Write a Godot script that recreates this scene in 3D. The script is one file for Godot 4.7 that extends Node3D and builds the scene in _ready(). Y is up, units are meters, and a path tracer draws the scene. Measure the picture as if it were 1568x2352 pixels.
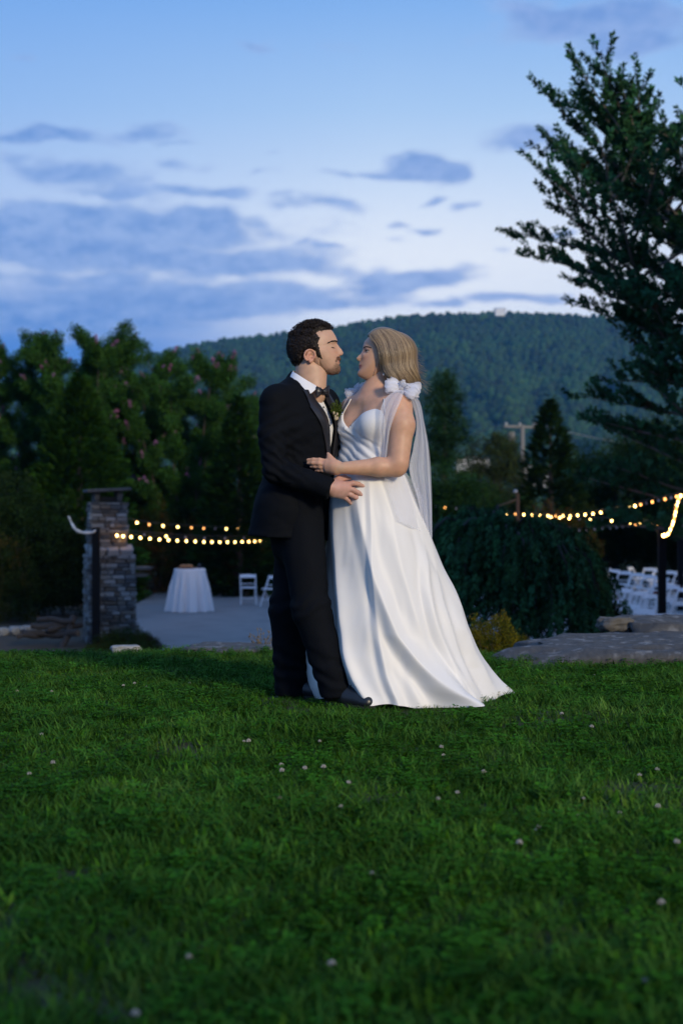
extends Node3D
# A couple embracing on a lawn at dusk, a terrace with string lights, trees and a wooded mountain behind them.
# Units are metres; the couple stands at the origin on the lawn (y = 0), the camera looks along -z.

const FOCAL := 3267.0
const CAM_Z := 6.8
const CAM_Y := 0.9
const TERRACE := -1.65

var rng := RandomNumberGenerator.new()
var nz := FastNoiseLite.new()
var mats := {}
var used_names := {}

# ---------------------------------------------------------------- mesh buffer
class MB:
	var v := PackedVector3Array()
	var c := PackedColorArray()
	var uv := PackedVector2Array()
	var idx := PackedInt32Array()
	var col := Color.WHITE
	func add(p: Vector3, t := Vector2.ZERO) -> int:
		v.append(p)
		c.append(col)
		uv.append(t)
		return v.size() - 1
	func tri(a: int, b: int, d: int) -> void:
		idx.append(a)
		idx.append(b)
		idx.append(d)
	func quad(a: int, b: int, d: int, e: int) -> void:
		tri(a, b, d)
		tri(a, d, e)
	func face(a: Vector3, b: Vector3, d: Vector3, e: Vector3) -> void:
		quad(add(a, Vector2(0, 0)), add(b, Vector2(1, 0)), add(d, Vector2(1, 1)), add(e, Vector2(0, 1)))
	func tube(pts: PackedVector3Array, rad: PackedFloat32Array, sides := 6, flat := 1.0, up := Vector3.UP) -> void:
		var n := pts.size()
		var base := v.size()
		var side := Vector3.ZERO
		for i in n:
			var t: Vector3 = (pts[mini(i + 1, n - 1)] - pts[maxi(i - 1, 0)]).normalized()
			if i == 0:
				side = t.cross(up)
				if side.length() < 0.05:
					side = t.cross(Vector3(1, 0, 0.3))
			side = (side - t * side.dot(t)).normalized()
			var nn := side.cross(t)
			for s in sides:
				var a := TAU * s / sides
				add(pts[i] + (side * cos(a) + nn * sin(a) * flat) * rad[i], Vector2(float(s) / sides, float(i) / (n - 1)))
		for i in n - 1:
			for s in sides:
				var s2 := (s + 1) % sides
				quad(base + i * sides + s, base + i * sides + s2, base + (i + 1) * sides + s2, base + (i + 1) * sides + s)
		var e0 := add(pts[0])
		var e1 := add(pts[n - 1])
		for s in sides:
			var s2 := (s + 1) % sides
			tri(e0, base + s2, base + s)
			tri(e1, base + (n - 1) * sides + s, base + (n - 1) * sides + s2)
	func rod(a: Vector3, b: Vector3, ra: float, rb: float, sides := 6) -> void:
		tube(PackedVector3Array([a, b]), PackedFloat32Array([ra, rb]), sides)
	func ball(ctr: Vector3, r: Vector3, nu := 12, nv := 8, bs := Basis.IDENTITY) -> void:
		var base := v.size()
		for j in nv + 1:
			for i in nu:
				var a := TAU * i / nu
				var b := PI * j / nv
				add(ctr + bs * (Vector3(sin(b) * cos(a), cos(b), sin(b) * sin(a)) * r), Vector2(float(i) / nu, float(j) / nv))
		for j in nv:
			for i in nu:
				var i2 := (i + 1) % nu
				quad(base + j * nu + i, base + j * nu + i2, base + (j + 1) * nu + i2, base + (j + 1) * nu + i)
	# a box with chamfered edges
	func box(xf: Transform3D, s: Vector3, bev := 0.0) -> void:
		var h := s * 0.5
		if bev <= 0.0:
			var q := []
			for k in 8:
				q.append(xf * Vector3(h.x if k & 1 else -h.x, h.y if k & 2 else -h.y, h.z if k & 4 else -h.z))
			face(q[4], q[6], q[7], q[5])
			face(q[0], q[1], q[3], q[2])
			face(q[1], q[5], q[7], q[3])
			face(q[0], q[2], q[6], q[4])
			face(q[2], q[3], q[7], q[6])
			face(q[0], q[4], q[5], q[1])
			return
		bev = minf(bev, minf(h.x, minf(h.y, h.z)) * 0.8)
		var b := Vector3(bev, bev, bev)
		var i := h - b
		var ax := [Vector3.RIGHT, Vector3.UP, Vector3.BACK]
		var rect := {}
		for a in 3:
			for sg in [-1, 1]:
				var u: int = (a + 1) % 3
				var w: int = (a + 2) % 3
				var pts := []
				for k in [[-1, -1], [1, -1], [1, 1], [-1, 1]]:
					pts.append(xf * (ax[a] * h[a] * sg + ax[u] * i[u] * k[0] + ax[w] * i[w] * k[1]))
				rect[[a, sg]] = pts
				if sg > 0:
					face(pts[0], pts[3], pts[2], pts[1])
				else:
					face(pts[0], pts[1], pts[2], pts[3])
		for a in 3:
			var u: int = (a + 1) % 3
			for sa in [-1, 1]:
				for su in [-1, 1]:
					var w: int = (a + 2) % 3
					var p := []
					for e in [-1, 1]:
						p.append(xf * (ax[a] * h[a] * sa + ax[u] * i[u] * su + ax[w] * i[w] * e))
					for e in [1, -1]:
						p.append(xf * (ax[a] * i[a] * sa + ax[u] * h[u] * su + ax[w] * i[w] * e))
					if sa * su > 0:
						face(p[0], p[1], p[2], p[3])
					else:
						face(p[3], p[2], p[1], p[0])
		for sx in [-1, 1]:
			for sy in [-1, 1]:
				for sz in [-1, 1]:
					var sv := Vector3(sx, sy, sz)
					var p0 := xf * (Vector3(h.x, i.y, i.z) * sv)
					var p1 := xf * (Vector3(i.x, h.y, i.z) * sv)
					var p2 := xf * (Vector3(i.x, i.y, h.z) * sv)
					tri(add(p0), add(p1), add(p2))
	func grid(nu: int, nv: int, f: Callable, wrap := false, colf = null) -> int:
		var base := v.size()
		var w := nu if wrap else nu + 1
		for j in nv + 1:
			for i in w:
				var t := Vector2(float(i) / nu, float(j) / nv)
				if colf != null:
					col = colf.call(t.x, t.y)
				add(f.call(t.x, t.y), t)
		for j in nv:
			for i in nu:
				var i2 := (i + 1) % w
				quad(base + j * w + i, base + j * w + i2, base + (j + 1) * w + i2, base + (j + 1) * w + i)
		return base
	func join(o: MB, xf := Transform3D.IDENTITY) -> void:
		var base := v.size()
		for p in o.v:
			v.append(xf * p)
		c.append_array(o.c)
		uv.append_array(o.uv)
		for k in o.idx:
			idx.append(base + k)
	func normals() -> PackedVector3Array:
		var n := PackedVector3Array()
		n.resize(v.size())
		for k in range(0, idx.size(), 3):
			var a := idx[k]
			var b := idx[k + 1]
			var d := idx[k + 2]
			var m := (v[d] - v[a]).cross(v[b] - v[a])
			n[a] += m
			n[b] += m
			n[d] += m
		for k in n.size():
			n[k] = n[k].normalized() if n[k].length_squared() > 1e-20 else Vector3.UP
		return n
	func displace(f: Callable) -> void:
		var n := normals()
		for k in v.size():
			v[k] += n[k] * float(f.call(v[k], n[k]))
	func commit() -> ArrayMesh:
		var arr := []
		arr.resize(Mesh.ARRAY_MAX)
		arr[Mesh.ARRAY_VERTEX] = v
		arr[Mesh.ARRAY_NORMAL] = normals()
		arr[Mesh.ARRAY_TEX_UV] = uv
		arr[Mesh.ARRAY_COLOR] = c
		arr[Mesh.ARRAY_INDEX] = idx
		var m := ArrayMesh.new()
		m.add_surface_from_arrays(Mesh.PRIMITIVE_TRIANGLES, arr)
		return m

# ---------------------------------------------------------------- distance field of joined tapered limbs, meshed as surface nets
class Field:
	var A := PackedVector3Array()
	var AB := PackedVector3Array()
	var IL := PackedFloat32Array()
	var RA := PackedFloat32Array()
	var RB := PackedFloat32Array()
	var K := PackedFloat32Array()
	var cut = null
	func limb(a: Vector3, ra: float, b: Vector3, rb: float, k := 0.03) -> void:
		A.append(a)
		AB.append(b - a)
		IL.append(1.0 / maxf((b - a).length_squared(), 1e-9))
		RA.append(ra)
		RB.append(rb - ra)
		K.append(k)
	func chain(pts: Array, rads: Array, k := 0.02) -> void:
		for i in pts.size() - 1:
			limb(pts[i], rads[i], pts[i + 1], rads[i + 1], k)
	func at(p: Vector3) -> float:
		var d := 10.0
		for i in A.size():
			var q := p - A[i]
			var t := clampf(q.dot(AB[i]) * IL[i], 0.0, 1.0)
			var e := (q - AB[i] * t).length() - RA[i] - RB[i] * t
			var k := K[i]
			var h := k - absf(d - e)
			d = minf(d, e)
			if h > 0.0:
				d -= h * h / k * 0.25
		return d
	func some(p: Vector3, act: PackedInt32Array) -> float:
		var d := 10.0
		for i in act:
			var q := p - A[i]
			var t := clampf(q.dot(AB[i]) * IL[i], 0.0, 1.0)
			var e := (q - AB[i] * t).length() - RA[i] - RB[i] * t
			var k := K[i]
			var h := k - absf(d - e)
			d = minf(d, e)
			if h > 0.0:
				d -= h * h / k * 0.25
		return d
	func mesh_into(mb: MB, cell: float) -> void:
		var lo := Vector3(1e9, 1e9, 1e9)
		var hi := -lo
		for i in A.size():
			var r := maxf(RA[i], RA[i] + RB[i]) + cell * 2.0
			var rr := Vector3(r, r, r)
			lo = lo.min(A[i] - rr).min(A[i] + AB[i] - rr)
			hi = hi.max(A[i] + rr).max(A[i] + AB[i] + rr)
		var bs := 4
		var nb := Vector3i(((hi - lo) / (cell * bs)).ceil())
		var n := nb * bs + Vector3i.ONE
		var val := PackedFloat32Array()
		val.resize(n.x * n.y * n.z)
		val.fill(10.0)
		var ids := PackedInt32Array()
		ids.resize(val.size())
		ids.fill(-1)
		var sy := n.x
		var sz := n.x * n.y
		var half := cell * bs * 0.5
		var diag := half * 1.7321
		var blocks: Array[Vector3i] = []
		for bz in nb.z:
			for by in nb.y:
				for bx in nb.x:
					var ctr := lo + Vector3(bx, by, bz) * cell * bs + Vector3(half, half, half)
					var d0 := 10.0
					var ds := PackedFloat32Array()
					for i in A.size():
						var q := ctr - A[i]
						var t := clampf(q.dot(AB[i]) * IL[i], 0.0, 1.0)
						var e := (q - AB[i] * t).length() - RA[i] - RB[i] * t
						ds.append(e)
						d0 = minf(d0, e)
					if d0 > diag + cell + 0.045 or d0 < -diag - 0.12:
						if d0 < 0.0:
							for z in bs + 1:
								for y in bs + 1:
									for x in bs + 1:
										var w := (bx * bs + x) + (by * bs + y) * sy + (bz * bs + z) * sz
										if val[w] > 9.0:
											val[w] = -1.0
						continue
					var act := PackedInt32Array()
					for i in A.size():
						if ds[i] < maxf(d0, 0.0) + 2.0 * diag + K[i] + 0.02:
							act.append(i)
					var true_d := some(ctr, act)
					if true_d > diag * 1.1:
						continue
					if cut == null and true_d < -diag * 1.1:
						for z in bs + 1:
							for y in bs + 1:
								for x in bs + 1:
									var w := (bx * bs + x) + (by * bs + y) * sy + (bz * bs + z) * sz
									if val[w] > 9.0:
										val[w] = -1.0
						continue
					blocks.append(Vector3i(bx, by, bz))
					for z in bs + 1:
						for y in bs + 1:
							for x in bs + 1:
								var w := (bx * bs + x) + (by * bs + y) * sy + (bz * bs + z) * sz
								var p := lo + Vector3(bx * bs + x, by * bs + y, bz * bs + z) * cell
								var d := some(p, act)
								if cut != null:
									d = cut.call(p, d)
								val[w] = d
		var offs := [0, 1, sy, sy + 1, sz, sz + 1, sz + sy, sz + sy + 1]
		var edges := [[0, 1], [2, 3], [4, 5], [6, 7], [0, 2], [1, 3], [4, 6], [5, 7], [0, 4], [1, 5], [2, 6], [3, 7]]
		for b in blocks:
			for z in bs:
				for y in bs:
					for x in bs:
						var cx := b.x * bs + x
						var cy := b.y * bs + y
						var cz := b.z * bs + z
						var w := cx + cy * sy + cz * sz
						var neg := 0
						for o in offs:
							if val[w + o] < 0.0:
								neg += 1
						if neg == 0 or neg == 8:
							continue
						var s := Vector3.ZERO
						var cnt := 0
						for e in edges:
							var va: float = val[w + offs[e[0]]]
							var vb: float = val[w + offs[e[1]]]
							if (va < 0.0) != (vb < 0.0):
								var t := va / (va - vb)
								var pa := Vector3(e[0] & 1, (e[0] >> 1) & 1, e[0] >> 2)
								var pb := Vector3(e[1] & 1, (e[1] >> 1) & 1, e[1] >> 2)
								s += pa.lerp(pb, clampf(t, 0.02, 0.98))
								cnt += 1
						ids[w] = mb.add(lo + (Vector3(cx, cy, cz) + s / cnt) * cell)
		for b in blocks:
			for z in bs:
				for y in bs:
					for x in bs:
						var w := (b.x * bs + x) + (b.y * bs + y) * sy + (b.z * bs + z) * sz
						if ids[w] < 0:
							continue
						var inside := val[w] < 0.0
						for a in 3:
							var st: int = [1, sy, sz][a]
							if (val[w + st] < 0.0) == inside:
								continue
							var u: int = [sy, sz, 1][a]
							var t: int = [sz, 1, sy][a]
							if w - u - t < 0:
								continue
							var q0 := ids[w]
							var q1 := ids[w - u]
							var q2 := ids[w - u - t]
							var q3 := ids[w - t]
							if q0 < 0 or q1 < 0 or q2 < 0 or q3 < 0:
								continue
							if inside:
								mb.quad(q0, q3, q2, q1)
							else:
								mb.quad(q0, q1, q2, q3)

# ---------------------------------------------------------------- scene helpers
func at(px: float, py: float, d: float) -> Vector3:
	return Vector3((px - 784.0) / FOCAL * d, CAM_Y + (1176.0 - py) / FOCAL * d, CAM_Z - d)

func lin(r: float, g: float, b: float, a := 1.0) -> Color:
	var c := Color(r, g, b).linear_to_srgb()
	c.a = a
	return c

func numbered(called: String) -> String:
	var k: int = used_names.get(called, 0)
	used_names[called] = k + 1
	return called if k == 0 else "%s_%03d" % [called, k]

func obj(called: String, mesh: Mesh, m: Material, parent: Node = null) -> MeshInstance3D:
	var o := MeshInstance3D.new()
	o.mesh = mesh
	o.material_override = m
	if parent == null:
		o.name = numbered(called)
		add_child(o, true)
	else:
		var k := 0
		var nm := called
		while parent.has_node(NodePath(nm)):
			k += 1
			nm = "%s_%03d" % [called, k]
		o.name = nm
		parent.add_child(o, true)
	return o

func piece(called: String, k: int, mesh: Mesh, m: Material, parent: Node) -> MeshInstance3D:
	var o := MeshInstance3D.new()
	o.mesh = mesh
	o.material_override = m
	o.name = called if k == 0 else "%s_%03d" % [called, k]
	parent.add_child(o, true)
	return o

func tag(o: Node, label: String, category: String, group := "") -> Node:
	o.set_meta("label", label)
	o.set_meta("category", category)
	if group:
		o.set_meta("group", group)
	return o

func thing(called: String, label: String, category: String, where := Vector3.ZERO, group := "") -> Node3D:
	var o := Node3D.new()
	o.name = numbered(called)
	add_child(o, true)
	o.position = where
	tag(o, label, category, group)
	return o

func struct(called: String, mesh: Mesh, m: Material) -> MeshInstance3D:
	var o := obj(called, mesh, m)
	o.set_meta("kind", "structure")
	return o

func copies(called: String, mesh: Mesh, m: Material, xf: Array, cols: Array, parent: Node = null) -> MultiMeshInstance3D:
	var mm := MultiMesh.new()
	mm.transform_format = MultiMesh.TRANSFORM_3D
	mm.use_colors = cols.size() > 0
	mm.mesh = mesh
	mm.instance_count = xf.size()
	for k in xf.size():
		mm.set_instance_transform(k, xf[k])
		if cols.size():
			mm.set_instance_color(k, cols[k])
	var o := MultiMeshInstance3D.new()
	o.multimesh = mm
	o.material_override = m
	o.set_meta("kind", "stuff")
	if parent == null:
		o.name = numbered(called)
		add_child(o, true)
	else:
		o.name = called
		parent.add_child(o, true)
	return o

func mat(called: String, col: Color, rough: float, opt := {}) -> StandardMaterial3D:
	if mats.has(called):
		return mats[called]
	var m := StandardMaterial3D.new()
	m.resource_name = called
	m.albedo_color = col
	m.roughness = rough
	for k in opt:
		m.set(k, opt[k])
	mats[called] = m
	return m

func noise_tex(freq: float, cols: Array, sd: int, as_normal := false, oct := 4, kind := FastNoiseLite.TYPE_SIMPLEX_SMOOTH, size := 512) -> NoiseTexture2D:
	var n := FastNoiseLite.new()
	n.seed = sd
	n.noise_type = kind
	n.frequency = freq
	n.fractal_octaves = oct
	var t := NoiseTexture2D.new()
	t.width = size
	t.height = size
	t.seamless = true
	t.noise = n
	if as_normal:
		t.as_normal_map = true
		t.bump_strength = 6.0
	elif cols.size():
		var g := Gradient.new()
		var offs := PackedFloat32Array()
		for k in cols.size():
			offs.append(float(k) / (cols.size() - 1))
		g.offsets = offs
		g.colors = PackedColorArray(cols)
		t.color_ramp = g
	return t

func look(tab: Array, x: float) -> float:
	# linear look-up in a table of [x, value] pairs sorted by x
	if x <= tab[0][0]:
		return tab[0][1]
	for i in tab.size() - 1:
		if x <= tab[i + 1][0]:
			var t: float = (x - tab[i][0]) / (tab[i + 1][0] - tab[i][0])
			return lerpf(tab[i][1], tab[i + 1][1], t)
	return tab[-1][1]

func look_smooth(tab: Array, x: float, col := 1) -> float:
	var n := tab.size()
	if x <= tab[0][0]:
		return tab[0][col]
	if x >= tab[n - 1][0]:
		return tab[n - 1][col]
	for i in n - 1:
		if x <= tab[i + 1][0]:
			var t: float = (x - tab[i][0]) / (tab[i + 1][0] - tab[i][0])
			return cubic_interpolate(tab[i][col], tab[i + 1][col], tab[maxi(i - 1, 0)][col], tab[mini(i + 2, n - 1)][col], t)
	return tab[n - 1][col]

func spline(pts: Array, t: float) -> Vector3:
	var n := pts.size()
	var f := clampf(t, 0.0, 1.0) * (n - 1)
	var i := mini(int(f), n - 2)
	var a: Vector3 = pts[i]
	var b: Vector3 = pts[i + 1]
	return a.cubic_interpolate(b, pts[maxi(i - 1, 0)], pts[mini(i + 2, n - 1)], f - i)

func ground_y(x: float, z: float) -> float:
	# the lawn, its crest behind the couple, the slope down to the terrace and the valley beyond
	var crest := -2.5 + 0.35 * nz.get_noise_2d(x * 0.35, 7.0) + clampf(x, 0.0, 4.0) * 0.16
	var y := 0.025 * nz.get_noise_2d(x * 0.5, z * 0.5) + 0.012 * nz.get_noise_2d(x * 2.0, z * 2.0)
	y -= 0.02 * maxf(0.0, -z)
	y += TERRACE * smoothstep(crest, crest - 7.0, z)
	y = maxf(y, TERRACE)
	y -= 16.0 * smoothstep(-48.0, -260.0, z)
	return y

# ---------------------------------------------------------------- the scene
func _ready() -> void:
	rng.seed = 11
	nz.seed = 4
	nz.frequency = 1.0
	nz.fractal_octaves = 2
	set_camera()
	set_sky()
	set_sun()
	build_ground()
	build_mountain()
	build_patio()
	build_fireplace()
	build_trees()
	build_hedges()
	build_rocks()
	build_people()
	build_furniture()
	build_lights()
	build_lawn()

func set_camera() -> void:
	var cam := Camera3D.new()
	cam.name = "camera"
	add_child(cam, true)
	cam.position = Vector3(0, CAM_Y, CAM_Z)
	cam.near = 0.05
	cam.far = 6000.0
	var ph := CameraAttributesPhysical.new()
	ph.frustum_focal_length = 48.611
	ph.frustum_near = 0.05
	ph.frustum_far = 6000.0
	ph.frustum_focus_distance = 6.68
	ph.exposure_aperture = 2.6
	cam.attributes = ph
	cam.fov = rad_to_deg(2.0 * atan(0.36))
	cam.current = true

const CLOUDS := [   # across, down, half width, half height as drawn on the view, strength
	[300, 520, 330, 44, 1.0], [90, 500, 180, 34, 0.8], [520, 500, 130, 24, 0.7], [60, 560, 240, 40, 0.9], [430, 600, 330, 40, 0.75], [640, 615, 170, 22, 0.8], [150, 640, 340, 34, 0.55],
	[250, 590, 420, 62, 0.62], [380, 690, 430, 46, 0.72], [60, 540, 240, 50, 0.8], [480, 665, 330, 26, 0.7], [100, 735, 330, 40, 1.0], [420, 720, 260, 30, 0.8], [760, 690, 170, 26, 0.75], [915, 640, 150, 24, 1.1], [1000, 632, 60, 14, 0.7], [840, 660, 120, 22, 0.9],
	[80, 310, 130, 20, 0.95], [330, 302, 100, 12, 0.65], [410, 322, 50, 8, 0.5], [170, 400, 170, 34, 0.62], [250, 440, 130, 22, 0.62], [480, 440, 105, 18, 0.72], [390, 380, 60, 16, 0.5], [40, 370, 90, 26, 0.5],
	[985, 388, 105, 29, 1.35], [1060, 395, 40, 22, 0.9], [860, 402, 110, 12, 0.62], [740, 474, 95, 20, 0.66], [700, 450, 50, 12, 0.5], [975, 449, 55, 11, 0.62], [1080, 470, 60, 9, 0.45],
	[945, 530, 34, 10, 0.72], [885, 513, 26, 9, 0.6], [760, 578, 40, 9, 0.6], [710, 566, 30, 8, 0.55], [1190, 688, 100, 16, 0.85], [1240, 672, 40, 10, 0.6], [1040, 702, 70, 14, 0.75],
	[1190, 322, 90, 20, 0.85], [1280, 345, 60, 16, 0.6], [1290, 541, 46, 11, 0.7], [1370, 50, 200, 46, 1.15], [1480, 95, 130, 34, 1.05], [1230, 30, 90, 22, 0.6], [605, 100, 50, 9, 0.45], [745, 120, 70, 10, 0.36],
	[625, 352, 36, 8, 0.45], [620, 400, 60, 8, 0.45], [40, 137, 60, 9, 0.5], [860, 552, 60, 10, 0.4], [1170, 572, 30, 8, 0.4],
]
const CLEAR := [[100, [0.66, 0.77, 0.97]], [150, [0.78, 0.86, 1.0]], [178, [0.80, 0.88, 1.0]], [219, [0.64, 0.78, 0.99]], [276, [0.42, 0.63, 0.94]], [345, [0.24, 0.47, 0.89]], [500, [0.15, 0.36, 0.80]], [1571, [0.06, 0.17, 0.50]]]
var sky_noise := FastNoiseLite.new()
var sky_blobs := []

func sky_color(az: float, el: float) -> Color:
	# az: right of the view, el: above the horizon, both in thousandths of a radian
	var e := maxf(el, 0.0)
	var c := Color.WHITE
	for i in CLEAR.size() - 1:
		if e <= CLEAR[i + 1][0] or i == CLEAR.size() - 2:
			var t := clampf((e - CLEAR[i][0]) / (CLEAR[i + 1][0] - CLEAR[i][0]), 0.0, 1.0)
			var a0: Array = CLEAR[i][1]
			var a1: Array = CLEAR[i + 1][1]
			c = Color(lerpf(a0[0], a1[0], t), lerpf(a0[1], a1[1], t), lerpf(a0[2], a1[2], t))
			break
	# away from the afterglow the sky is deeper, most of all low down
	var away := clampf((absf(az - 90.0) - 60.0) / 330.0, 0.0, 1.0)
	away = maxf(away * 0.9, smoothstep(300.0, 1500.0, absf(az - 90.0)))
	c = c.lerp(Color(0.13, 0.35, 0.84), away * 0.5)
	c = c.lerp(Color(0.92, 0.97, 1.06), 0.42 * exp(-pow((az - 60.0) / 120.0, 2.0) - pow((e - 165.0) / 50.0, 2.0)))
	var low := smoothstep(175.0, 110.0, e) * smoothstep(20.0, -180.0, az) if az < 20.0 else 0.0
	c = c.lerp(Color(0.055, 0.235, 0.70), low * 0.9)
	var wx := sky_noise.get_noise_2d(az * 1.3, e * 3.0) * 26.0
	var wy := sky_noise.get_noise_2d(az * 1.3 + 900.0, e * 3.0) * 9.0
	var v := 0.0
	if absf(az) < 420.0 and e < 480.0:
		for k in sky_blobs:
			var dx: float = (az + wx - k[0]) / k[2]
			if dx > 2.0 or dx < -2.0:
				continue
			var dy: float = (e + wy - k[1]) / k[3]
			if dy < 0.0:
				dy *= 1.2
			if dy > 2.0 or dy < -2.0:
				continue
			v = maxf(v, k[4] * exp(-(dx * dx + dy * dy) * 0.9)) + 0.25 * k[4] * exp(-(dx * dx + dy * dy) * 1.2)
	var far := clampf(smoothstep(250.0, 420.0, absf(az)) + smoothstep(370.0, 520.0, e), 0.0, 1.0)
	if far > 0.0:
		v += far * clampf(0.30 + 1.1 * sky_noise.get_noise_2d(az * 0.3 + 300.0, e * 1.0), 0.0, 0.9)
	var n1 := sky_noise.get_noise_2d(az * 2.0 + 50.0, e * 4.4)
	var n2 := sky_noise.get_noise_2d(az * 5.5 + 70.0, e * 10.0)
	var n := n1 * 0.75 + n2 * 0.25
	var a := smoothstep(0.12, 0.85, v + n * 0.62 * smoothstep(0.02, 0.3, v))
	var body := clampf(0.45 + n2 * 0.55 + n1 * 0.75 + 0.25 * sky_noise.get_noise_2d(az * 14.0, e * 34.0), 0.0, 1.0)
	var dark := Color(0.125, 0.29, 0.69).lerp(Color(0.33, 0.49, 0.85), body * 0.8)
	dark = dark.lerp(Color(0.34, 0.45, 0.78), smoothstep(-60.0, 160.0, az) * 0.25)
	var edge := a * (1.0 - a) * 4.0
	c = c.lerp(Color(0.66, 0.74, 0.95), edge * 0.14)
	return c.lerp(dark, a * 0.86)

func set_sky() -> void:
	sky_noise.seed = 21
	sky_noise.frequency = 0.008
	sky_noise.fractal_octaves = 4
	for k in CLOUDS:
		var ca := atan((k[0] - 784.0) / FOCAL)
		sky_blobs.append([ca * 1000.0, atan((1176.0 - k[1]) / FOCAL * cos(ca)) * 1000.0, k[2] / 3.267, k[3] / 3.267, k[4]])
	var W := 768
	var H := 384
	var low := Image.create_empty(W, H, false, Image.FORMAT_RGBF)
	for j in H:
		var el := (0.5 - (j + 0.5) / H) * PI * 1000.0
		if el < -20.0:
			low.fill_rect(Rect2i(0, j, W, H - j), Color(0.10, 0.16, 0.25))
			break
		for i in W:
			var az := (i + 0.5) / W * TAU
			if az > PI:
				az -= TAU
			low.set_pixel(i, j, sky_color(az * 1000.0, el))
	low.resize(4096, 2048, Image.INTERPOLATE_BILINEAR)
	var px_rad := TAU / 4096.0
	for j in range(1024 - int(0.56 / px_rad), 1024 + 6):
		var el := (1024 - j - 0.5) * px_rad
		for i in range(-230, 230):
			var az := (i + 0.5) * px_rad
			var k := clampf(minf((230.0 - absf(i)) / 40.0, (0.56 - el) / 0.08), 0.0, 1.0)
			var ii := (i + 4096) % 4096
			var c := sky_color(az * 1000.0, el * 1000.0)
			if k < 1.0:
				c = low.get_pixel(ii, j).lerp(c, k)
			low.set_pixel(ii, j, c)
	var pan := PanoramaSkyMaterial.new()
	pan.panorama = ImageTexture.create_from_image(low)
	var sky := Sky.new()
	sky.sky_material = pan
	var env := Environment.new()
	env.background_mode = Environment.BG_SKY
	env.sky = sky
	env.background_energy_multiplier = 1.0
	env.tonemap_mode = Environment.TONE_MAPPER_LINEAR
	env.tonemap_exposure = 1.0
	env.sdfgi_enabled = true
	env.ssao_enabled = true
	env.ssil_enabled = true
	env.fog_enabled = true
	env.fog_density = 0.00012
	env.fog_light_color = Color(0.40, 0.71, 1.0)
	var we := WorldEnvironment.new()
	we.name = "world_environment"
	we.environment = env
	add_child(we, true)

func set_sun() -> void:
	var sun := DirectionalLight3D.new()
	sun.name = "sun"
	sun.light_color = Color(1.0, 0.925, 0.79)
	sun.light_energy = 0.86
	sun.light_angular_distance = 9.0
	sun.shadow_enabled = true
	add_child(sun, true)
	sun.look_at_from_position(Vector3.ZERO, -Vector3(0.50, 0.36, 0.79))

# ---------------------------------------------------------------- ground, mountain, patio
func build_ground() -> void:
	var mb := MB.new()
	var nr := 90
	var na := 120
	var rings := []
	for i in nr + 1:
		rings.append(0.3 * pow(1.115, i) - 0.3 + i * 0.09)
	for i in nr + 1:
		for a in na:
			var t := TAU * a / na
			var x: float = rings[i] * cos(t)
			var z: float = 1.0 + rings[i] * sin(t)
			var y := ground_y(x, z)
			if rings[i] > 600.0:
				y -= 4.0
			var lawn := 1.0 - smoothstep(-6.5, -8.5, z)
			var n := 0.5 + 0.5 * nz.get_noise_2d(x * 3.0, z * 3.0)
			var soil := Color(0.030, 0.022, 0.014).lerp(Color(0.055, 0.045, 0.028), n)
			var grass := Color(0.022, 0.045, 0.010).lerp(Color(0.035, 0.035, 0.015), n)
			mb.col = soil.lerp(grass, maxf(lawn * 0.6, 0.9 * smoothstep(7.0, 9.0, absf(x + 0.5)) + 0.5 * smoothstep(-40.0, -44.0, z))).linear_to_srgb()
			if z < -55.0:
				mb.col = Color(0.03, 0.06, 0.018).linear_to_srgb()
			mb.add(Vector3(x, y, z), Vector2(x, z))
	for i in nr:
		for a in na:
			var a2 := (a + 1) % na
			mb.quad(i * na + a, i * na + a2, (i + 1) * na + a2, (i + 1) * na + a)
	var m := mat("soil", Color.WHITE, 0.95, {"vertex_color_use_as_albedo": true, "vertex_color_is_srgb": true})
	struct("ground", mb.commit(), m)

const RIDGE := [[-1500, 1010], [-900, 960], [-300, 930], [0, 880], [200, 836], [330, 806], [400, 796], [440, 784], [540, 768], [600, 763], [655, 757], [760, 744], [850, 727], [960, 715], [1070, 711], [1150, 711], [1350, 717], [1500, 732], [1700, 760], [2100, 850], [2700, 960]]

func mountain_point(px: float, t: float) -> Vector3:
	var top := look(RIDGE, px) + 10.0
	var d := lerpf(1750.0, 520.0, pow(t, 0.9)) + 110.0 * nz.get_noise_2d(px * 0.006, t * 2.0 + 9.0) * sin(PI * t)
	# a rise that is steeper under its rim, as a plateau edge is
	var py := lerpf(top, 1215.0, pow(t, 0.82))
	return at(px, py, d)

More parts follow.
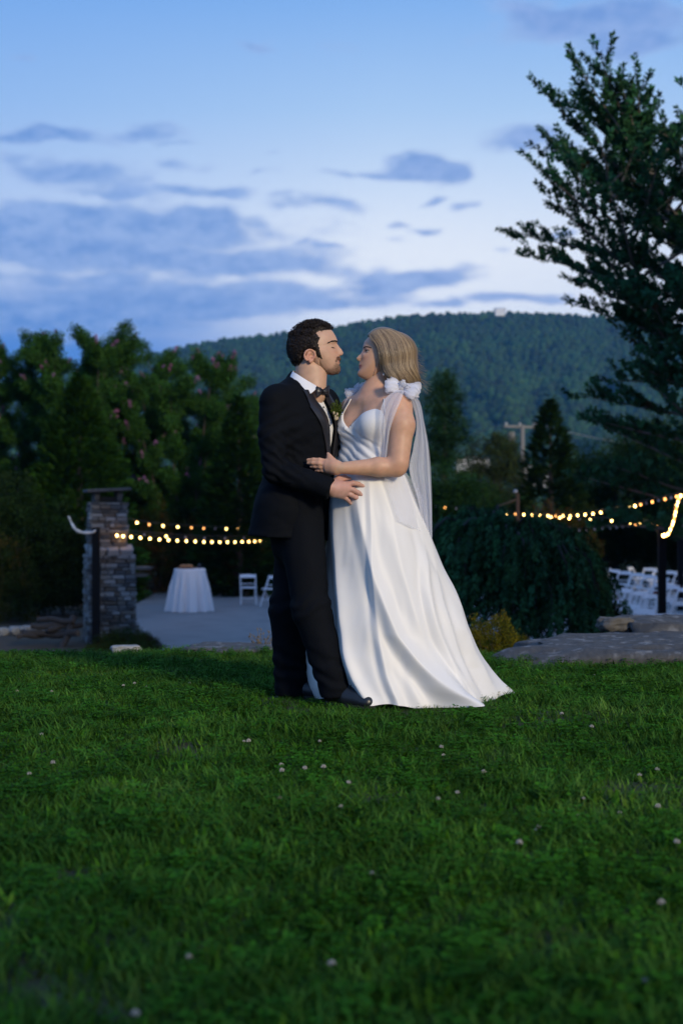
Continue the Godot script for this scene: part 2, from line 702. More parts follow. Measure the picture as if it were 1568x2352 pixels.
func build_mountain() -> void:
	var mb := MB.new()
	var nu := 110
	var nv := 40
	for j in nv + 1:
		for i in nu + 1:
			mb.add(mountain_point(lerpf(-1500.0, 2700.0, float(i) / nu), float(j) / nv))
	for j in nv:
		for i in nu:
			var k := j * (nu + 1) + i
			mb.quad(k, k + 1, k + nu + 2, k + nu + 1)
	# the plateau behind the rim
	var back := mb.v.size()
	for i in nu + 1:
		var p := mountain_point(lerpf(-1500.0, 2700.0, float(i) / nu), 0.0)
		mb.add(p + Vector3(p.x * 0.3, -30.0, -500.0))
	for i in nu:
		mb.quad(back + i, back + i + 1, i + 1, i)
	struct("mountain", mb.commit(), mat("forest_floor", lin(0.020, 0.045, 0.014), 0.95))
	# tree crowns of the wood that covers the slope: one mass
	var cr := MB.new()
	var s := MB.new()
	s.ball(Vector3.ZERO, Vector3.ONE, 8, 6)
	for k in s.v.size():
		s.v[k] *= 1.0 + 0.35 * nz.get_noise_3dv(s.v[k] * 1.7)
	cr.join(s)
	var xf := []
	var cols := []
	var r := RandomNumberGenerator.new()
	r.seed = 5
	for k in 56000:
		var t := pow(r.randf(), 1.25)
		var px := r.randf_range(-1000.0, 2500.0)
		var p := mountain_point(px, t)
		var q := r.randf_range(2.2, 3.9) * (1.0 if r.randf() > 0.1 else 1.35)
		p += Vector3(r.randf_range(-4, 4), q * (0.5 if t > 0.06 else -0.1), r.randf_range(-4, 4))
		xf.append(Transform3D(Basis(Vector3.UP, r.randf() * TAU).scaled(Vector3(q, q * r.randf_range(0.9, 1.5), q)), p))
		var b := 0.55 + 0.9 * r.randf() + 0.5 * nz.get_noise_2d(px * 0.012, t * 9.0)
		var g := Color(0.010, 0.042, 0.012).lerp(Color(0.024, 0.056, 0.012), r.randf()) * maxf(b, 0.25)
		cols.append(g.linear_to_srgb())
	copies("forest", cr.commit(), mat("far_foliage", Color.WHITE, 0.9, {"vertex_color_use_as_albedo": true, "vertex_color_is_srgb": true}), xf, cols)
	# a pale house on the rim
	var h := thing("white_house", "small white house at the rim of the wooded mountain", "house", at(1147, 723, 1690) + Vector3(0, -2, 0))
	var w := MB.new()
	w.box(Transform3D(Basis.IDENTITY, Vector3(0, 4, 0)), Vector3(11, 7, 9), 0.1)
	obj("wall", w.commit(), mat("white_wall", lin(0.85, 0.85, 0.85), 0.7), h)
	var rf := MB.new()
	rf.tube(PackedVector3Array([Vector3(-7, 8.6, 0), Vector3(7, 8.6, 0)]), PackedFloat32Array([4.6, 4.6]), 3, 0.5, Vector3.UP)
	obj("roof", rf.commit(), mat("pale_roof", lin(0.62, 0.64, 0.66), 0.6), h)
	for k in 3:
		var wd := MB.new()
		wd.box(Transform3D(Basis.IDENTITY, Vector3(-3.5 + 3.5 * k, 4.3, 4.55)), Vector3(1.3, 2.0, 0.1), 0.02)
		obj("window", wd.commit(), mat("dark_glass", lin(0.02, 0.025, 0.03), 0.15), h)
	# two low buildings in the valley
	for k in 2:
		var b := thing("valley_building", ["low white building in the valley left of the utility pole", "pale roofed building glimpsed right of the utility pole"][k], "building", [at(1083, 1072, 200), at(1226, 1102, 170)][k])
		var sz: Vector3 = [Vector3(4.6, 1.8, 4), Vector3(3.0, 2.2, 4)][k]
		b.position.y -= 0.9
		var bw := MB.new()
		bw.box(Transform3D(Basis.IDENTITY, Vector3(0, sz.y * 0.5, 0)), sz, 0.05)
		obj("wall", bw.commit(), mat("cream_wall", lin(0.45, 0.45, 0.44), 0.7), b)
		var br := MB.new()
		br.box(Transform3D(Basis(Vector3.BACK, 0.12), Vector3(-sz.x * 0.25, sz.y + 0.25, 0)), Vector3(sz.x * 0.56, 0.12, sz.z + 0.6), 0.02)
		br.box(Transform3D(Basis(Vector3.BACK, -0.12), Vector3(sz.x * 0.25, sz.y + 0.25, 0)), Vector3(sz.x * 0.56, 0.12, sz.z + 0.6), 0.02)
		obj("roof", br.commit(), mat("grey_roof", lin(0.35, 0.36, 0.37), 0.7), b)
		var bd := MB.new()
		bd.box(Transform3D(Basis.IDENTITY, Vector3(0.4, sz.y * 0.4, sz.z * 0.5 + 0.02)), Vector3(0.9, sz.y * 0.7, 0.05), 0.01)
		obj("door", bd.commit(), mat("dark_glass", lin(0.02, 0.025, 0.03), 0.15), b)

func build_patio() -> void:
	# a concrete slab with a real edge, its outline slightly rounded at the left
	var pts := PackedVector2Array()
	for p in [Vector2(-3.05, -17.2), Vector2(-3.35, -20.0), Vector2(-4.3, -23.6), Vector2(-5.1, -27.5), Vector2(-5.55, -31.5), Vector2(-5.7, -37.5), Vector2(14.5, -39.5), Vector2(14.5, -14.5), Vector2(3.0, -13.5), Vector2(-1.5, -14.5)]:
		pts.append(p)
	var mb := MB.new()
	var ind := Geometry2D.triangulate_polygon(pts)
	for p in pts:
		mb.add(Vector3(p.x, TERRACE + 0.06, p.y))
	for k in range(0, ind.size(), 3):
		mb.tri(ind[k], ind[k + 1], ind[k + 2])
	for k in pts.size():
		var a := pts[k]
		var b := pts[(k + 1) % pts.size()]
		mb.face(Vector3(a.x, TERRACE + 0.06, a.y), Vector3(b.x, TERRACE + 0.06, b.y), Vector3(b.x, TERRACE - 0.1, b.y), Vector3(a.x, TERRACE - 0.1, a.y))
	var m := mat("concrete", Color.WHITE, 0.8, {"albedo_texture": noise_tex(0.006, [lin(0.19, 0.19, 0.187), lin(0.225, 0.225, 0.22), lin(0.25, 0.247, 0.24), lin(0.205, 0.205, 0.20)], 8), "uv1_triplanar": true, "uv1_world_triplanar": true, "uv1_scale": Vector3(0.22, 0.22, 0.22)})
	m.detail_enabled = true
	m.detail_albedo = noise_tex(0.05, [lin(0.85, 0.85, 0.85), lin(1, 1, 1), lin(0.92, 0.92, 0.92)], 9, false, 5)
	m.detail_blend_mode = BaseMaterial3D.BLEND_MODE_MUL
	var o := struct("patio", mb.commit(), m)
	o.set_meta("label", "pale concrete patio behind the groom")

func stone_mesh(r: RandomNumberGenerator, s := Vector3.ONE) -> ArrayMesh:
	# a split stone: a unit box whose corners are knocked about and whose edges are broken
	var mb := MB.new()
	mb.box(Transform3D.IDENTITY, s, 0.12)
	var f := r.randf() * 50.0
	for k in mb.v.size():
		var p := mb.v[k]
		mb.v[k] = p + Vector3(nz.get_noise_3d(p.x * 1.5 + f, p.y, p.z), nz.get_noise_3d(p.x, p.y * 1.5 + f, p.z), nz.get_noise_3d(p.x, p.y, p.z * 1.5 + f)) * 0.16
	return mb.commit()

func build_fireplace() -> void:
	var o := thing("stone_fireplace", "outdoor fireplace of stacked grey stone with flat capped chimney", "fireplace", Vector3(0, 0, 0))
	o.position = Vector3(-4.58, TERRACE, CAM_Z - 28.0)
	o.rotation.y = 0.30
	var r := RandomNumberGenerator.new()
	r.seed = 31
	var shapes := []
	for k in 8:
		shapes.append(stone_mesh(r))
	var tones := []
	var cl := [[0.15, 0.148, 0.147], [0.24, 0.238, 0.236], [0.085, 0.084, 0.086], [0.19, 0.165, 0.14], [0.31, 0.305, 0.30], [0.13, 0.105, 0.085]]
	for k in cl.size():
		var a: Array = cl[k]
		tones.append(mat("stone_tone_%d" % k, Color.WHITE, 0.85, {"albedo_texture": noise_tex(0.03, [lin(a[0] * 0.6, a[1] * 0.6, a[2] * 0.6), lin(a[0], a[1], a[2]), lin(a[0] * 1.25, a[1] * 1.25, a[2] * 1.25)], 40 + k, false, 4, FastNoiseLite.TYPE_SIMPLEX_SMOOTH, 256), "uv1_triplanar": true, "uv1_scale": Vector3(0.9, 0.9, 0.9)}))
	var mortar := mat("mortar", lin(0.10, 0.10, 0.10), 0.95)
	# lower body, shoulder, shaft: [y0, y1, width, depth, x]
	var tiers := [[0.0, 1.72, 0.90, 0.80, 0.02], [1.86, 2.74, 0.70, 0.62, -0.03]]
	var core := MB.new()
	for t in tiers:
		core.box(Transform3D(Basis.IDENTITY, Vector3(t[4], (t[0] + t[1]) * 0.5, 0)), Vector3(t[2] - 0.08, t[1] - t[0], t[3] - 0.08))
	core.box(Transform3D(Basis.IDENTITY, Vector3(0, 1.79, 0)), Vector3(0.8, 0.16, 0.7))
	obj("core", core.commit(), mortar, o)
	var n := 0
	var rest := MB.new()
	for side in [0, 1, 3, 2]:   # front, right, left, back
		for t in tiers:
			var wide: float = t[2] if side % 2 == 0 else t[3]
			var deep: float = t[3] if side % 2 == 0 else t[2]
			var turn := Basis(Vector3.UP, [0.0, PI / 2, PI, -PI / 2][side])
			var y: float = t[0]
			while y < t[1] - 0.03:
				var h := minf(r.randf_range(0.040, 0.10), t[1] - y)
				if t[1] - y - h < 0.04:
					h = t[1] - y
				var x := -wide * 0.5
				while x < wide * 0.5 - 0.02:
					var w := r.randf_range(0.09, 0.27)
					if wide * 0.5 - x - w < 0.08:
						w = wide * 0.5 - x
					var out := r.randf_range(-0.014, 0.026)
					var p := turn * Vector3(x + w * 0.5, 0, deep * 0.5 - 0.03 + out) + Vector3(t[4], y + h * 0.5, 0)
					var xf := Transform3D(turn.scaled_local(Vector3(w - r.randf_range(0.006, 0.022), h - r.randf_range(0.006, 0.016), 0.09)), p)
					var dark := r.randi() % tones.size()
					if n < 299 and side != 2:
						var s := piece("stone", n, shapes[r.randi() % 8], tones[dark], o)
						s.transform = xf
						n += 1
					else:
						rest.col = lin(cl[dark][0], cl[dark][1], cl[dark][2])
						rest.box(xf, Vector3.ONE, 0.1)
					x += w
				y += h
	var ro := obj("back_stones", rest.commit(), mat("joined_stone", Color.WHITE, 0.85, {"vertex_color_use_as_albedo": true, "vertex_color_is_srgb": true}), o)
	ro.set_meta("kind", "stuff")
	# sloping shoulder stones
	var k := n
	for a in [[-0.26, 0.42, 0.30, 0.12], [0.30, 0.42, 0.26, -0.14], [0.03, 0.43, 0.24, 0.0], [-0.27, -0.05, 0.3, 0.0], [0.31, -0.02, 0.34, 0.0]]:
		var s := piece("stone", k, shapes[k % 8], tones[4], o)
		s.transform = Transform3D(Basis(Vector3.RIGHT, 0.35).scaled_local(Vector3(a[2], 0.15, 0.28)), Vector3(a[0], 1.80, a[1] - 0.10))
		k += 1
	# mantel slabs on the right
	for a in [[0.62, 1.44, 0.30, 0.07], [0.58, 1.31, 0.22, 0.07]]:
		var s := obj("mantel_slab", shapes[3], tones[5], o)
		s.transform = Transform3D(Basis.IDENTITY.scaled_local(Vector3(a[2] + 0.1, a[3], 0.6)), Vector3(a[0], a[1], 0.05))
	# the cap: two stub walls and a flat slab
	for sx in [-1, 1]:
		var s := obj("cap_post", shapes[2], tones[2], o)
		s.transform = Transform3D(Basis.IDENTITY.scaled_local(Vector3(0.12, 0.22, 0.46)), Vector3(-0.03 + sx * 0.22, 2.84, 0))
	var slab := MB.new()
	slab.box(Transform3D(Basis(Vector3.BACK, 0.05), Vector3(-0.03, 2.98, 0)), Vector3(0.86, 0.06, 0.74), 0.012)
	obj("cap_slab", slab.commit(), tones[2], o)
	var flue := MB.new()
	flue.box(Transform3D(Basis.IDENTITY, Vector3(-0.03, 2.80, 0)), Vector3(0.34, 0.10, 0.34), 0.01)
	obj("flue", flue.commit(), mat("soot", lin(0.015, 0.015, 0.015), 0.9), o)

# ---------------------------------------------------------------- trees, shrubs, hedges
var leaf_mesh := {}

func leaf_into(mb: MB, p: Vector3, dir: Vector3, wide: Vector3, ln: float, w: float, fold := 0.25) -> void:
	var nrm := dir.cross(wide).normalized()
	var a := mb.add(p)
	var l := mb.add(p + dir * ln * 0.45 + wide * w * 0.5 + nrm * w * fold)
	var t := mb.add(p + dir * ln - nrm * ln * 0.08)
	var rr := mb.add(p + dir * ln * 0.45 - wide * w * 0.5 + nrm * w * fold)
	mb.tri(a, l, t)
	mb.tri(a, t, rr)

func rand_dir(r: RandomNumberGenerator) -> Vector3:
	var z := r.randf_range(-1, 1)
	var a := r.randf() * TAU
	var q := sqrt(1.0 - z * z)
	return Vector3(q * cos(a), z, q * sin(a))

func leaf_clump(kind: String) -> ArrayMesh:
	if leaf_mesh.has(kind):
		return leaf_mesh[kind]
	var r := RandomNumberGenerator.new()
	r.seed = kind.hash()
	var mb := MB.new()
	match kind:
		"maple":     # broad leaves whorled round a twig of one unit
			for k in 15:
				var p := Vector3(0, r.randf_range(-0.1, 1.0), 0)
				var a := k * 2.4
				var d := Vector3(cos(a), r.randf_range(-0.25, 0.75), sin(a)).normalized()
				leaf_into(mb, p, d, d.cross(Vector3.UP + rand_dir(r) * 0.5).normalized(), r.randf_range(0.55, 0.85), r.randf_range(0.4, 0.62))
		"small":     # small leaves scattered through a ball
			for k in 22:
				var p := rand_dir(r) * pow(r.randf(), 0.5) * 0.9
				var d := (rand_dir(r) + p * 0.8).normalized()
				leaf_into(mb, p, d, d.cross(rand_dir(r)).normalized(), r.randf_range(0.3, 0.5), r.randf_range(0.16, 0.26))
		"needle":    # a flat fan of scale leaves that droops at its tips, along +z
			for k in 17:
				var t := float(k) / 16.0
				var s := 1.0 if k % 2 else -1.0
				var p := Vector3(0, 0.12 * t - 0.3 * t * t, t * 0.8)
				var d := Vector3(s * (1.0 - t * 0.7), r.randf_range(-0.35, 0.2) - t * 0.3, 0.65 + t).normalized()
				leaf_into(mb, p, d, (d.cross(Vector3.UP) + rand_dir(r) * 0.4).normalized(), r.randf_range(0.3, 0.55) * (1.1 - t * 0.4), 0.15)
		"weep":      # a hanging twig with drooping leaves, along -y
			for k in 18:
				var t := float(k) / 17.0
				var a := k * 2.4
				var p := Vector3(0.08 * sin(t * 4.0), -t, 0.12 * t)
				var d := Vector3(cos(a) * 0.75, -0.75, sin(a) * 0.75).normalized()
				leaf_into(mb, p, d, d.cross(rand_dir(r)).normalized(), r.randf_range(0.26, 0.4), r.randf_range(0.12, 0.19))
		"panicle":   # a cone of small blossoms
			for k in 26:
				var t := r.randf()
				var a := r.randf() * TAU
				var p := Vector3(cos(a) * 0.3 * (1.0 - t), t, sin(a) * 0.3 * (1.0 - t))
				var d := rand_dir(r)
				leaf_into(mb, p, d, d.cross(rand_dir(r)).normalized(), 0.28, 0.24)
	leaf_mesh[kind] = mb.commit()
	return leaf_mesh[kind]

func leaf_mat() -> StandardMaterial3D:
	return mat("foliage", Color.WHITE, 0.62, {"vertex_color_use_as_albedo": true, "vertex_color_is_srgb": true, "metallic_specular": 0.10, "backlight_enabled": true, "backlight": Color(0.5, 0.5, 0.5)})

func bark(tone := 0) -> StandardMaterial3D:
	var c: Array = [[0.07, 0.055, 0.045], [0.16, 0.14, 0.125], [0.035, 0.03, 0.026]][tone]
	return mat("bark_%d" % tone, Color.WHITE, 0.9, {"albedo_texture": noise_tex(0.02, [lin(c[0] * 0.5, c[1] * 0.5, c[2] * 0.5), lin(c[0], c[1], c[2]), lin(c[0] * 1.4, c[1] * 1.4, c[2] * 1.4)], 60 + tone, false, 4, FastNoiseLite.TYPE_SIMPLEX_SMOOTH, 256), "uv1_triplanar": true, "uv1_scale": Vector3(3, 0.8, 3)})

func tint(r: RandomNumberGenerator, c: Color, spread := 0.5) -> Color:
	var b := 1.0 + r.randf_range(-spread, spread)
	return Color(c.r * b * r.randf_range(0.85, 1.2), c.g * b, c.b * b * r.randf_range(0.85, 1.15)).linear_to_srgb()

func aim(d: Vector3, r: RandomNumberGenerator) -> Basis:
	# y along d, turned at random about it
	d = d.normalized()
	var s := d.cross(Vector3(0.31, 0.2, 0.9)).normalized()
	return Basis(s, d, s.cross(d)).rotated(d, r.randf() * TAU)

func build_trees() -> void:
	var r := RandomNumberGenerator.new()
	r.seed = 77
	big_maple(r)
	conifer("cypress_tree", "tall dark cypress tree standing behind the stone fireplace", at(182, 1420, 41), 6.9, 2.15, 7600, Color(0.024, 0.064, 0.013), r, 0.32)
	conifer("arborvitae_tree", "dark conical evergreen just left of the groom", at(548, 1400, 43), 6.4, 1.55, 4800, Color(0.022, 0.056, 0.015), r, 0.30)
	conifer("cedar_tree", "bushy cone shaped evergreen right of the utility pole", at(1262, 1390, 46), 6.6, 1.7, 3200, Color(0.020, 0.045, 0.016), r, 0.34)
	myrtle("crape_myrtle", "pink flowering crape myrtle at the left edge of the lawn view", at(26, 1390, 47), 9.6, 2.5, 5200, 80, r)
	myrtle("crape_myrtle", "tallest crape myrtle, rising behind the cypress and the fireplace", at(178, 1390, 44.5), 9.3, 1.75, 5200, 50, r)
	myrtle("crape_myrtle", "tall thin crape myrtle between the cypress and the mountain", at(300, 1390, 48), 9.8, 1.45, 3000, 40, r)
	myrtle("crape_myrtle", "crape myrtle with pink sprays over the string lights", at(418, 1390, 46), 8.8, 1.9, 4600, 120, r)
	myrtle("crape_myrtle", "small pink crape myrtle behind the dark conical evergreen", at(525, 1390, 49), 8.1, 1.5, 3000, 80, r)
	round_tree("slender_tree", "slender young tree with bare lower trunk behind the bride's back", at(1019, 1390, 54), 9.0, [[Vector3(0, 7.6, 0), 0.75], [Vector3(0.1, 6.6, 0), 0.85], [Vector3(-0.1, 5.7, 0.1), 0.7], [Vector3(0, 8.4, 0), 0.5]], 700, Color(0.020, 0.050, 0.020), r, 0.2)
	round_tree("leafy_tree", "dense dark bushy tree under the slender young tree", at(1052, 1390, 44), 4.6, [[Vector3(-0.3, 3.5, 0), 0.9], [Vector3(0.3, 2.7, 0.2), 1.1], [Vector3(-0.8, 2.4, 0), 1.0], [Vector3(0.9, 2.0, 0), 0.8]], 1300, Color(0.022, 0.056, 0.017), r, 0.2)
	round_tree("brown_leaved_tree", "brownish tree left of the utility pole", at(1143, 1400, 74), 9.6, [[Vector3(-0.3, 7.6, 0), 1.5], [Vector3(0.3, 6.2, 0.2), 1.7], [Vector3(-0.5, 5.0, 0), 1.6], [Vector3(0.2, 8.4, 0), 0.8]], 1200, Color(0.036, 0.050, 0.018), r, 0.28)
	round_tree("leafy_tree", "broad dark tree below the big maple's lowest branches", at(1410, 1390, 52), 6.2, [[Vector3(-1.0, 4.4, 0), 1.4], [Vector3(0.8, 5.0, 0.2), 1.5], [Vector3(2.0, 3.8, 0), 1.5], [Vector3(-0.6, 2.8, 0), 1.5], [Vector3(1.2, 2.4, 0.4), 1.4]], 2300, Color(0.019, 0.045, 0.015), r, 0.24)
	round_tree("leafy_tree", "dark tree at the right edge behind the seating", at(1545, 1390, 48), 6.6, [[Vector3(-0.5, 4.8, 0), 1.5], [Vector3(0.9, 4.2, 0.2), 1.5], [Vector3(0.0, 3.0, 0), 1.6], [Vector3(1.6, 5.4, 0), 1.4]], 2100, Color(0.022, 0.045, 0.015), r, 0.24)
	round_tree("leafy_tree", "dark leafy tree low at the left edge behind the log pile", at(40, 1440, 35), 3.9, [[Vector3(-0.6, 2.8, 0), 1.1], [Vector3(0.5, 2.2, 0.2), 1.0], [Vector3(-0.4, 1.4, 0.3), 1.1], [Vector3(0.9, 1.0, 0), 0.8]], 1500, Color(0.020, 0.038, 0.012), r, 0.17)
	# a loose line of trees far down the valley
	var spots := [[985, 110, 6.0], [1075, 150, 7.0], [1120, 128, 5.0], [1190, 165, 7.5], [1335, 140, 8.0], [1400, 120, 7.0], [1470, 150, 9.0], [1540, 118, 8.0], [700, 140, 8.0], [820, 150, 8.0], [900, 120, 7.0], [600, 130, 8.0], [380, 120, 8.0], [240, 130, 8.0], [110, 120, 8.5], [20, 130, 9.0]]
	var where := ["behind the slender tree", "left of the low white building", "under the brown leaved tree", "just left of the utility pole", "right of the bushy cone shaped evergreen", "beyond the maple's lowest branch", "beyond the broad dark tree", "at the right edge", "behind the groom's shoulder", "between the two faces", "behind the bride's shoulder", "left of the groom's sleeve", "behind the middle crape myrtle", "behind the cypress", "behind the left crape myrtle", "at the far left edge"]
	for k in spots.size():
		var s: Array = spots[k]
		var p := at(s[0], 1176, s[1])
		p.y = ground_y(p.x, p.z)
		var h: float = s[2] + 2.0
		round_tree("valley_tree", "distant round tree in the valley " + where[k], p, h, [[Vector3(0, h - 2.0, 0), 1.9], [Vector3(1.3, h - 3.2, 0), 1.8], [Vector3(-1.3, h - 3.0, 0.4), 1.8], [Vector3(0.2, h - 4.4, 0), 2.0]], 420, Color(0.022, 0.055, 0.020).lerp(Color(0.04, 0.06, 0.02), r.randf()), r, 0.5, "trees along the valley")
	weeping_tree(r)
	round_tree("young_tree", "young leafy tree on the lawn behind the camera, to the right", Vector3(3.9, -0.05, 12.6), 5.0, [[Vector3(0, 3.9, 0), 1.2], [Vector3(0.5, 2.9, 0.2), 1.3], [Vector3(-0.6, 2.6, 0), 1.3], [Vector3(0.1, 1.8, 0.3), 1.1]], 900, Color(0.022, 0.055, 0.018), r, 0.26)
	var outer := [[-12.5, -31.0, 6.5], [-17.0, -27.0, 7.5], [-15.0, -40.0, 8.0], [-21.0, -35.0, 8.5], [12.5, -36.0, 7.0], [16.5, -31.0, 7.5], [18.0, -41.0, 8.5]]
	var lab := ["left of the log pile", "farther out on the left", "behind the left hedge end", "outermost on the left", "past the right end of the seating", "right of the seating", "outermost behind the seating"]
	for k in outer.size():
		var s: Array = outer[k]
		var h: float = s[2]
		round_tree("leafy_tree", "bushy tree beyond the edge of the view, " + lab[k], Vector3(s[0], TERRACE, s[1]), h, [[Vector3(0, h - 1.7, 0), 1.7], [Vector3(1.0, h * 0.5, 0.4), 1.9], [Vector3(-1.0, h * 0.45, 0), 1.9], [Vector3(0.1, h * 0.28, 0.5), 1.8]], 1300, Color(0.022, 0.052, 0.017), r, 0.28, "trees at the sides of the terrace")
	# more maples stand along the right-hand side of the lawn, outside the view; they keep the low light off the terrace
	var side := [[7.6, -4.4, 12.5], [12.2, -6.6, 13.5], [16.8, -8.6, 13.5], [21.2, -10.8, 13.5]]
	var which := ["nearest the couple", "second along the right side", "third along the right side", "fourth along the right side"]
	for k in side.size():
		var s: Array = side[k]
		var h: float = s[2]
		round_tree("maple_tree", "maple beyond the right edge of the view, " + which[k], Vector3(s[0], TERRACE, s[1]), h, [[Vector3(0, h - 2.4, 0), 2.6], [Vector3(1.2, h * 0.55, 0.6), 2.7], [Vector3(-0.8, h * 0.58, -0.6), 2.5], [Vector3(0.2, h * 0.34, 0.3), 2.4]], 4200, Color(0.022, 0.055, 0.018), r, 0.46, "maples along the right side")

func big_maple(r: RandomNumberGenerator) -> void:
	var o := thing("maple_tree", "big maple with layered leafy branches filling the right edge", "tree", Vector3(7.15, TERRACE, -19.6))
	var tb := MB.new()
	var bole := [Vector3(0, -0.2, 0), Vector3(0.0, 2.0, 0.1), Vector3(-0.2, 5.2, 0.1), Vector3(-0.65, 7.5, 0), Vector3(-1.2, 8.4, -0.1), Vector3(-1.62, 9.5, 0)]
	var second := [Vector3(-0.2, 5.0, 0.1), Vector3(0.5, 7.2, -0.3), Vector3(0.9, 8.8, -0.4), Vector3(1.0, 10.0, -0.2)]
	var third := [Vector3(-0.1, 4.2, 0.1), Vector3(-1.0, 5.6, 0.5), Vector3(-1.9, 7.0, 0.8), Vector3(-2.35, 8.6, 0.7)]
	var xf := []
	var cols := []
	for st in [[bole, 0.24, 0.025, 54], [second, 0.15, 0.02, 28], [third, 0.11, 0.018, 28]]:
		var pts := PackedVector3Array()
		var rad := PackedFloat32Array()
		for k in 13:
			var t := k / 12.0
			pts.append(spline(st[0], t))
			rad.append(lerpf(st[1], st[2], pow(t, 0.8)))
		tb.tube(pts, rad, 9)
		var count: int = st[3]
		for k in count:
			var s := lerpf(0.20 if st[1] > 0.2 else 0.15, 1.0, pow((k + r.randf()) / count, 1.2))
			var p := spline(st[0], s)
			var a := k * 2.399 + r.randf_range(-0.4, 0.4)
			if k % 5 == 0:
				a = PI + r.randf_range(-0.8, 0.8)
			var up := lerpf(0.0, 1.1, pow(s, 1.6)) + r.randf_range(-0.14, 0.34)
			var d := Vector3(cos(a), up, sin(a)).normalized()
			var ln := look([[0.2, 2.5], [0.4, 2.7], [0.55, 3.0], [0.75, 2.5], [1.0, 1.05]], s) * r.randf_range(0.75, 1.15)
			if k % 5 == 0 and s > 0.42:
				ln *= 1.25
			if st[1] < 0.2:
				ln *= 0.75
			var lp := PackedVector3Array()
			var lr := PackedFloat32Array()
			var q := p
			var dd := d
			for i in 9:
				lp.append(q)
				lr.append(lerpf(0.045 * (1.2 - s * 0.5), 0.006, i / 8.0))
				q += dd * ln / 8.0
				dd = (dd + Vector3(r.randf_range(-0.1, 0.1), r.randf_range(-0.06, 0.09), r.randf_range(-0.1, 0.1))).normalized()
			tb.tube(lp, lr, 5)
			# twigs, alternating, each with whorls of leaves
			var nt := int(ln * 5.4)
			for i in nt:
				var f := lerpf(0.22, 1.0, (i + 0.5) / nt)
				var b0 := lp[int(f * 8.0)]
				var b1 := lp[mini(int(f * 8.0) + 1, 8)]
				var b := b0.lerp(b1, f * 8.0 - int(f * 8.0))
				var along := (lp[8] - lp[0]).normalized()
				var sd := along.cross(Vector3.UP).normalized() * (1.0 if i % 2 else -1.0)
				var td := (along * 0.75 + sd * r.randf_range(0.35, 0.95) + Vector3.UP * r.randf_range(0.0, 0.95)).normalized()
				if f > 0.93:
					td = along
				var tl := r.randf_range(0.35, 0.75) * (1.15 - 0.4 * f)
				var m := maxi(3, int(tl / 0.12))
				for j in m:
					var pp := b + td * tl * (j + 0.4) / m + Vector3(0, 0.05 * pow(j / float(m), 2.0), 0)
					var sc := r.randf_range(0.105, 0.155)
					xf.append(Transform3D(aim(td + rand_dir(r) * 0.35, r).scaled_local(Vector3(sc, sc * 1.15, sc)), pp))
					var g := Color(0.034, 0.102, 0.046)
					if r.randf() < 0.006:
						g = Color(0.07, 0.045, 0.025)
					cols.append(tint(r, g, 0.4))
				tb.rod(b, b + td * tl * 0.9, 0.008, 0.003, 3)
	obj("trunk", tb.commit(), bark(1), o)
	copies("crown", leaf_clump("maple"), leaf_mat(), xf, cols, o)

func conifer(called: String, label: String, base: Vector3, h: float, rad: float, n: int, c: Color, r: RandomNumberGenerator, sz: float) -> void:
	var o := thing(called, label, "tree", Vector3(base.x, base.y, base.z))
	var tb := MB.new()
	tb.tube(PackedVector3Array([Vector3(0, -0.3, 0), Vector3(0.03, h * 0.5, 0), Vector3(0, h * 0.97, 0)]), PackedFloat32Array([0.16, 0.09, 0.01]), 8)
	var off := r.randf() * 90.0
	var xf := []
	var cols := []
	for k in n:
		var t := pow(r.randf(), 0.8)      # 0 at the top
		var a := r.randf() * TAU
		var prof := pow(t, 0.62) * rad if t < 0.85 else rad * lerpf(pow(0.85, 0.62), 0.8, (t - 0.85) / 0.15)
		var lump := 1.0 + 0.38 * nz.get_noise_3d(cos(a) * 1.3 + off, t * h * 0.9, sin(a) * 1.3)
		var rr := prof * lump * (1.0 - 0.42 * pow(r.randf(), 2.0))
		var y := h * (1.0 - t)
		if nz.get_noise_3d(cos(a) * 2.2 + off, y * 1.6, sin(a) * 2.2) < -0.42:
			continue
		var out := Vector3(cos(a), 0, sin(a))
		var z := (out + Vector3.UP * lerpf(1.3, 0.25, t) * r.randf_range(0.4, 1.1) + rand_dir(r) * 0.3).normalized()
		var x := Vector3.UP.cross(z).normalized()
		var s := sz * r.randf_range(0.7, 1.25) * lerpf(0.7, 1.0, t)
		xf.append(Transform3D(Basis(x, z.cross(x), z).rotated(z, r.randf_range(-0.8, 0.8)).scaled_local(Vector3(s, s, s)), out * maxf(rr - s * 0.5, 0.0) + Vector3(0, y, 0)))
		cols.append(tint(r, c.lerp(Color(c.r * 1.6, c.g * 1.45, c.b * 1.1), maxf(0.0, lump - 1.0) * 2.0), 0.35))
	# a few leading shoots above the outline
	for k in 14:
		var s := sz * 0.8
		xf.append(Transform3D(aim(Vector3(r.randf_range(-0.3, 0.3), 1, r.randf_range(-0.3, 0.3)), r).scaled_local(Vector3(s, s, s)), Vector3(r.randf_range(-0.12, 0.12), h * r.randf_range(0.94, 1.03), 0)))
		cols.append(tint(r, c * 1.3, 0.3))
	obj("trunk", tb.commit(), bark(2), o)
	copies("crown", leaf_clump("needle"), leaf_mat(), xf, cols, o)

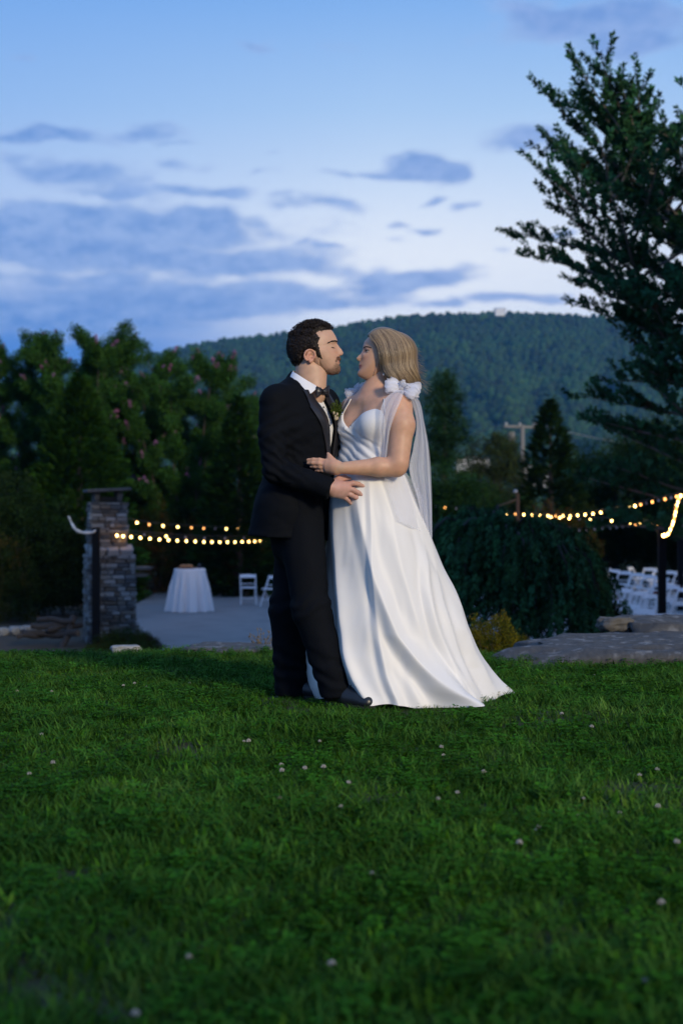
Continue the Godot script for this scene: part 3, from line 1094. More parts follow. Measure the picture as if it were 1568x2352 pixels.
func myrtle(called: String, label: String, base: Vector3, h: float, rad: float, n: int, flowers: int, r: RandomNumberGenerator) -> void:
	var o := thing(called, label, "tree", base)
	var tb := MB.new()
	var xf := []
	var cols := []
	var fx := []
	var fc := []
	var tips := []
	var stems := 7
	for k in stems:
		var a := TAU * k / stems + r.randf_range(-0.4, 0.4)
		var reach := rad * r.randf_range(0.35, 0.95)
		var top := h * (1.0 - 0.33 * (reach / rad) * r.randf_range(0.6, 1.0))
		var pts := PackedVector3Array()
		var rd := PackedFloat32Array()
		for i in 8:
			var t := i / 7.0
			pts.append(Vector3(cos(a) * (0.15 + reach * pow(t, 1.3)), top * t * 0.96 - 0.2, sin(a) * (0.15 + reach * pow(t, 1.3))) + rand_dir(r) * 0.05)
			rd.append(lerpf(0.055, 0.01, t))
		tb.tube(pts, rd, 6)
		for i in range(3, 8):
			for b in 3:
				var d := (Vector3(r.randf_range(-1, 1), r.randf_range(0.2, 1.1), r.randf_range(-1, 1)) + Vector3(cos(a), 0, sin(a)) * 0.4).normalized()
				var ln := r.randf_range(0.5, 1.1) * (0.8 + 0.05 * i)
				var e := pts[i] + d * ln
				tb.rod(pts[i], e, 0.012, 0.004, 4)
				tips.append([pts[i], e, d])
	for k in int(n * 1.6):
		var t: Array = tips[r.randi() % tips.size()]
		var f := pow(r.randf(), 0.6)
		var p: Vector3 = t[0].lerp(t[1], f * 1.05) + rand_dir(r) * 0.2 * (1.2 - f * 0.6)
		var s := r.randf_range(0.115, 0.21)
		xf.append(Transform3D(aim(rand_dir(r) + Vector3.UP, r).scaled_local(Vector3(s, s, s)), p))
		cols.append(tint(r, Color(0.034, 0.088, 0.020), 0.5))
	for k in flowers:
		var t: Array = tips[r.randi() % tips.size()]
		var p: Vector3 = t[1] + rand_dir(r) * 0.12
		var s := r.randf_range(0.14, 0.26)
		fx.append(Transform3D(aim(t[2] + Vector3.UP * 0.6, r).scaled_local(Vector3(s, s, s)), p))
		fc.append(tint(r, Color(0.27, 0.13, 0.25), 0.3))
	obj("trunk", tb.commit(), bark(0), o)
	copies("crown", leaf_clump("small"), leaf_mat(), xf, cols, o)
	copies("blossoms", leaf_clump("panicle"), leaf_mat(), fx, fc, o)

func round_tree(called: String, label: String, base: Vector3, h: float, lobes: Array, n: int, c: Color, r: RandomNumberGenerator, sz: float, group := "") -> void:
	var o := thing(called, label, "tree", base, group)
	var tb := MB.new()
	tb.tube(PackedVector3Array([Vector3(0, -0.4, 0), Vector3(0.06, h * 0.4, 0), Vector3(0, h * 0.85, 0)]), PackedFloat32Array([0.022 * h, 0.016 * h, 0.004 * h]), 8)
	var xf := []
	var cols := []
	var total := 0.0
	for l in lobes:
		total += l[1] * l[1]
		var p: Vector3 = l[0]
		var from := Vector3(0.03, minf(p.y * 0.62, h * 0.6), 0)
		tb.tube(PackedVector3Array([from, from.lerp(p, 0.55) + Vector3(0, -0.06, 0), p]), PackedFloat32Array([0.012 * h, 0.008 * h, 0.003 * h]), 5)
	var off := r.randf() * 70.0
	for l in lobes:
		var rad: float = l[1]
		for k in int(n * rad * rad / total):
			var d := rand_dir(r)
			if d.y < -0.55:
				d.y *= 0.5
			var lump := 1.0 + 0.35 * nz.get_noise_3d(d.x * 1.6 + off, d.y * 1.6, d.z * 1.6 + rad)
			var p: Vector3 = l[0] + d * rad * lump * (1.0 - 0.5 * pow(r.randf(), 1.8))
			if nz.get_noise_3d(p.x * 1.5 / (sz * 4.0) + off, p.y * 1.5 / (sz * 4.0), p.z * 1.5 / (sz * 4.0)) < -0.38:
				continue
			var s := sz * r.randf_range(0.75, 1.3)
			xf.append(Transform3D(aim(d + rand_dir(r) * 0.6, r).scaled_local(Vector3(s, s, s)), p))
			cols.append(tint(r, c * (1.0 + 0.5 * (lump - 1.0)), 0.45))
	obj("trunk", tb.commit(), bark(2), o)
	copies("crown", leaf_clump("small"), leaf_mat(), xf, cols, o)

func weeping_tree(r: RandomNumberGenerator) -> void:
	var o := thing("weeping_tree", "low weeping tree with cascading dark leaves right of the bride", "tree", Vector3(2.62, TERRACE, -15.4))
	var tb := MB.new()
	tb.tube(PackedVector3Array([Vector3(0.1, -0.2, 0), Vector3(0.15, 0.6, 0.05), Vector3(-0.05, 1.2, 0), Vector3(-0.1, 1.9, 0)]), PackedFloat32Array([0.13, 0.10, 0.08, 0.05]), 9)
	var xf := []
	var cols := []
	# arching limbs, each carrying a cascade
	for k in 90:
		var a := k * 2.399
		var ln := r.randf_range(0.6, 1.0)
		var right := maxf(0.0, cos(a))
		var rx := (1.46 + 0.28 * right) * ln
		var rz := 1.5 * ln
		var top := 2.65 - 0.75 * ln * ln * (0.35 + 0.75 * right) + r.randf_range(-0.34, 0.20)
		var fall := lerpf(0.7, 2.0, pow(ln, 2.0)) * r.randf_range(0.8, 1.1)
		var pts := PackedVector3Array()
		var rd := PackedFloat32Array()
		for i in 11:
			var t := i / 10.0
			var out := sin(minf(t * 1.25, 1.0) * PI * 0.5)
			var y := lerpf(1.5, top, sin(minf(t * 2.2, 1.0) * PI * 0.5)) - fall * pow(maxf(t - 0.3, 0.0) / 0.7, 1.7)
			pts.append(Vector3(cos(a) * rx * out - 0.05, maxf(y, 0.62 + 0.4 * absf(sin(k * 1.7))), sin(a) * rz * out) + rand_dir(r) * 0.04)
			rd.append(lerpf(0.03, 0.005, t))
		tb.tube(pts, rd, 5)
		for i in range(3, 11):
			for b in 6:
				var p := pts[i].lerp(pts[maxi(i - 1, 0)], r.randf()) + Vector3(r.randf_range(-0.16, 0.16), r.randf_range(-0.04, 0.1), r.randf_range(-0.16, 0.16))
				var s := r.randf_range(0.18, 0.34)
				if p.y - s < 0.05:
					s = maxf(0.12, p.y - 0.05)
				var bs := Basis(Vector3.UP, -a + PI / 2 + r.randf_range(-0.9, 0.9)).rotated(Vector3(-sin(a), 0, cos(a)), r.randf_range(-0.1, 0.45))
				xf.append(Transform3D(bs.scaled_local(Vector3(s * 0.9, s, s * 0.9)), p))
				cols.append(tint(r, Color(0.034, 0.092, 0.040), 0.65))
	obj("trunk", tb.commit(), bark(2), o)
	copies("crown", leaf_clump("weep"), leaf_mat(), xf, cols, o)

func shrub(called: String, label: String, base: Vector3, size: Vector3, n: int, c: Color, r: RandomNumberGenerator, sz: float, accent := Color.BLACK, share := 0.0, group := "") -> Node3D:
	var o := thing(called, label, "shrub", base, group)
	var tb := MB.new()
	for k in 9:
		var a := r.randf() * TAU
		tb.rod(Vector3(0, -0.05, 0), Vector3(cos(a) * size.x * 0.7, size.y * r.randf_range(0.5, 0.9), sin(a) * size.z * 0.7), 0.012, 0.004, 4)
	var xf := []
	var cols := []
	var off := r.randf() * 60.0
	for k in n:
		var d := rand_dir(r)
		d.y = absf(d.y)
		var lump := 1.0 + 0.3 * nz.get_noise_3d(d.x * 2.2 + off, d.y * 2.2, d.z * 2.2)
		var p := d * size * lump * (1.0 - 0.5 * pow(r.randf(), 2.0))
		var s := sz * r.randf_range(0.7, 1.3)
		xf.append(Transform3D(aim(d + Vector3.UP * 0.5 + rand_dir(r) * 0.5, r).scaled_local(Vector3(s, s, s)), p))
		cols.append(tint(r, accent if r.randf() < share else c, 0.4))
	obj("stem", tb.commit(), bark(0), o)
	copies("foliage", leaf_clump("small"), leaf_mat(), xf, cols, o)
	return o

func hedge(called: String, label: String, from: Vector3, to: Vector3, h: float, thick: float, n: int, c: Color, r: RandomNumberGenerator) -> void:
	var o := thing(called, label, "hedge", from)
	var d := to - from
	var side := d.cross(Vector3.UP).normalized()
	var tb := MB.new()
	var stems := int(d.length() / 0.6)
	for k in stems:
		var p := d * (k + 0.5) / stems
		tb.rod(p + Vector3(0, -0.2, 0), p + Vector3(r.randf_range(-0.2, 0.2), h * 0.85, 0), 0.03, 0.01, 5)
	var xf := []
	var cols := []
	for k in n:
		var t := r.randf()
		var y := h * sqrt(r.randf())
		var u := r.randf_range(-1, 1)
		u = signf(u) * pow(absf(u), 0.5)
		var bump := 0.22 * nz.get_noise_2d(t * d.length() * 0.9, y * 0.9)
		var p := d * t + Vector3(0, y + (0.25 * nz.get_noise_2d(t * d.length() * 0.7, 30.0) if y > h * 0.7 else 0.0), 0) + side * u * (thick * 0.5 + bump)
		var s := r.randf_range(0.13, 0.24)
		xf.append(Transform3D(aim(side * u + Vector3.UP * 0.4 + rand_dir(r) * 0.7, r).scaled_local(Vector3(s, s, s)), p))
		cols.append(tint(r, c, 0.5))
	obj("stem", tb.commit(), bark(2), o)
	copies("foliage", leaf_clump("small"), leaf_mat(), xf, cols, o)

func build_hedges() -> void:
	var r := RandomNumberGenerator.new()
	r.seed = 99
	hedge("hedge", "tall dark hedge behind the patio table and chairs", Vector3(-6.4, TERRACE, -37.6), Vector3(4.0, TERRACE, -39.6), 2.55, 0.9, 6200, Color(0.016, 0.032, 0.012), r)
	hedge("hedge", "dark hedge along the far side of the white seating", Vector3(4.0, TERRACE, -40.4), Vector3(14.5, TERRACE, -41.4), 2.3, 0.9, 6200, Color(0.016, 0.030, 0.012), r)
	hedge("hedge", "low dark hedge left of the stone fireplace", Vector3(-11.5, TERRACE, -27.0), Vector3(-5.9, TERRACE, -28.5), 2.0, 0.9, 3000, Color(0.016, 0.030, 0.011), r)
	# nandina along the tops of the hedges, coppery new growth
	var cop := Color(0.11, 0.055, 0.018)
	var spots := [[352, 43.0], [395, 44.5], [452, 43.0], [505, 44.0], [560, 43.5], [612, 44.2], [1240, 42.5], [1290, 43.0], [1340, 43.5]]
	var words := ["under the leftmost lit bulbs", "beside the thin dark trunk", "right of the thin dark trunk", "under the middle crape myrtle", "under the conical evergreen", "next to the groom's jacket hem", "right of the little wooden post", "above the weeping tree's right shoulder", "farthest right along the hedge"]
	for k in spots.size():
		var s: Array = spots[k]
		var p := at(s[0], 1240, s[1])
		p.y = TERRACE
		var o := shrub("nandina_shrub", "coppery tipped shrub over the hedge " + words[k], p, Vector3(0.75, 2.75, 0.6), 330, Color(0.045, 0.062, 0.016), r, 0.16, cop, 0.4, "coppery shrubs over the hedge")
		o.position.z -= 0.9
	shrub("golden_shrub", "low golden yellow shrub at the lawn edge right of the dress", Vector3(1.24, ground_y(1.24, -5.0) + 0.10, -5.0), Vector3(0.40, 0.58, 0.34), 1500, Color(0.115, 0.105, 0.012), r, 0.042, Color(0.07, 0.085, 0.014), 0.4)
	shrub("golden_shrub", "smaller yellow green shrub under the weeping tree, right of the golden one", Vector3(1.52, ground_y(1.52, -5.5) + 0.05, -5.5), Vector3(0.30, 0.50, 0.26), 900, Color(0.085, 0.095, 0.014), r, 0.042, Color(0.055, 0.075, 0.014), 0.4)
	shrub("yellow_shrub", "yellow leaved shrub at the far left edge", at(8, 1420, 33), Vector3(0.8, 2.1, 0.8), 700, Color(0.030, 0.045, 0.012), r, 0.13, Color(0.09, 0.065, 0.02), 0.15)
	# clumps of ground cover on the bank beside the fireplace
	var bank := [[256, 27.0, 0.34, 0.30], [288, 27.6, 0.42, 0.34], [322, 27.2, 0.36, 0.26], [272, 29.0, 0.4, 0.46], [304, 26.2, 0.42, 0.16], [345, 26.0, 0.32, 0.12], [236, 26.3, 0.4, 0.12]]
	var bw := ["against the black post", "in the middle of the bank", "nearest the patio edge", "at the foot of the chimney", "in front of the bank's middle", "at the patio's near corner", "in front of the chimney"]
	for k in bank.size():
		var s: Array = bank[k]
		var p := at(s[0], 1400, s[1])
		p.y = TERRACE - 0.02
		shrub("ground_cover_plant", "low green ground cover clump " + bw[k], p, Vector3(s[2], s[3], 0.4), 260, Color(0.040, 0.060, 0.014), r, 0.055, Color(0.07, 0.05, 0.02), 0.2, "ground cover on the bank")
	# a dry weed beside the groom's leg
	var o := thing("dry_weed", "dry pale weed with thin stalks left of the groom's legs", "weed", at(604, 1486, 9.9))
	var mb := MB.new()
	for k in 16:
		var a := r.randf_range(-1.2, 1.2)
		var b := Vector3(r.randf_range(-0.05, 0.05), -0.06, r.randf_range(-0.05, 0.05))
		var e := b + Vector3(sin(a) * 0.13, 0.10 + r.randf() * 0.10, r.randf_range(-0.08, 0.08))
		mb.tube(PackedVector3Array([b, b.lerp(e, 0.5) + Vector3(0, 0.02, 0), e]), PackedFloat32Array([0.0025, 0.002, 0.001]), 4)
		for i in 3:
			leaf_into(mb, b.lerp(e, 0.4 + 0.25 * i), (rand_dir(r) + Vector3.UP).normalized(), Vector3.RIGHT, 0.03, 0.01)
	obj("stalks", mb.commit(), mat("dry_stalk", lin(0.16, 0.12, 0.06), 0.9), o)

func boulder(called: String, label: String, ctr: Vector3, s: Vector3, sd: float, m: Material, yaw := 0.0, flat := 0.55) -> void:
	var mb := MB.new()
	mb.ball(Vector3.ZERO, Vector3.ONE, 56, 34)
	for k in mb.v.size():
		var p := mb.v[k]
		var q := p
		# squarish, flat topped
		q.y = clampf(q.y * 1.5, -1.0, flat) + 0.04 * q.y
		var m4 := pow(pow(absf(p.x), 4.0) + pow(absf(p.z), 4.0) + 1e-6, 0.25)
		var m2 := sqrt(p.x * p.x + p.z * p.z + 1e-6)
		q.x *= lerpf(1.0, m2 / m4, 0.6)
		q.z *= lerpf(1.0, m2 / m4, 0.6)
		var n := 0.22 * nz.get_noise_3d(p.x * 0.9 + sd, p.y * 0.9, p.z * 0.9) + 0.09 * nz.get_noise_3d(p.x * 2.6 + sd, p.y * 2.6, p.z * 2.6) + 0.03 * nz.get_noise_3d(p.x * 8.0, p.y * 8.0, p.z * 8.0 + sd)
		mb.v[k] = q * (1.0 + n)
	var o := obj(called, mb.commit(), m)
	o.transform = Transform3D(Basis(Vector3.UP, yaw).scaled_local(s), ctr)
	tag(o, label, "rock")

func build_rocks() -> void:
	var m := mat("lichen_rock", Color.WHITE, 0.88, {"albedo_texture": noise_tex(0.012, [lin(0.035, 0.037, 0.04), lin(0.05, 0.051, 0.053), lin(0.075, 0.075, 0.076), lin(0.06, 0.058, 0.057), lin(0.18, 0.18, 0.18), lin(0.28, 0.28, 0.28)], 15, false, 5), "uv1_triplanar": true, "uv1_world_triplanar": true, "uv1_scale": Vector3(1.1, 1.1, 1.1)})
	m.normal_enabled = true
	m.normal_texture = noise_tex(0.02, [], 16, true, 5)
	m.normal_scale = 0.8
	var pale := mat("pale_rock", Color.WHITE, 0.88, {"albedo_texture": noise_tex(0.015, [lin(0.20, 0.20, 0.195), lin(0.30, 0.30, 0.29), lin(0.38, 0.38, 0.37)], 17, false, 5), "uv1_triplanar": true, "uv1_world_triplanar": true})
	boulder("boulder", "large flat grey rock ledge with pale lichen at right", Vector3(2.36, -0.12, -2.55), Vector3(1.42, 0.21, 0.80), 3.0, m, -0.05, 0.8)
	boulder("boulder", "raised block of grey rock behind the flat ledge", Vector3(2.75, -0.07, -3.7), Vector3(0.80, 0.20, 0.5), 9.0, m, 0.1, 0.8)
	boulder("rock", "small flat stone lying on top of the raised rock block", at(1412, 1432, 10.3), Vector3(0.125, 0.05, 0.10), 25.0, mat("tan_rock", lin(0.10, 0.093, 0.082), 0.9), 0.2, 0.8)
	boulder("rock", "flat lichen spotted rock at the lawn crest left of the groom", at(528, 1502, 9.75), Vector3(0.34, 0.085, 0.28), 33.0, m, 0.0, 0.7)
	boulder("rock", "small white rock in the grass right of the black post", at(290, 1490, 11.5), Vector3(0.115, 0.035, 0.08), 41.0, pale, 0.2, 0.7)
	for k in 6:
		boulder("rock", ["pale border stone at the far left edge", "pale border stone second from the left edge", "third pale border stone from the left", "border stone left of the log pile", "border stone touching the log pile", "pale stone beside the chimney base at the patio"][k], at([8, 36, 62, 86, 108, 306][k], [1450, 1447, 1445, 1447, 1450, 1440][k], 29.5), Vector3(0.13, 0.09, 0.12), 50.0 + k * 7, pale, k * 0.7, 0.7)

# ---------------------------------------------------------------- people
func P(px: float, py: float, z := 0.0) -> Vector3:
	return at(px, py, CAM_Z - z)

func Z1(x: float, y: float, z := 0.0) -> Vector3:      # a finer drawing scale for the upper bodies
	return P(627.2 + x * 0.248, 708.7 + y * 0.248, z)

func Z2(x: float, y: float, z := 0.0) -> Vector3:      # and for the hands at the waist
	return P(552.0 + x * 0.296, 1003.5 + y * 0.296, z)

func skin_mat() -> StandardMaterial3D:
	return mat("skin", Color.WHITE, 0.48, {"vertex_color_use_as_albedo": true, "vertex_color_is_srgb": true, "metallic_specular": 0.45, "subsurf_scatter_enabled": true, "subsurf_scatter_strength": 0.12})

# A head as a surface round the axis between the ears. prof: [angle, radius, base radius, half width of the feature in mm].
class Head:
	var prof := []
	var ctr := Vector3.ZERO
	var f := Vector3.RIGHT
	var u := Vector3.UP
	var l := Vector3.BACK
	var unit := 0.000517
	var w := 143.0
	var dents := []     # [angle, x, depth, angle width, x width]
	var tabp := PackedFloat32Array()
	var tabb := PackedFloat32Array()
	var tabs := PackedFloat32Array()
	func prepare() -> void:
		for k in 721:
			var a := -180.0 + k * 0.5
			tabp.append(val(a, 1))
			tabb.append(val(a, 2))
			tabs.append(val(a, 3))
		for pass_n in 2:
			for t in [tabp, tabb, tabs]:
				var c: PackedFloat32Array = t.duplicate()
				for k in range(1, 720):
					t[k] = (c[k - 1] + 2.0 * c[k] + c[k + 1]) * 0.25
	func val(a: float, c: int) -> float:
		for i in prof.size() - 1:
			if a <= prof[i + 1][0]:
				var t: float = (a - prof[i][0]) / (prof[i + 1][0] - prof[i][0])
				return lerpf(prof[i][c], prof[i + 1][c], smoothstep(0.0, 1.0, t) * 0.6 + t * 0.4)
		return prof[-1][c]
	func tab(t: PackedFloat32Array, a: float) -> float:
		var x := clampf((a + 180.0) * 2.0, 0.0, 719.99)
		var i := int(x)
		return lerpf(t[i], t[i + 1], x - i)
	func radius(a: float, b: float) -> float:
		var x := w * sin(b)
		var base := tab(tabb, a)
		var s := tab(tabs, a) / (unit * 1000.0)
		var g := x / s
		var rr := base + (tab(tabp, a) - base) * exp(-g * g)
		for d in dents:
			var p: float = (a - d[0]) / d[3]
			var q: float = (absf(x) - d[1]) / d[4]
			if p * p + q * q < 9.0:
				rr += d[2] * exp(-p * p - q * q)
		var e := 1.0
		if a > -75.0 and a < 70.0:
			e = 1.0 + 0.32 * smoothstep(70.0, 0.0, a) + 0.12 * smoothstep(-20.0, -45.0, a)
		return rr * pow(maxf(cos(b), 0.0), e)
	func local(a: float, b: float) -> Vector3:     # forward, up, aside, in drawing units
		var rr := radius(a, b)
		var t := deg_to_rad(a)
		return Vector3(rr * cos(t), rr * sin(t), w * sin(b))
	func world(p: Vector3) -> Vector3:
		return ctr + (f * p.x + u * p.y + l * p.z) * unit
	func near_b(fx: float, up: float) -> float:
		var a := rad_to_deg(atan2(up, fx))
		var want := sqrt(fx * fx + up * up)
		var lo := 0.0
		var hi := PI / 2
		for k in 22:
			var m := (lo + hi) * 0.5
			if radius(a, m) > want:
				lo = m
			else:
				hi = m
		return lo
	func near(fx: float, up: float, side := 1.0, lift := 0.0) -> Vector3:
		var a := rad_to_deg(atan2(up, fx))
		var b := near_b(fx, up)
		var p := local(a, b)
		p.z *= side
		return world(p + normal_at(a, b, side) * lift)
	func normal_at(a: float, b: float, side := 1.0) -> Vector3:
		var p0 := local(a, b)
		var pa := local(a + 2.0, b)
		var pb := local(a, minf(b + 0.04, 1.56))
		var n := (pa - p0).cross(pb - p0).normalized()
		if n.dot(p0) < 0.0:
			n = -n
		n.z *= side
		return n
	func mesh_into(mb: MB, na: int, nb: int, colf: Callable) -> void:
		var base := mb.v.size()
		for j in nb + 1:
			var b := lerpf(-1.5, 1.5, float(j) / nb)
			for i in na:
				var a := -180.0 + 360.0 * i / na
				var p := local(a, b)
				mb.col = colf.call(a, p)
				mb.add(world(p))
		for j in nb:
			for i in na:
				var i2 := (i + 1) % na
				mb.quad(base + j * na + i, base + j * na + i2, base + (j + 1) * na + i2, base + (j + 1) * na + i)
		for e in [0, nb]:
			var c := mb.add(world(local(0.0, lerpf(-1.5, 1.5, float(e) / nb)) * Vector3(0, 0, 1.0)))
			for i in na:
				var i2 := (i + 1) % na
				if e == 0:
					mb.tri(c, base + i2, base + i)
				else:
					mb.tri(c, base + e * na + i, base + e * na + i2)

func poly_dist(poly: PackedVector2Array, p: Vector2) -> float:   # positive inside
	var d := 1e9
	for k in poly.size():
		d = minf(d, p.distance_to(Geometry2D.get_closest_point_to_segment(p, poly[k], poly[(k + 1) % poly.size()])))
	return d if Geometry2D.is_point_in_polygon(p, poly) else -d

func part_of(root: Node3D, called: String, mesh: Mesh, m: Material) -> MeshInstance3D:
	var o := obj(called, mesh, m, root)
	o.position = -root.position
	return o

func ear_into(mb: MB, hd: Head, cx: float, cy: float, hw: float, hh: float, tilt: float, side: float) -> void:
	var fd := Field.new()
	var c := hd.near(cx, cy, side, 0.0)
	var ff := (hd.f * cos(tilt) + hd.u * sin(tilt))
	var uu := (hd.u * cos(tilt) - hd.f * sin(tilt))
	var out := hd.l * side
	# leaning back and away from the skull
	var pt := func(x: float, y: float, o: float) -> Vector3:
		return c + ff * x * hw + uu * y * hh + out * (o + 0.010 * (0.6 - x * 0.8) + 0.004)
	var rim := []
	for k in 13:
		var a := lerpf(-0.2, 4.3, k / 12.0)
		rim.append(pt.call(cos(a) * 0.92, sin(a) * 0.95 if sin(a) > 0.0 else sin(a) * 0.8, 0.004))
	for k in rim.size() - 1:
		fd.limb(rim[k], 0.0042, rim[k + 1], 0.0042, 0.004)
	fd.limb(pt.call(0.55, 0.0, -0.006), 0.006, pt.call(0.1, -0.1, -0.010), 0.010, 0.008)
	fd.limb(pt.call(-0.3, 0.55, -0.004), 0.0085, pt.call(-0.45, -0.15, -0.004), 0.0085, 0.006)
	fd.limb(pt.call(0.15, 0.6, -0.006), 0.008, pt.call(-0.25, 0.3, -0.004), 0.008, 0.006)
	fd.limb(pt.call(0.45, -0.65, -0.002), 0.0075, pt.call(0.2, -0.85, 0.0), 0.008, 0.008)
	fd.limb(pt.call(-0.3, -0.35, -0.003), 0.007, pt.call(0.2, -0.7, -0.003), 0.007, 0.006)
	fd.limb(pt.call(0.62, -0.15, -0.001), 0.005, pt.call(0.6, -0.4, -0.001), 0.005, 0.005)
	fd.mesh_into(mb, 0.0024)

func eye_into(white: MB, iris: MB, lid: MB, lash: MB, hd: Head, fx: float, up: float, side: float, cover: float, gaze: Vector3, skin: Color) -> void:
	var c := hd.near(fx, up, side, -15.0)
	white.ball(c, Vector3.ONE * 0.0112, 16, 12)
	var g := gaze.normalized()
	iris.ball(c + g * 0.0062, Vector3.ONE * 0.0058, 10, 8)
	var fw := (hd.f * 0.75 + hd.l * side * 0.55).normalized()
	var sd := hd.u.cross(fw).normalized()
	lid.col = skin
	var shell := func(a: float, b: float, r: float) -> Vector3:
		return c + (fw * cos(a) * cos(b) + sd * sin(a) * cos(b) + hd.u * sin(b)) * r
	lid.grid(14, 8, func(s: float, t: float) -> Vector3:
		var a := lerpf(-1.35, 1.35, s)
		return shell.call(a, lerpf(cover * (1.0 - 0.35 * pow(a / 1.35, 2.0)), 1.35, t), 0.0128))
	lid.grid(14, 6, func(s: float, t: float) -> Vector3:
		var a := lerpf(-1.35, 1.35, s)
		return shell.call(a, lerpf(-1.35, minf(-0.42, cover - 0.12), t), 0.0124))
	var pts := PackedVector3Array()
	var rd := PackedFloat32Array()
	for k in 11:
		var a := lerpf(-1.25, 1.25, k / 10.0)
		pts.append(shell.call(a, cover * (1.0 - 0.35 * pow(a / 1.35, 2.0)), 0.0133))
		rd.append(0.0017)
	lash.tube(pts, rd, 5)
	for k in 9:
		var a := lerpf(-1.1, 1.2, k / 8.0)
		var p: Vector3 = shell.call(a, cover * (1.0 - 0.35 * pow(a / 1.35, 2.0)), 0.0133)
		lash.rod(p, p + (p - c).normalized() * 0.006 + hd.u * (0.002 if cover > 0.0 else -0.003), 0.0006, 0.0002, 3)

func brow_into(mb: MB, hd: Head, pts: Array, thick: float, r: RandomNumberGenerator) -> void:
	for side in [1.0, -1.0]:
		for k in 150:
			var t := r.randf()
			var q := spline(pts, t)
			var wdt := thick * (1.0 - 0.6 * pow(absf(t - 0.4), 1.5))
			var a := hd.near(q.x, q.y + r.randf_range(-wdt, wdt), side, 1.5)
			var q2 := spline(pts, minf(t + 0.15, 1.0))
			var b := hd.near(lerpf(q.x, q2.x, 0.9) , lerpf(q.y, q2.y, 0.9) + r.randf_range(-2, 5), side, 3.0)
			mb.rod(a, b, 0.0008, 0.0004, 3)

func noise_skin(base: Color, p: Vector3, amt := 0.10) -> Color:
	var n := 1.0 + amt * nz.get_noise_3d(p.x * 28.0, p.y * 28.0, p.z * 28.0)
	return Color(base.r * n, base.g * (n - 0.03 * nz.get_noise_3d(p.x * 9.0, p.y * 9.0, p.z * 9.0)), base.b * n).linear_to_srgb()

func paint(mb: MB, from: int, base: Color) -> void:
	for k in range(from, mb.v.size()):
		mb.c[k] = noise_skin(base, mb.v[k])

func build_people() -> void:
	build_groom()
	build_bride()

# ---- groom ----
func groom_head() -> Head:
	var h := Head.new()
	h.ctr = Z1(390, 370, 0.0)
	h.prof = [[-180, 240, 240, 40], [-150, 212, 212, 40], [-125, 170, 170, 40], [-100, 170, 170, 40], [-80, 205, 205, 40], [-66, 262, 245, 40], [-55, 298, 275, 38], [-47.4, 316, 286, 30], [-42, 313, 282, 27], [-37.3, 293, 272, 26], [-34, 267, 262, 24], [-30, 266, 250, 22], [-28.2, 246, 245, 22], [-26.3, 256, 240, 22], [-23, 257, 232, 24], [-20, 246, 226, 22], [-17, 233, 220, 17], [-13.9, 257, 214, 14.5], [-9.2, 263, 209, 13], [-4.2, 248, 205, 11], [4.7, 220, 201, 9.5], [12.7, 205, 200, 11], [19, 217, 208, 34], [32, 219, 216, 40], [47, 226, 226, 40], [60, 230, 230, 40], [90, 233, 233, 40], [120, 238, 238, 40], [150, 242, 242, 40], [180, 240, 240, 40]]
	h.dents = [[5.0, 62.0, -15.0, 9.0, 24.0], [-9.0, 62.0, 5.0, 12.0, 22.0], [-11.0, 27.0, -9.0, 5.0, 9.0], [18.0, 60.0, 5.0, 6.0, 30.0], [-33.0, 75.0, -7.0, 12.0, 22.0]]
	h.prepare()
	return h

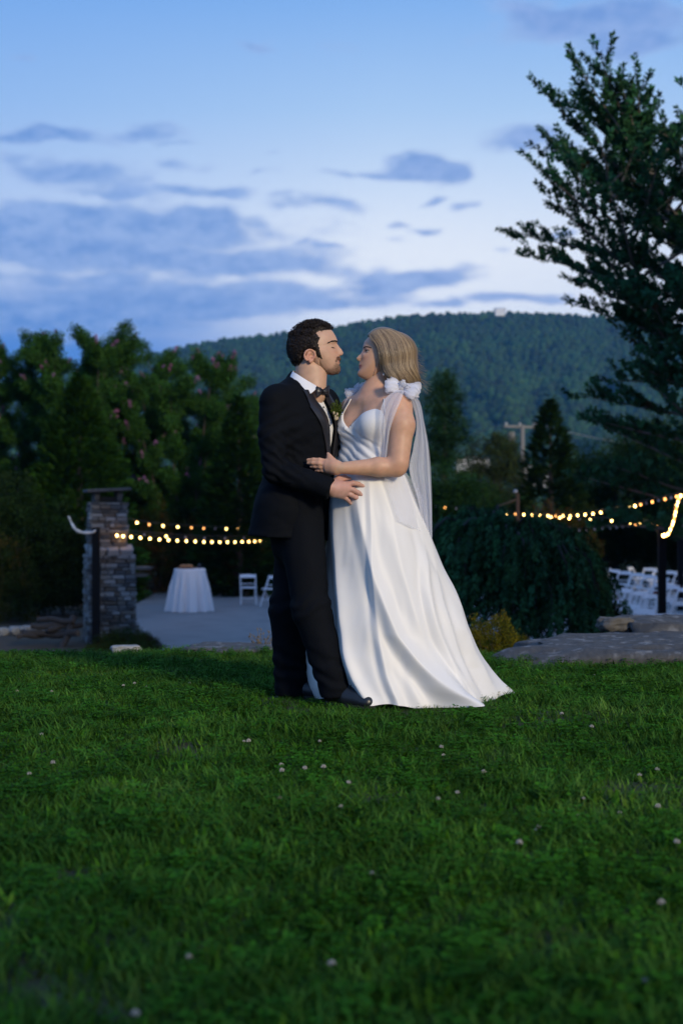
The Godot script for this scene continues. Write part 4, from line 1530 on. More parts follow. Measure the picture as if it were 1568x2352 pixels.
func build_groom() -> void:
	var r := RandomNumberGenerator.new()
	r.seed = 3
	var o := thing("person", "groom in black suit and bow tie, holding the bride's waist", "person", Vector3(-0.12, 0.0, 0.05))
	var sk := Color(0.57, 0.345, 0.235)
	var hd := groom_head()
	# --- body: head, neck, hands in one mesh
	var mb := MB.new()
	var stub := PackedVector2Array()
	for q in [[440, 470], [405, 545], [415, 600], [470, 635], [520, 640], [600, 625], [650, 590], [650, 545], [622, 528], [602, 512], [585, 500], [565, 525], [540, 560], [490, 565], [455, 520]]:
		stub.append(Vector2(q[0] - 390, 370 - q[1]))
	var must := PackedVector2Array()
	for q in [[592, 446], [640, 440], [650, 478], [625, 486], [600, 490], [578, 506], [572, 496]]:
		must.append(Vector2(q[0] - 390, 370 - q[1]))
	var chin := PackedVector2Array()
	for q in [[600, 515], [650, 520], [650, 610], [600, 625], [560, 620], [575, 580]]:
		chin.append(Vector2(q[0] - 390, 370 - q[1]))
	hd.mesh_into(mb, 250, 84, func(a: float, p: Vector3) -> Color:
		var c := sk
		var q := Vector2(p.x, p.y)
		var n := 0.5 + 0.5 * nz.get_noise_3d(p.x * 0.16, p.y * 0.16, p.z * 0.16)
		if a < 0.0 and a > -75.0:
			var s := smoothstep(-14.0, 26.0, poly_dist(stub, q)) * 0.62
			s = maxf(s, smoothstep(-4.0, 8.0, poly_dist(must, q)) * 0.9)
			s = maxf(s, smoothstep(-6.0, 16.0, poly_dist(chin, q)) * 0.66)
			if absf(a + 29.2) < 2.6 and absf(p.z) < 40.0:
				s *= 0.25
				c = Color(0.42, 0.19, 0.16)
			c = c.lerp(Color(0.055, 0.035, 0.026), clampf(s * (0.65 + 0.6 * n), 0.0, 0.93))
		# a warmer cheek and nose
		c = c.lerp(Color(0.56, 0.27, 0.2), 0.25 * exp(-pow((a + 12.0) / 14.0, 2.0)))
		return noise_skin(c, hd.world(p), 0.07))
	var s0 := mb.v.size()
	ear_into(mb, hd, -48, -84, 0.027, 0.031, -0.12, 1.0)
	ear_into(mb, hd, -48, -84, 0.027, 0.031, -0.12, -1.0)
	paint(mb, s0, Color(0.58, 0.29, 0.20))
	s0 = mb.v.size()
	var nk := Field.new()
	nk.limb(Z1(352, 560, 0.0), 0.055, Z1(348, 800, 0.0), 0.056, 0.03)
	nk.limb(Z1(428, 600, 0.0), 0.030, Z1(398, 790, 0.010), 0.038, 0.05)
	nk.limb(Z1(300, 520, 0.0), 0.048, Z1(320, 800, -0.01), 0.055, 0.03)
	nk.mesh_into(mb, 0.006)
	# what the suit covers
	var inn := Field.new()
	inn.limb(Vector3(-0.17, 1.49, 0.0), 0.05, Vector3(-0.20, 1.32, 0.0), 0.09, 0.05)
	inn.limb(Vector3(-0.265, 1.40, 0.10), 0.05, Vector3(-0.115, 1.40, -0.10), 0.05, 0.05)
	inn.limb(Vector3(-0.20, 1.32, 0.0), 0.09, Vector3(-0.19, 0.95, 0.0), 0.09, 0.05)
	inn.limb(Vector3(-0.265, 1.40, 0.10), 0.045, P(632, 1080, 0.215), 0.036, 0.03)
	inn.limb(P(632, 1080, 0.215), 0.036, Z2(660, 385, 0.262), 0.026, 0.02)
	inn.limb(Vector3(-0.115, 1.40, -0.10), 0.045, Vector3(0.04, 1.18, -0.30), 0.036, 0.03)
	inn.limb(Vector3(0.04, 1.18, -0.30), 0.036, Vector3(0.125, 1.125, -0.225), 0.026, 0.02)
	inn.limb(Vector3(-0.20, 0.92, 0.07), 0.085, P(714, 1398, 0.155), 0.055, 0.04)
	inn.limb(P(714, 1398, 0.155), 0.055, P(772, 1585, 0.185), 0.04, 0.04)
	inn.limb(Vector3(-0.19, 0.92, -0.06), 0.085, P(664, 1400, -0.05), 0.055, 0.04)
	inn.limb(P(664, 1400, -0.05), 0.055, P(671, 1590, -0.10), 0.04, 0.04)
	inn.mesh_into(mb, 0.014)
	paint(mb, s0, sk)
	s0 = mb.v.size()
	# right hand, spread on the bride's hip
	var ha := Field.new()
	ha.limb(Z2(660, 385, 0.262), 0.029, Z2(735, 402, 0.238), 0.029, 0.02)
	ha.limb(Z2(720, 375, 0.238), 0.022, Z2(820, 372, 0.208), 0.0165, 0.022)
	ha.limb(Z2(720, 400, 0.238), 0.023, Z2(822, 402, 0.212), 0.0165, 0.018)
	ha.limb(Z2(720, 420, 0.236), 0.022, Z2(808, 432, 0.208), 0.0160, 0.018)
	ha.limb(Z2(716, 432, 0.234), 0.020, Z2(786, 458, 0.202), 0.0145, 0.018)
	ha.chain([Z2(824, 368, 0.206), Z2(872, 358, 0.200), Z2(915, 366, 0.186), Z2(955, 383, 0.172)], [0.0128, 0.0115, 0.0105, 0.0082], 0.006)
	ha.chain([Z2(828, 400, 0.210), Z2(876, 412, 0.203), Z2(916, 434, 0.188), Z2(950, 462, 0.172)], [0.0130, 0.0118, 0.0106, 0.0084], 0.006)
	ha.chain([Z2(812, 432, 0.206), Z2(856, 450, 0.199), Z2(894, 470, 0.185), Z2(928, 490, 0.171)], [0.0125, 0.0113, 0.0102, 0.0082], 0.006)
	ha.chain([Z2(788, 458, 0.200), Z2(820, 478, 0.193), Z2(838, 496, 0.182), Z2(852, 516, 0.170)], [0.0112, 0.0100, 0.0090, 0.0074], 0.005)
	ha.chain([Z2(725, 360, 0.226), Z2(765, 325, 0.200), Z2(806, 318, 0.184), Z2(846, 324, 0.172)], [0.018, 0.0138, 0.0118, 0.0086], 0.014)
	ha.mesh_into(mb, 0.0032)
	# the left hand at the small of the bride's back
	var hb := Field.new()
	var W := Vector3(0.125, 1.125, -0.225)
	hb.limb(W, 0.027, W + Vector3(0.05, 0.0, 0.012), 0.028, 0.02)
	hb.limb(W + Vector3(0.03, 0.018, 0.01), 0.018, W + Vector3(0.095, 0.025, 0.03), 0.015, 0.02)
	hb.limb(W + Vector3(0.03, -0.018, 0.01), 0.018, W + Vector3(0.09, -0.028, 0.03), 0.014, 0.02)
	for k in 4:
		var b := W + Vector3(0.095, 0.03 - 0.02 * k, 0.03)
		var ln: float = [0.07, 0.078, 0.072, 0.056][k]
		hb.chain([b, b + Vector3(ln * 0.45, 0.004 - 0.004 * k, 0.022), b + Vector3(ln * 0.75, 0.004 - 0.006 * k, 0.05), b + Vector3(ln * 0.9, 0.002 - 0.008 * k, 0.075)], [0.0122, 0.011, 0.010, 0.008], 0.006)
	hb.chain([W + Vector3(0.02, 0.024, 0.01), W + Vector3(0.05, 0.055, 0.02), W + Vector3(0.085, 0.068, 0.03)], [0.016, 0.0128, 0.009], 0.012)
	hb.mesh_into(mb, 0.0038)
	paint(mb, s0, Color(0.55, 0.31, 0.25))
	# redder knuckles and finger ends
	part_of(o, "body", mb.commit(), skin_mat())
	# nails
	var nl := MB.new()
	for q in [[954, 379, 0.1755], [949, 458, 0.176], [927, 486, 0.175], [851, 512, 0.174]]:
		nl.ball(Z2(q[0], q[1], q[2] + 0.003), Vector3(0.0062, 0.0042, 0.003), 8, 6, Basis(Vector3.BACK, -0.6))
	part_of(o, "fingernails", nl.commit(), mat("nail", lin(0.62, 0.40, 0.34), 0.3))
	# eyes
	var wh := MB.new()
	var ir := MB.new()
	var ld := MB.new()
	var ls := MB.new()
	for sd in [1.0, -1.0]:
		eye_into(wh, ir, ld, ls, hd, 160.0, 10.0, sd, -0.30, Vector3(0.8, -0.5, 0.3 * sd), (sk * 0.92).linear_to_srgb())
	part_of(o, "eye", wh.commit(), mat("eye_white", lin(0.62, 0.58, 0.55), 0.2))
	part_of(o, "iris", ir.commit(), mat("iris", lin(0.03, 0.018, 0.01), 0.15))
	part_of(o, "eyelid", ld.commit(), skin_mat())
	part_of(o, "eyelashes", ls.commit(), mat("dark_hair", lin(0.017, 0.0115, 0.009), 0.55, {"metallic_specular": 0.35}))
	var br := MB.new()
	brow_into(br, hd, [Vector3(202, 62, 0), Vector3(180, 62, 0), Vector3(150, 56, 0), Vector3(112, 36, 0)], 8.0, r)
	# --- hair
	var mask := PackedVector2Array()
	for q in [[600, 60], [560, 180], [545, 195], [500, 205], [430, 216], [392, 240], [432, 292], [414, 335], [428, 400], [452, 476], [404, 450], [396, 402], [330, 385], [288, 415], [284, 480], [258, 562], [215, 590], [60, 500], [60, 60]]:
		mask.append(Vector2(q[0] - 390, 370 - q[1]))
	var outer := [[-180, 264], [-160, 261], [-147, 260], [-132, 254], [-122, 222], [-110, 190], [40, 228], [47, 240], [54, 244], [68.6, 250], [88, 257], [110, 258], [132, 266], [153, 268], [180, 264]]
	var hair := MB.new()
	var na := 170
	var nb := 60
	var hbse := hair.v.size()
	var on := []
	for j in nb + 1:
		var b := lerpf(-1.53, 1.53, float(j) / nb)
		for i in na:
			var a := -180.0 + 360.0 * i / na
			var p := hd.local(a, b)
			var m := smoothstep(-2.0, 26.0, poly_dist(mask, Vector2(p.x, p.y)))
			if a < 40.0 and a > -110.0 and absf(b) < 0.7:
				m = 0.0
			var th := lerpf(17.0, maxf(look(outer, a) - hd.tab(hd.tabp, a), 6.0), pow(cos(b), 1.2))
			th *= 0.82 + 0.35 * nz.get_noise_3d(p.x * 0.035, p.y * 0.035, p.z * 0.035)
			var n := hd.normal_at(a, absf(b), signf(b))
			on.append(m)
			hair.add(hd.world(p + n * th * m))
	for j in nb:
		for i in na:
			var i2 := (i + 1) % na
			if maxf(maxf(on[j * na + i], on[j * na + i2]), maxf(on[(j + 1) * na + i], on[(j + 1) * na + i2])) > 0.02:
				hair.quad(hbse + j * na + i, hbse + j * na + i2, hbse + (j + 1) * na + i2, hbse + (j + 1) * na + i)
	# short curls over the cap
	for k in 2600:
		var a := r.randf_range(-180.0, 180.0)
		var b := asin(r.randf_range(-1.0, 1.0))
		if a < 44.0 and a > -112.0 and absf(b) < 0.75:
			continue
		var p := hd.local(a, b)
		var m := smoothstep(-2.0, 26.0, poly_dist(mask, Vector2(p.x, p.y)))
		if m < 0.12:
			continue
		var th := lerpf(17.0, maxf(look(outer, a) - hd.tab(hd.tabp, a), 6.0), pow(cos(b), 1.2)) * m
		var n := hd.normal_at(a, absf(b), signf(b))
		var back := Vector3(-0.6, -0.5, 0).normalized()
		if p.y > 150.0:
			back = Vector3(0.8, 0.1, 0)
		back = (back + rand_dir(r) * 0.8)
		back = (back - n * back.dot(n)).normalized()
		var sd := n.cross(back)
		var ln := (40.0 if p.y > 120.0 else 22.0) * r.randf_range(0.7, 1.3) * (0.5 + 0.5 * m)
		var pts := PackedVector3Array()
		var rd := PackedFloat32Array()
		for i in 6:
			var t := i / 5.0
			pts.append(hd.world(p + n * (th * 0.80 + sin(t * PI) * (24.0 * r.randf_range(0.5, 1.2) if p.y > 120.0 else 8.0) * m) + back * ln * t + sd * sin(t * 5.0) * 5.0))
			rd.append(lerpf(0.0020, 0.0007, t))
		hair.tube(pts, rd, 4)
	part_of(o, "hair", hair.commit(), mat("dark_hair", lin(0.017, 0.0115, 0.009), 0.55, {"metallic_specular": 0.35}))
	part_of(o, "eyebrow", br.commit(), mat("dark_hair", lin(0.017, 0.0115, 0.009), 0.55, {"metallic_specular": 0.35}))
	# beard: short bristles on the jaw, thicker on lip and chin
	var bd := MB.new()
	for k in 3600:
		var poly: PackedVector2Array = [stub, must, chin, must, chin][k % 5]
		var q := Vector2(r.randf_range(0, 262), r.randf_range(-270, -60))
		if poly_dist(poly, q) < 0.0 or (k % 5 == 0 and r.randf() < 0.5):
			continue
		var a := rad_to_deg(atan2(q.y, q.x))
		if q.length() > hd.tab(hd.tabp, a) + 4.0:
			continue
		if absf(a + 29.0) < 2.0:
			continue
		for sd in [1.0, -1.0]:
			var p := hd.near(q.x, q.y, sd, 0.0)
			var e := hd.near(q.x + r.randf_range(-3, 4), q.y - r.randf_range(3, 8), sd, 3.5)
			bd.rod(p, e, 0.0007 if poly == must else 0.00045, 0.0002, 3)
	part_of(o, "beard", bd.commit(), mat("dark_hair", lin(0.017, 0.0115, 0.009), 0.55, {"metallic_specular": 0.35}))

	# --- clothes. f: the way his chest faces, s: towards his right side
	var f := Vector3(0.8, 0, 0.6)
	var s := Vector3(-0.6, 0, 0.8)
	var wool := mat("black_wool", Color.WHITE, 0.78, {"albedo_texture": noise_tex(0.25, [lin(0.0035, 0.0045, 0.0068), lin(0.0050, 0.0062, 0.0088), lin(0.0070, 0.0082, 0.0112)], 70, false, 2), "uv1_triplanar": true, "uv1_scale": Vector3(4, 4, 4), "metallic_specular": 0.18})
	var C := Vector3(-0.195, 1.30, 0.0)
	var jk := Field.new()
	var sr := Vector3(-0.312, 1.418, 0.16)
	var sl := Vector3(-0.085, 1.432, -0.155)
	jk.limb(sr + Vector3(0.03, 0.012, -0.03), 0.066, sl, 0.070, 0.05)
	jk.limb(Vector3(-0.215, 1.475, 0.01), 0.075, Vector3(-0.165, 1.50, 0.0), 0.062, 0.09)
	for e in [-1.0, 1.0]:
		jk.limb(C + s * 0.095 * e + Vector3(0, 0.07, 0), 0.108, C + s * 0.10 * e, 0.118, 0.07)
		jk.limb(C + s * 0.10 * e, 0.118, Vector3(-0.19, 1.08, 0.0) + s * 0.072 * e, 0.108, 0.07)
		jk.limb(Vector3(-0.19, 1.08, 0.0) + s * 0.072 * e, 0.108, Vector3(-0.215, 0.92, 0.0) + s * 0.088 * e, 0.126, 0.06)
		jk.limb(Vector3(-0.215, 0.92, 0.0) + s * 0.088 * e, 0.126, Vector3(-0.235, 0.76, 0.0) + s * 0.090 * e, 0.134, 0.06)
	jk.limb(C + f * 0.06 + Vector3(0, 0.03, 0), 0.085, Vector3(-0.19, 1.08, 0) + f * 0.045, 0.075, 0.06)
	# the skirt of the jacket swings out at the back
	jk.limb(Vector3(-0.29, 1.02, 0.0), 0.085, Vector3(-0.365, 0.78, 0.02), 0.078, 0.06)
	var body_field := Field.new()
	for k in jk.A.size():
		body_field.limb(jk.A[k], jk.RA[k], jk.A[k] + jk.AB[k], jk.RA[k] + jk.RB[k], jk.K[k])
	var elbow := P(632, 1080, 0.215)
	var cuff := P(760, 1124, 0.262)
	jk.limb(sr, 0.072, sr.lerp(elbow, 0.5) + Vector3(-0.012, 0, 0), 0.064, 0.035)
	jk.limb(sr.lerp(elbow, 0.5) + Vector3(-0.012, 0, 0), 0.064, elbow, 0.060, 0.02)
	jk.limb(elbow, 0.060, cuff + (cuff - elbow).normalized() * 0.05, 0.049, 0.012)
	var lel := Vector3(0.04, 1.18, -0.30)
	var lcf := Vector3(0.10, 1.13, -0.240)
	jk.limb(sl, 0.068, lel, 0.058, 0.03)
	jk.limb(lel, 0.058, lcf + (lcf - lel).normalized() * 0.05, 0.046, 0.012)
	var open_near := [[1.08, -0.062], [1.16, -0.048], [1.23, -0.038], [1.305, -0.022], [1.376, 0.008], [1.43, 0.030], [1.48, 0.055], [1.56, 0.09]]
	var open_far := [[1.08, -0.072], [1.16, -0.088], [1.305, -0.092], [1.376, -0.076], [1.46, -0.055], [1.56, -0.08]]
	var cdir := (cuff - elbow).normalized()
	var ldir := (lcf - lel).normalized()
	jk.cut = func(p: Vector3, d: float) -> float:
		var q := p - C
		if q.dot(f) > 0.02 and p.y > 1.06 and p.y < 1.55:
			var u := q.dot(s)
			var lo := look(open_far, p.y)
			var hi := look(open_near, p.y)
			# only from the front: the bed of the opening lies 2 cm under the cloth
			if p.distance_to(elbow) > 0.13 and q.dot(s) < 0.12:
				d = maxf(d, minf(u - lo, hi - u))
		# hem, a little longer at the back
		d = maxf(d, 0.785 + 0.10 * (p.x + 0.40) * -0.6 - p.y)
		# the fronts part below the button
		if q.dot(f) > 0.05 and p.y < 1.03:
			d = maxf(d, 0.006 + 0.045 * (1.03 - p.y) - absf(q.dot(s) + 0.075))
		# flat ends to the sleeves
		var e := (p - cuff).dot(cdir)
		if e > -0.02 and p.distance_to(cuff) < 0.12:
			d = maxf(d, e)
		e = (p - lcf).dot(ldir)
		if e > -0.02 and p.distance_to(lcf) < 0.10:
			d = maxf(d, e)
		return d
	var jm := MB.new()
	jk.mesh_into(jm, 0.0078)
	jm.displace(func(p: Vector3, n: Vector3) -> float:
		var k := 0.0032 * nz.get_noise_3d(p.x * 10.0, p.y * 16.0, p.z * 10.0)
		# creases gather inside the elbow and along the sleeve
		var e := p.distance_to(elbow + Vector3(0.03, 0.02, 0.02))
		k += 0.007 * exp(-e * e / 0.012) * sin((p.y * 1.0 + p.x * 0.75) * 135.0 + 2.5 * nz.get_noise_3d(p.x * 9.0, p.y * 9.0, p.z * 9.0))
		var su := p.distance_to(sr + Vector3(0.02, -0.14, 0.03))
		k += 0.004 * exp(-su * su / 0.02) * sin((p.y * 1.0 - p.x * 0.5) * 95.0 + 2.0 * nz.get_noise_3d(p.x * 7.0, p.y * 7.0, p.z * 7.0))
		return k)
	part_of(o, "jacket", jm.commit(), wool)
	# shirt
	var sh := Field.new()
	for k in body_field.A.size() - 1:
		sh.limb(body_field.A[k], body_field.RA[k] - 0.013, body_field.A[k] + body_field.AB[k], body_field.RA[k] + body_field.RB[k] - 0.013, body_field.K[k])
	sh.cut = func(p: Vector3, d: float) -> float:
		return maxf(maxf(d, 0.99 - p.y), (p - C).dot(s) - 0.16)
	var sm := MB.new()
	sh.mesh_into(sm, 0.008)
	sm.displace(func(p: Vector3, _n: Vector3) -> float:
		return 0.0022 * nz.get_noise_3d(p.x * 14.0, p.y * 9.0, p.z * 14.0) + 0.0012 * (1.0 if absf((p - C).dot(s) + 0.045 - (p.y - 1.2) * 0.1) < 0.016 else 0.0))
	var cotton := mat("white_cotton", lin(0.78, 0.78, 0.80), 0.7)
	var shirt := part_of(o, "shirt", sm.commit(), cotton)
	# finds the cloth straight in front of a place on the chest
	var front := func(fd: Field, u: float, y: float, lift: float) -> Vector3:
		var p := Vector3(C.x, y, C.z) + s * u + f * 0.40
		for k in 50:
			var d := fd.at(p)
			if d < 0.0006:
				break
			p -= f * d
		return p + f * lift
	# lapels: satin strips along the opening, folded back
	for side in [0, 1]:
		var tb: Array = [open_near, open_far][side]
		var sg: float = [1.0, -1.0][side]
		var lp := MB.new()
		var surf := func(t: float, q: float, lift: float) -> Vector3:
			var y := lerpf(1.475, 1.10, t)
			var wd := lerpf(0.052, 0.072, smoothstep(0.0, 0.22, t)) if t < 0.22 else 0.072 * pow(1.0 - (t - 0.22) / 0.78, 0.75) + 0.006
			var u := look(tb, y) + sg * (wd * q - 0.004)
			return front.call(body_field, u, y, lift + 0.004 * sin(q * PI))
		lp.grid(10, 40, func(a: float, b: float) -> Vector3: return surf.call(b, a, 0.0085))
		lp.grid(10, 40, func(a: float, b: float) -> Vector3: return surf.call(b, a, 0.0045))
		for k in 40:
			for e in [0.0, 1.0]:
				lp.face(surf.call(k / 40.0, e, 0.0085), surf.call((k + 1) / 40.0, e, 0.0085), surf.call((k + 1) / 40.0, e, 0.0045), surf.call(k / 40.0, e, 0.0045))
		part_of(o, "lapel", lp.commit(), mat("black_satin", lin(0.016, 0.015, 0.018), 0.34))
	# jacket collar round the back of the neck
	var nc := Vector3(-0.158, 1.52, 0.0)
	var jc := MB.new()
	var ring := func(a: float, rr: float, y: float) -> Vector3:
		# a = 0 at the front of the neck, along f
		var dd := f * cos(a) * rr * 1.06 + s * sin(a) * rr
		return nc + dd + Vector3(0, y - (dd.dot(f)) * 0.52, 0)
	jc.grid(40, 4, func(q: float, t: float) -> Vector3:
		var a := lerpf(1.35, TAU - 1.35, q)
		return ring.call(a, lerpf(0.083, 0.112, t), lerpf(0.012, -0.044, pow(t, 1.2))))
	jc.grid(40, 2, func(q: float, t: float) -> Vector3:
		var a := lerpf(1.35, TAU - 1.35, q)
		return ring.call(a, lerpf(0.0775, 0.083, t), lerpf(-0.03, 0.012, t)))
	part_of(o, "collar", jc.commit(), wool)
	# shirt collar with its two wings
	var sc := MB.new()
	var bodyp := func(u: float, y: float, w: float) -> Vector3: return Vector3(C.x, y, C.z) + s * u + f * w
	for side in [1.0, -1.0]:
		var tops := []
		var lows := []
		for q in [[0.0, 1.577, -0.028], [0.045, 1.570, -0.012], [0.064, 1.553, 0.030], [0.050, 1.526, 0.070], [0.005, 1.500, 0.096]]:
			tops.append(bodyp.call(q[0] * side, q[1], q[2]))
		for q in [[0.0, 1.530, -0.046], [0.060, 1.524, -0.026], [0.088, 1.498, 0.025], [0.074, 1.452, 0.098], [0.012, 1.488, 0.112]]:
			lows.append(bodyp.call(q[0] * side, q[1], q[2]))
		for lay in [0.0, 0.003]:
			sc.grid(40, 6, func(q: float, t: float) -> Vector3:
				var a := spline(tops, q)
				var e := spline(lows, q)
				return a.lerp(e, t) + (f * 0.5 + s * side).normalized() * (lay + 0.005 * sin(t * PI)))
	obj("collar", sc.commit(), cotton, shirt)
	var stud := MB.new()
	for q in [[457, 905], [477, 1075]]:
		var w := Z1(q[0], q[1], 0.1)
		var u := (w - C).dot(s)
		# walk along the placket to the point seen there
		u = -0.04 if q[1] < 1000 else -0.058
		var p: Vector3 = front.call(sh, u, w.y, 0.002)
		stud.ball(p, Vector3.ONE * 0.0048, 10, 8)
	obj("stud", stud.commit(), mat("onyx", lin(0.006, 0.006, 0.007), 0.12), shirt)
	# bow tie
	var bt := MB.new()
	var bc := Z1(462, 768, 0.052)
	for e in [1.0, -1.0]:
		for lay in 2:
			bt.grid(12, 10, func(q: float, t: float) -> Vector3:
				var x := q
				var hgt := lerpf(0.010, 0.029, pow(x, 0.7)) * (1.0 - 0.25 * smoothstep(0.9, 1.0, x))
				var puff := sin(minf(x * 1.15, 1.0) * PI) * 0.010 * (1.0 if lay == 0 else -0.7)
				var pleat := 0.0035 * cos((t - 0.5) * 16.0) * (1.0 - x)
				return bc + s * e * (0.006 + x * 0.046) + Vector3(0, (t - 0.5) * 2.0 * hgt, 0) + f * (puff * (1.0 - pow(absf(t - 0.5) * 2.0, 3.0)) + pleat + lay * -0.002) + Vector3(0, -0.006 * x * e, 0))
	bt.ball(bc + f * 0.006, Vector3(0.010, 0.0135, 0.010), 12, 8)
	part_of(o, "bow_tie", bt.commit(), mat("black_satin", lin(0.016, 0.015, 0.018), 0.34))
	# pocket flap and the seam of the jacket
	var pf := MB.new()
	for k in 8:
		var t0 := k / 8.0
		var t1 := (k + 1) / 8.0
		var q := func(t: float, dy: float, lift: float) -> Vector3:
			var p := P(lerpf(616, 664, t), lerpf(1101, 1106, t) + dy, 0.5)
			for i in 60:
				var d: float = jk.at(p)
				if d < 0.0006:
					break
				p.z -= d * 0.8
			return p + Vector3(0, 0, lift)
		pf.face(q.call(t0, 0, 0.006), q.call(t1, 0, 0.006), q.call(t1, 3.2, 0.006), q.call(t0, 3.2, 0.006))
		pf.face(q.call(t0, 3.2, 0.006), q.call(t1, 3.2, 0.006), q.call(t1, 3.2, -0.002), q.call(t0, 3.2, -0.002))
		pf.face(q.call(t0, 0, -0.002), q.call(t1, 0, -0.002), q.call(t1, 0, 0.006), q.call(t0, 0, 0.006))
	part_of(o, "pocket", pf.commit(), wool)
	# trousers
	var tr := Field.new()
	var kn := P(714, 1398, 0.155)
	var an := P(772, 1585, 0.185)
	var kf := P(664, 1400, -0.05)
	var af := P(671, 1590, -0.10)
	var hn := Vector3(-0.20, 0.90, 0.08)
	var hf := Vector3(-0.19, 0.90, -0.07)
	tr.limb(hn + Vector3(0, 0.08, 0), 0.105, hf + Vector3(0, 0.08, 0), 0.105, 0.05)
	tr.limb(hn, 0.112, kn, 0.086, 0.05)
	tr.limb(kn, 0.086, an, 0.078, 0.04)
	tr.limb(hf, 0.112, kf, 0.090, 0.05)
	tr.limb(kf, 0.090, af, 0.084, 0.05)
	tr.limb(hn + Vector3(-0.06, -0.03, -0.05), 0.10, hn + Vector3(-0.05, -0.16, -0.05), 0.08, 0.06)
	tr.cut = func(p: Vector3, d: float) -> float:
		return maxf(d, (0.040 if p.x > -0.15 + (0.0 if p.z > 0.0 else 0.2) else 0.012) - p.y)
	var tm := MB.new()
	tr.mesh_into(tm, 0.0088)
	tm.displace(func(p: Vector3, _n: Vector3) -> float:
		var k := 0.004 * nz.get_noise_3d(p.x * 9.0, p.y * 5.0, p.z * 9.0)
		var low := exp(-pow((p.y - 0.16) / 0.10, 2.0))
		k += 0.0050 * low * sin(p.y * 88.0 + p.x * 30.0 + 3.0 * nz.get_noise_3d(p.x * 6.0, p.y * 6.0, p.z * 6.0))
		var knee := exp(-pow((p.y - 0.47) / 0.09, 2.0))
		k += 0.0035 * knee * sin(p.y * 75.0 - p.x * 45.0 + 3.0 * nz.get_noise_3d(p.x * 6.0, p.y * 6.0, p.z * 6.0))
		return k)
	part_of(o, "trousers", tm.commit(), wool)
	# shoes
	var leather := mat("black_leather", lin(0.012, 0.014, 0.018), 0.36)
	for k in 2:
		var heel: Vector3 = [P(762, 1603, 0.16), Vector3(-0.262, 0.03, -0.115)][k]
		heel.y = 0.035
		var dir: Vector3 = [Vector3(0.79, 0, 0.61), Vector3(0.93, 0, 0.37)][k]
		var sd := dir.cross(Vector3.UP)
		var toe := heel + dir * 0.235
		var fd := Field.new()
		fd.limb(heel + Vector3(0, 0.012, 0), 0.036, heel + dir * 0.08 + Vector3(0, 0.018, 0), 0.038, 0.02)
		fd.limb(heel + dir * 0.06 + Vector3(0, 0.035, 0), 0.034, heel + dir * 0.15 + Vector3(0, 0.018, 0), 0.031, 0.03)
		fd.limb(heel + dir * 0.10 + sd * 0.012, 0.034, toe - dir * 0.03 + sd * 0.006 + Vector3(0, -0.008, 0), 0.029, 0.03)
		fd.limb(heel + dir * 0.10 - sd * 0.012, 0.034, toe - dir * 0.03 - sd * 0.006 + Vector3(0, -0.008, 0), 0.029, 0.03)
		fd.limb(heel + Vector3(0, 0.05, 0), 0.037, heel + dir * 0.045 + Vector3(0, 0.07, 0), 0.036, 0.03)
		fd.cut = func(p: Vector3, d: float) -> float: return maxf(d, 0.012 - p.y)
		var m := MB.new()
		fd.mesh_into(m, 0.005)
		var shoe := part_of(o, "shoe", m.commit(), leather)
		var so := MB.new()
		var outl := PackedVector2Array()
		for i in 28:
			var a := TAU * i / 28
			var wdt := 0.041 + 0.006 * cos(a)
			outl.append(Vector2(0.5 * 0.29 * cos(a), sin(a) * wdt))
		var c := heel + dir * 0.108
		for i in 28:
			var p0 := outl[i]
			var p1 := outl[(i + 1) % 28]
			var g := func(q: Vector2, y: float) -> Vector3: return Vector3(c.x, y, c.z) + dir * q.x + sd * q.y
			so.face(g.call(p0, 0.016), g.call(p1, 0.016), g.call(p1, 0.002), g.call(p0, 0.002))
			so.face(g.call(Vector2.ZERO, 0.016), g.call(p1, 0.016), g.call(p0, 0.016), g.call(Vector2.ZERO, 0.016))
		obj("sole", so.commit(), mat("sole_rubber", lin(0.012, 0.012, 0.012), 0.7), shoe)
		var la := MB.new()
		for i in 4:
			var p := heel + dir * (0.07 + 0.022 * i) + Vector3(0, 0.078 - 0.0085 * i, 0)
			la.tube(PackedVector3Array([p - sd * 0.02, p + Vector3(0, 0.006, 0), p + sd * 0.02 + dir * 0.006]), PackedFloat32Array([0.0022, 0.0022, 0.0022]), 5)
		for e in [1.0, -1.0]:
			var pts := PackedVector3Array()
			var rd := PackedFloat32Array()
			for i in 13:
				var a := TAU * i / 12.0
				pts.append(heel + dir * (0.075 + 0.006 * sin(a * 2.0)) + sd * e * (0.018 - 0.018 * cos(a)) + Vector3(0, 0.080 + 0.012 * sin(a) - 0.008 * (1.0 - cos(a)), 0))
				rd.append(0.0018)
			la.tube(pts, rd, 5)
		obj("laces", la.commit(), mat("lace", lin(0.008, 0.008, 0.009), 0.6), shoe)
	# boutonniere on the far lapel
	var bo := thing("boutonniere", "small green fern boutonniere with cream buds on the groom's lapel", "flower", P(772, 950, 0.035))
	var gm := MB.new()
	for k in 46:
		var a := r.randf_range(-0.7, 0.8)
		var b := Vector3(r.randf_range(-0.006, 0.006), -0.03, 0.0)
		var ln := r.randf_range(0.04, 0.095)
		var e := b + Vector3(sin(a) * ln * 0.5, cos(a) * ln, r.randf_range(-0.01, 0.02))
		gm.col = Color(0.05, 0.09, 0.02).lerp(Color(0.10, 0.13, 0.03), r.randf()).linear_to_srgb()
		gm.tube(PackedVector3Array([b, b.lerp(e, 0.5) + Vector3(0, 0, 0.006), e]), PackedFloat32Array([0.0012, 0.001, 0.0005]), 4)
		for i in 6:
			var p := b.lerp(e, 0.35 + 0.11 * i)
			leaf_into(gm, p, (rand_dir(r) + (e - b).normalized()).normalized(), rand_dir(r), 0.015, 0.006)
	obj("greenery", gm.commit(), leaf_mat(), bo)
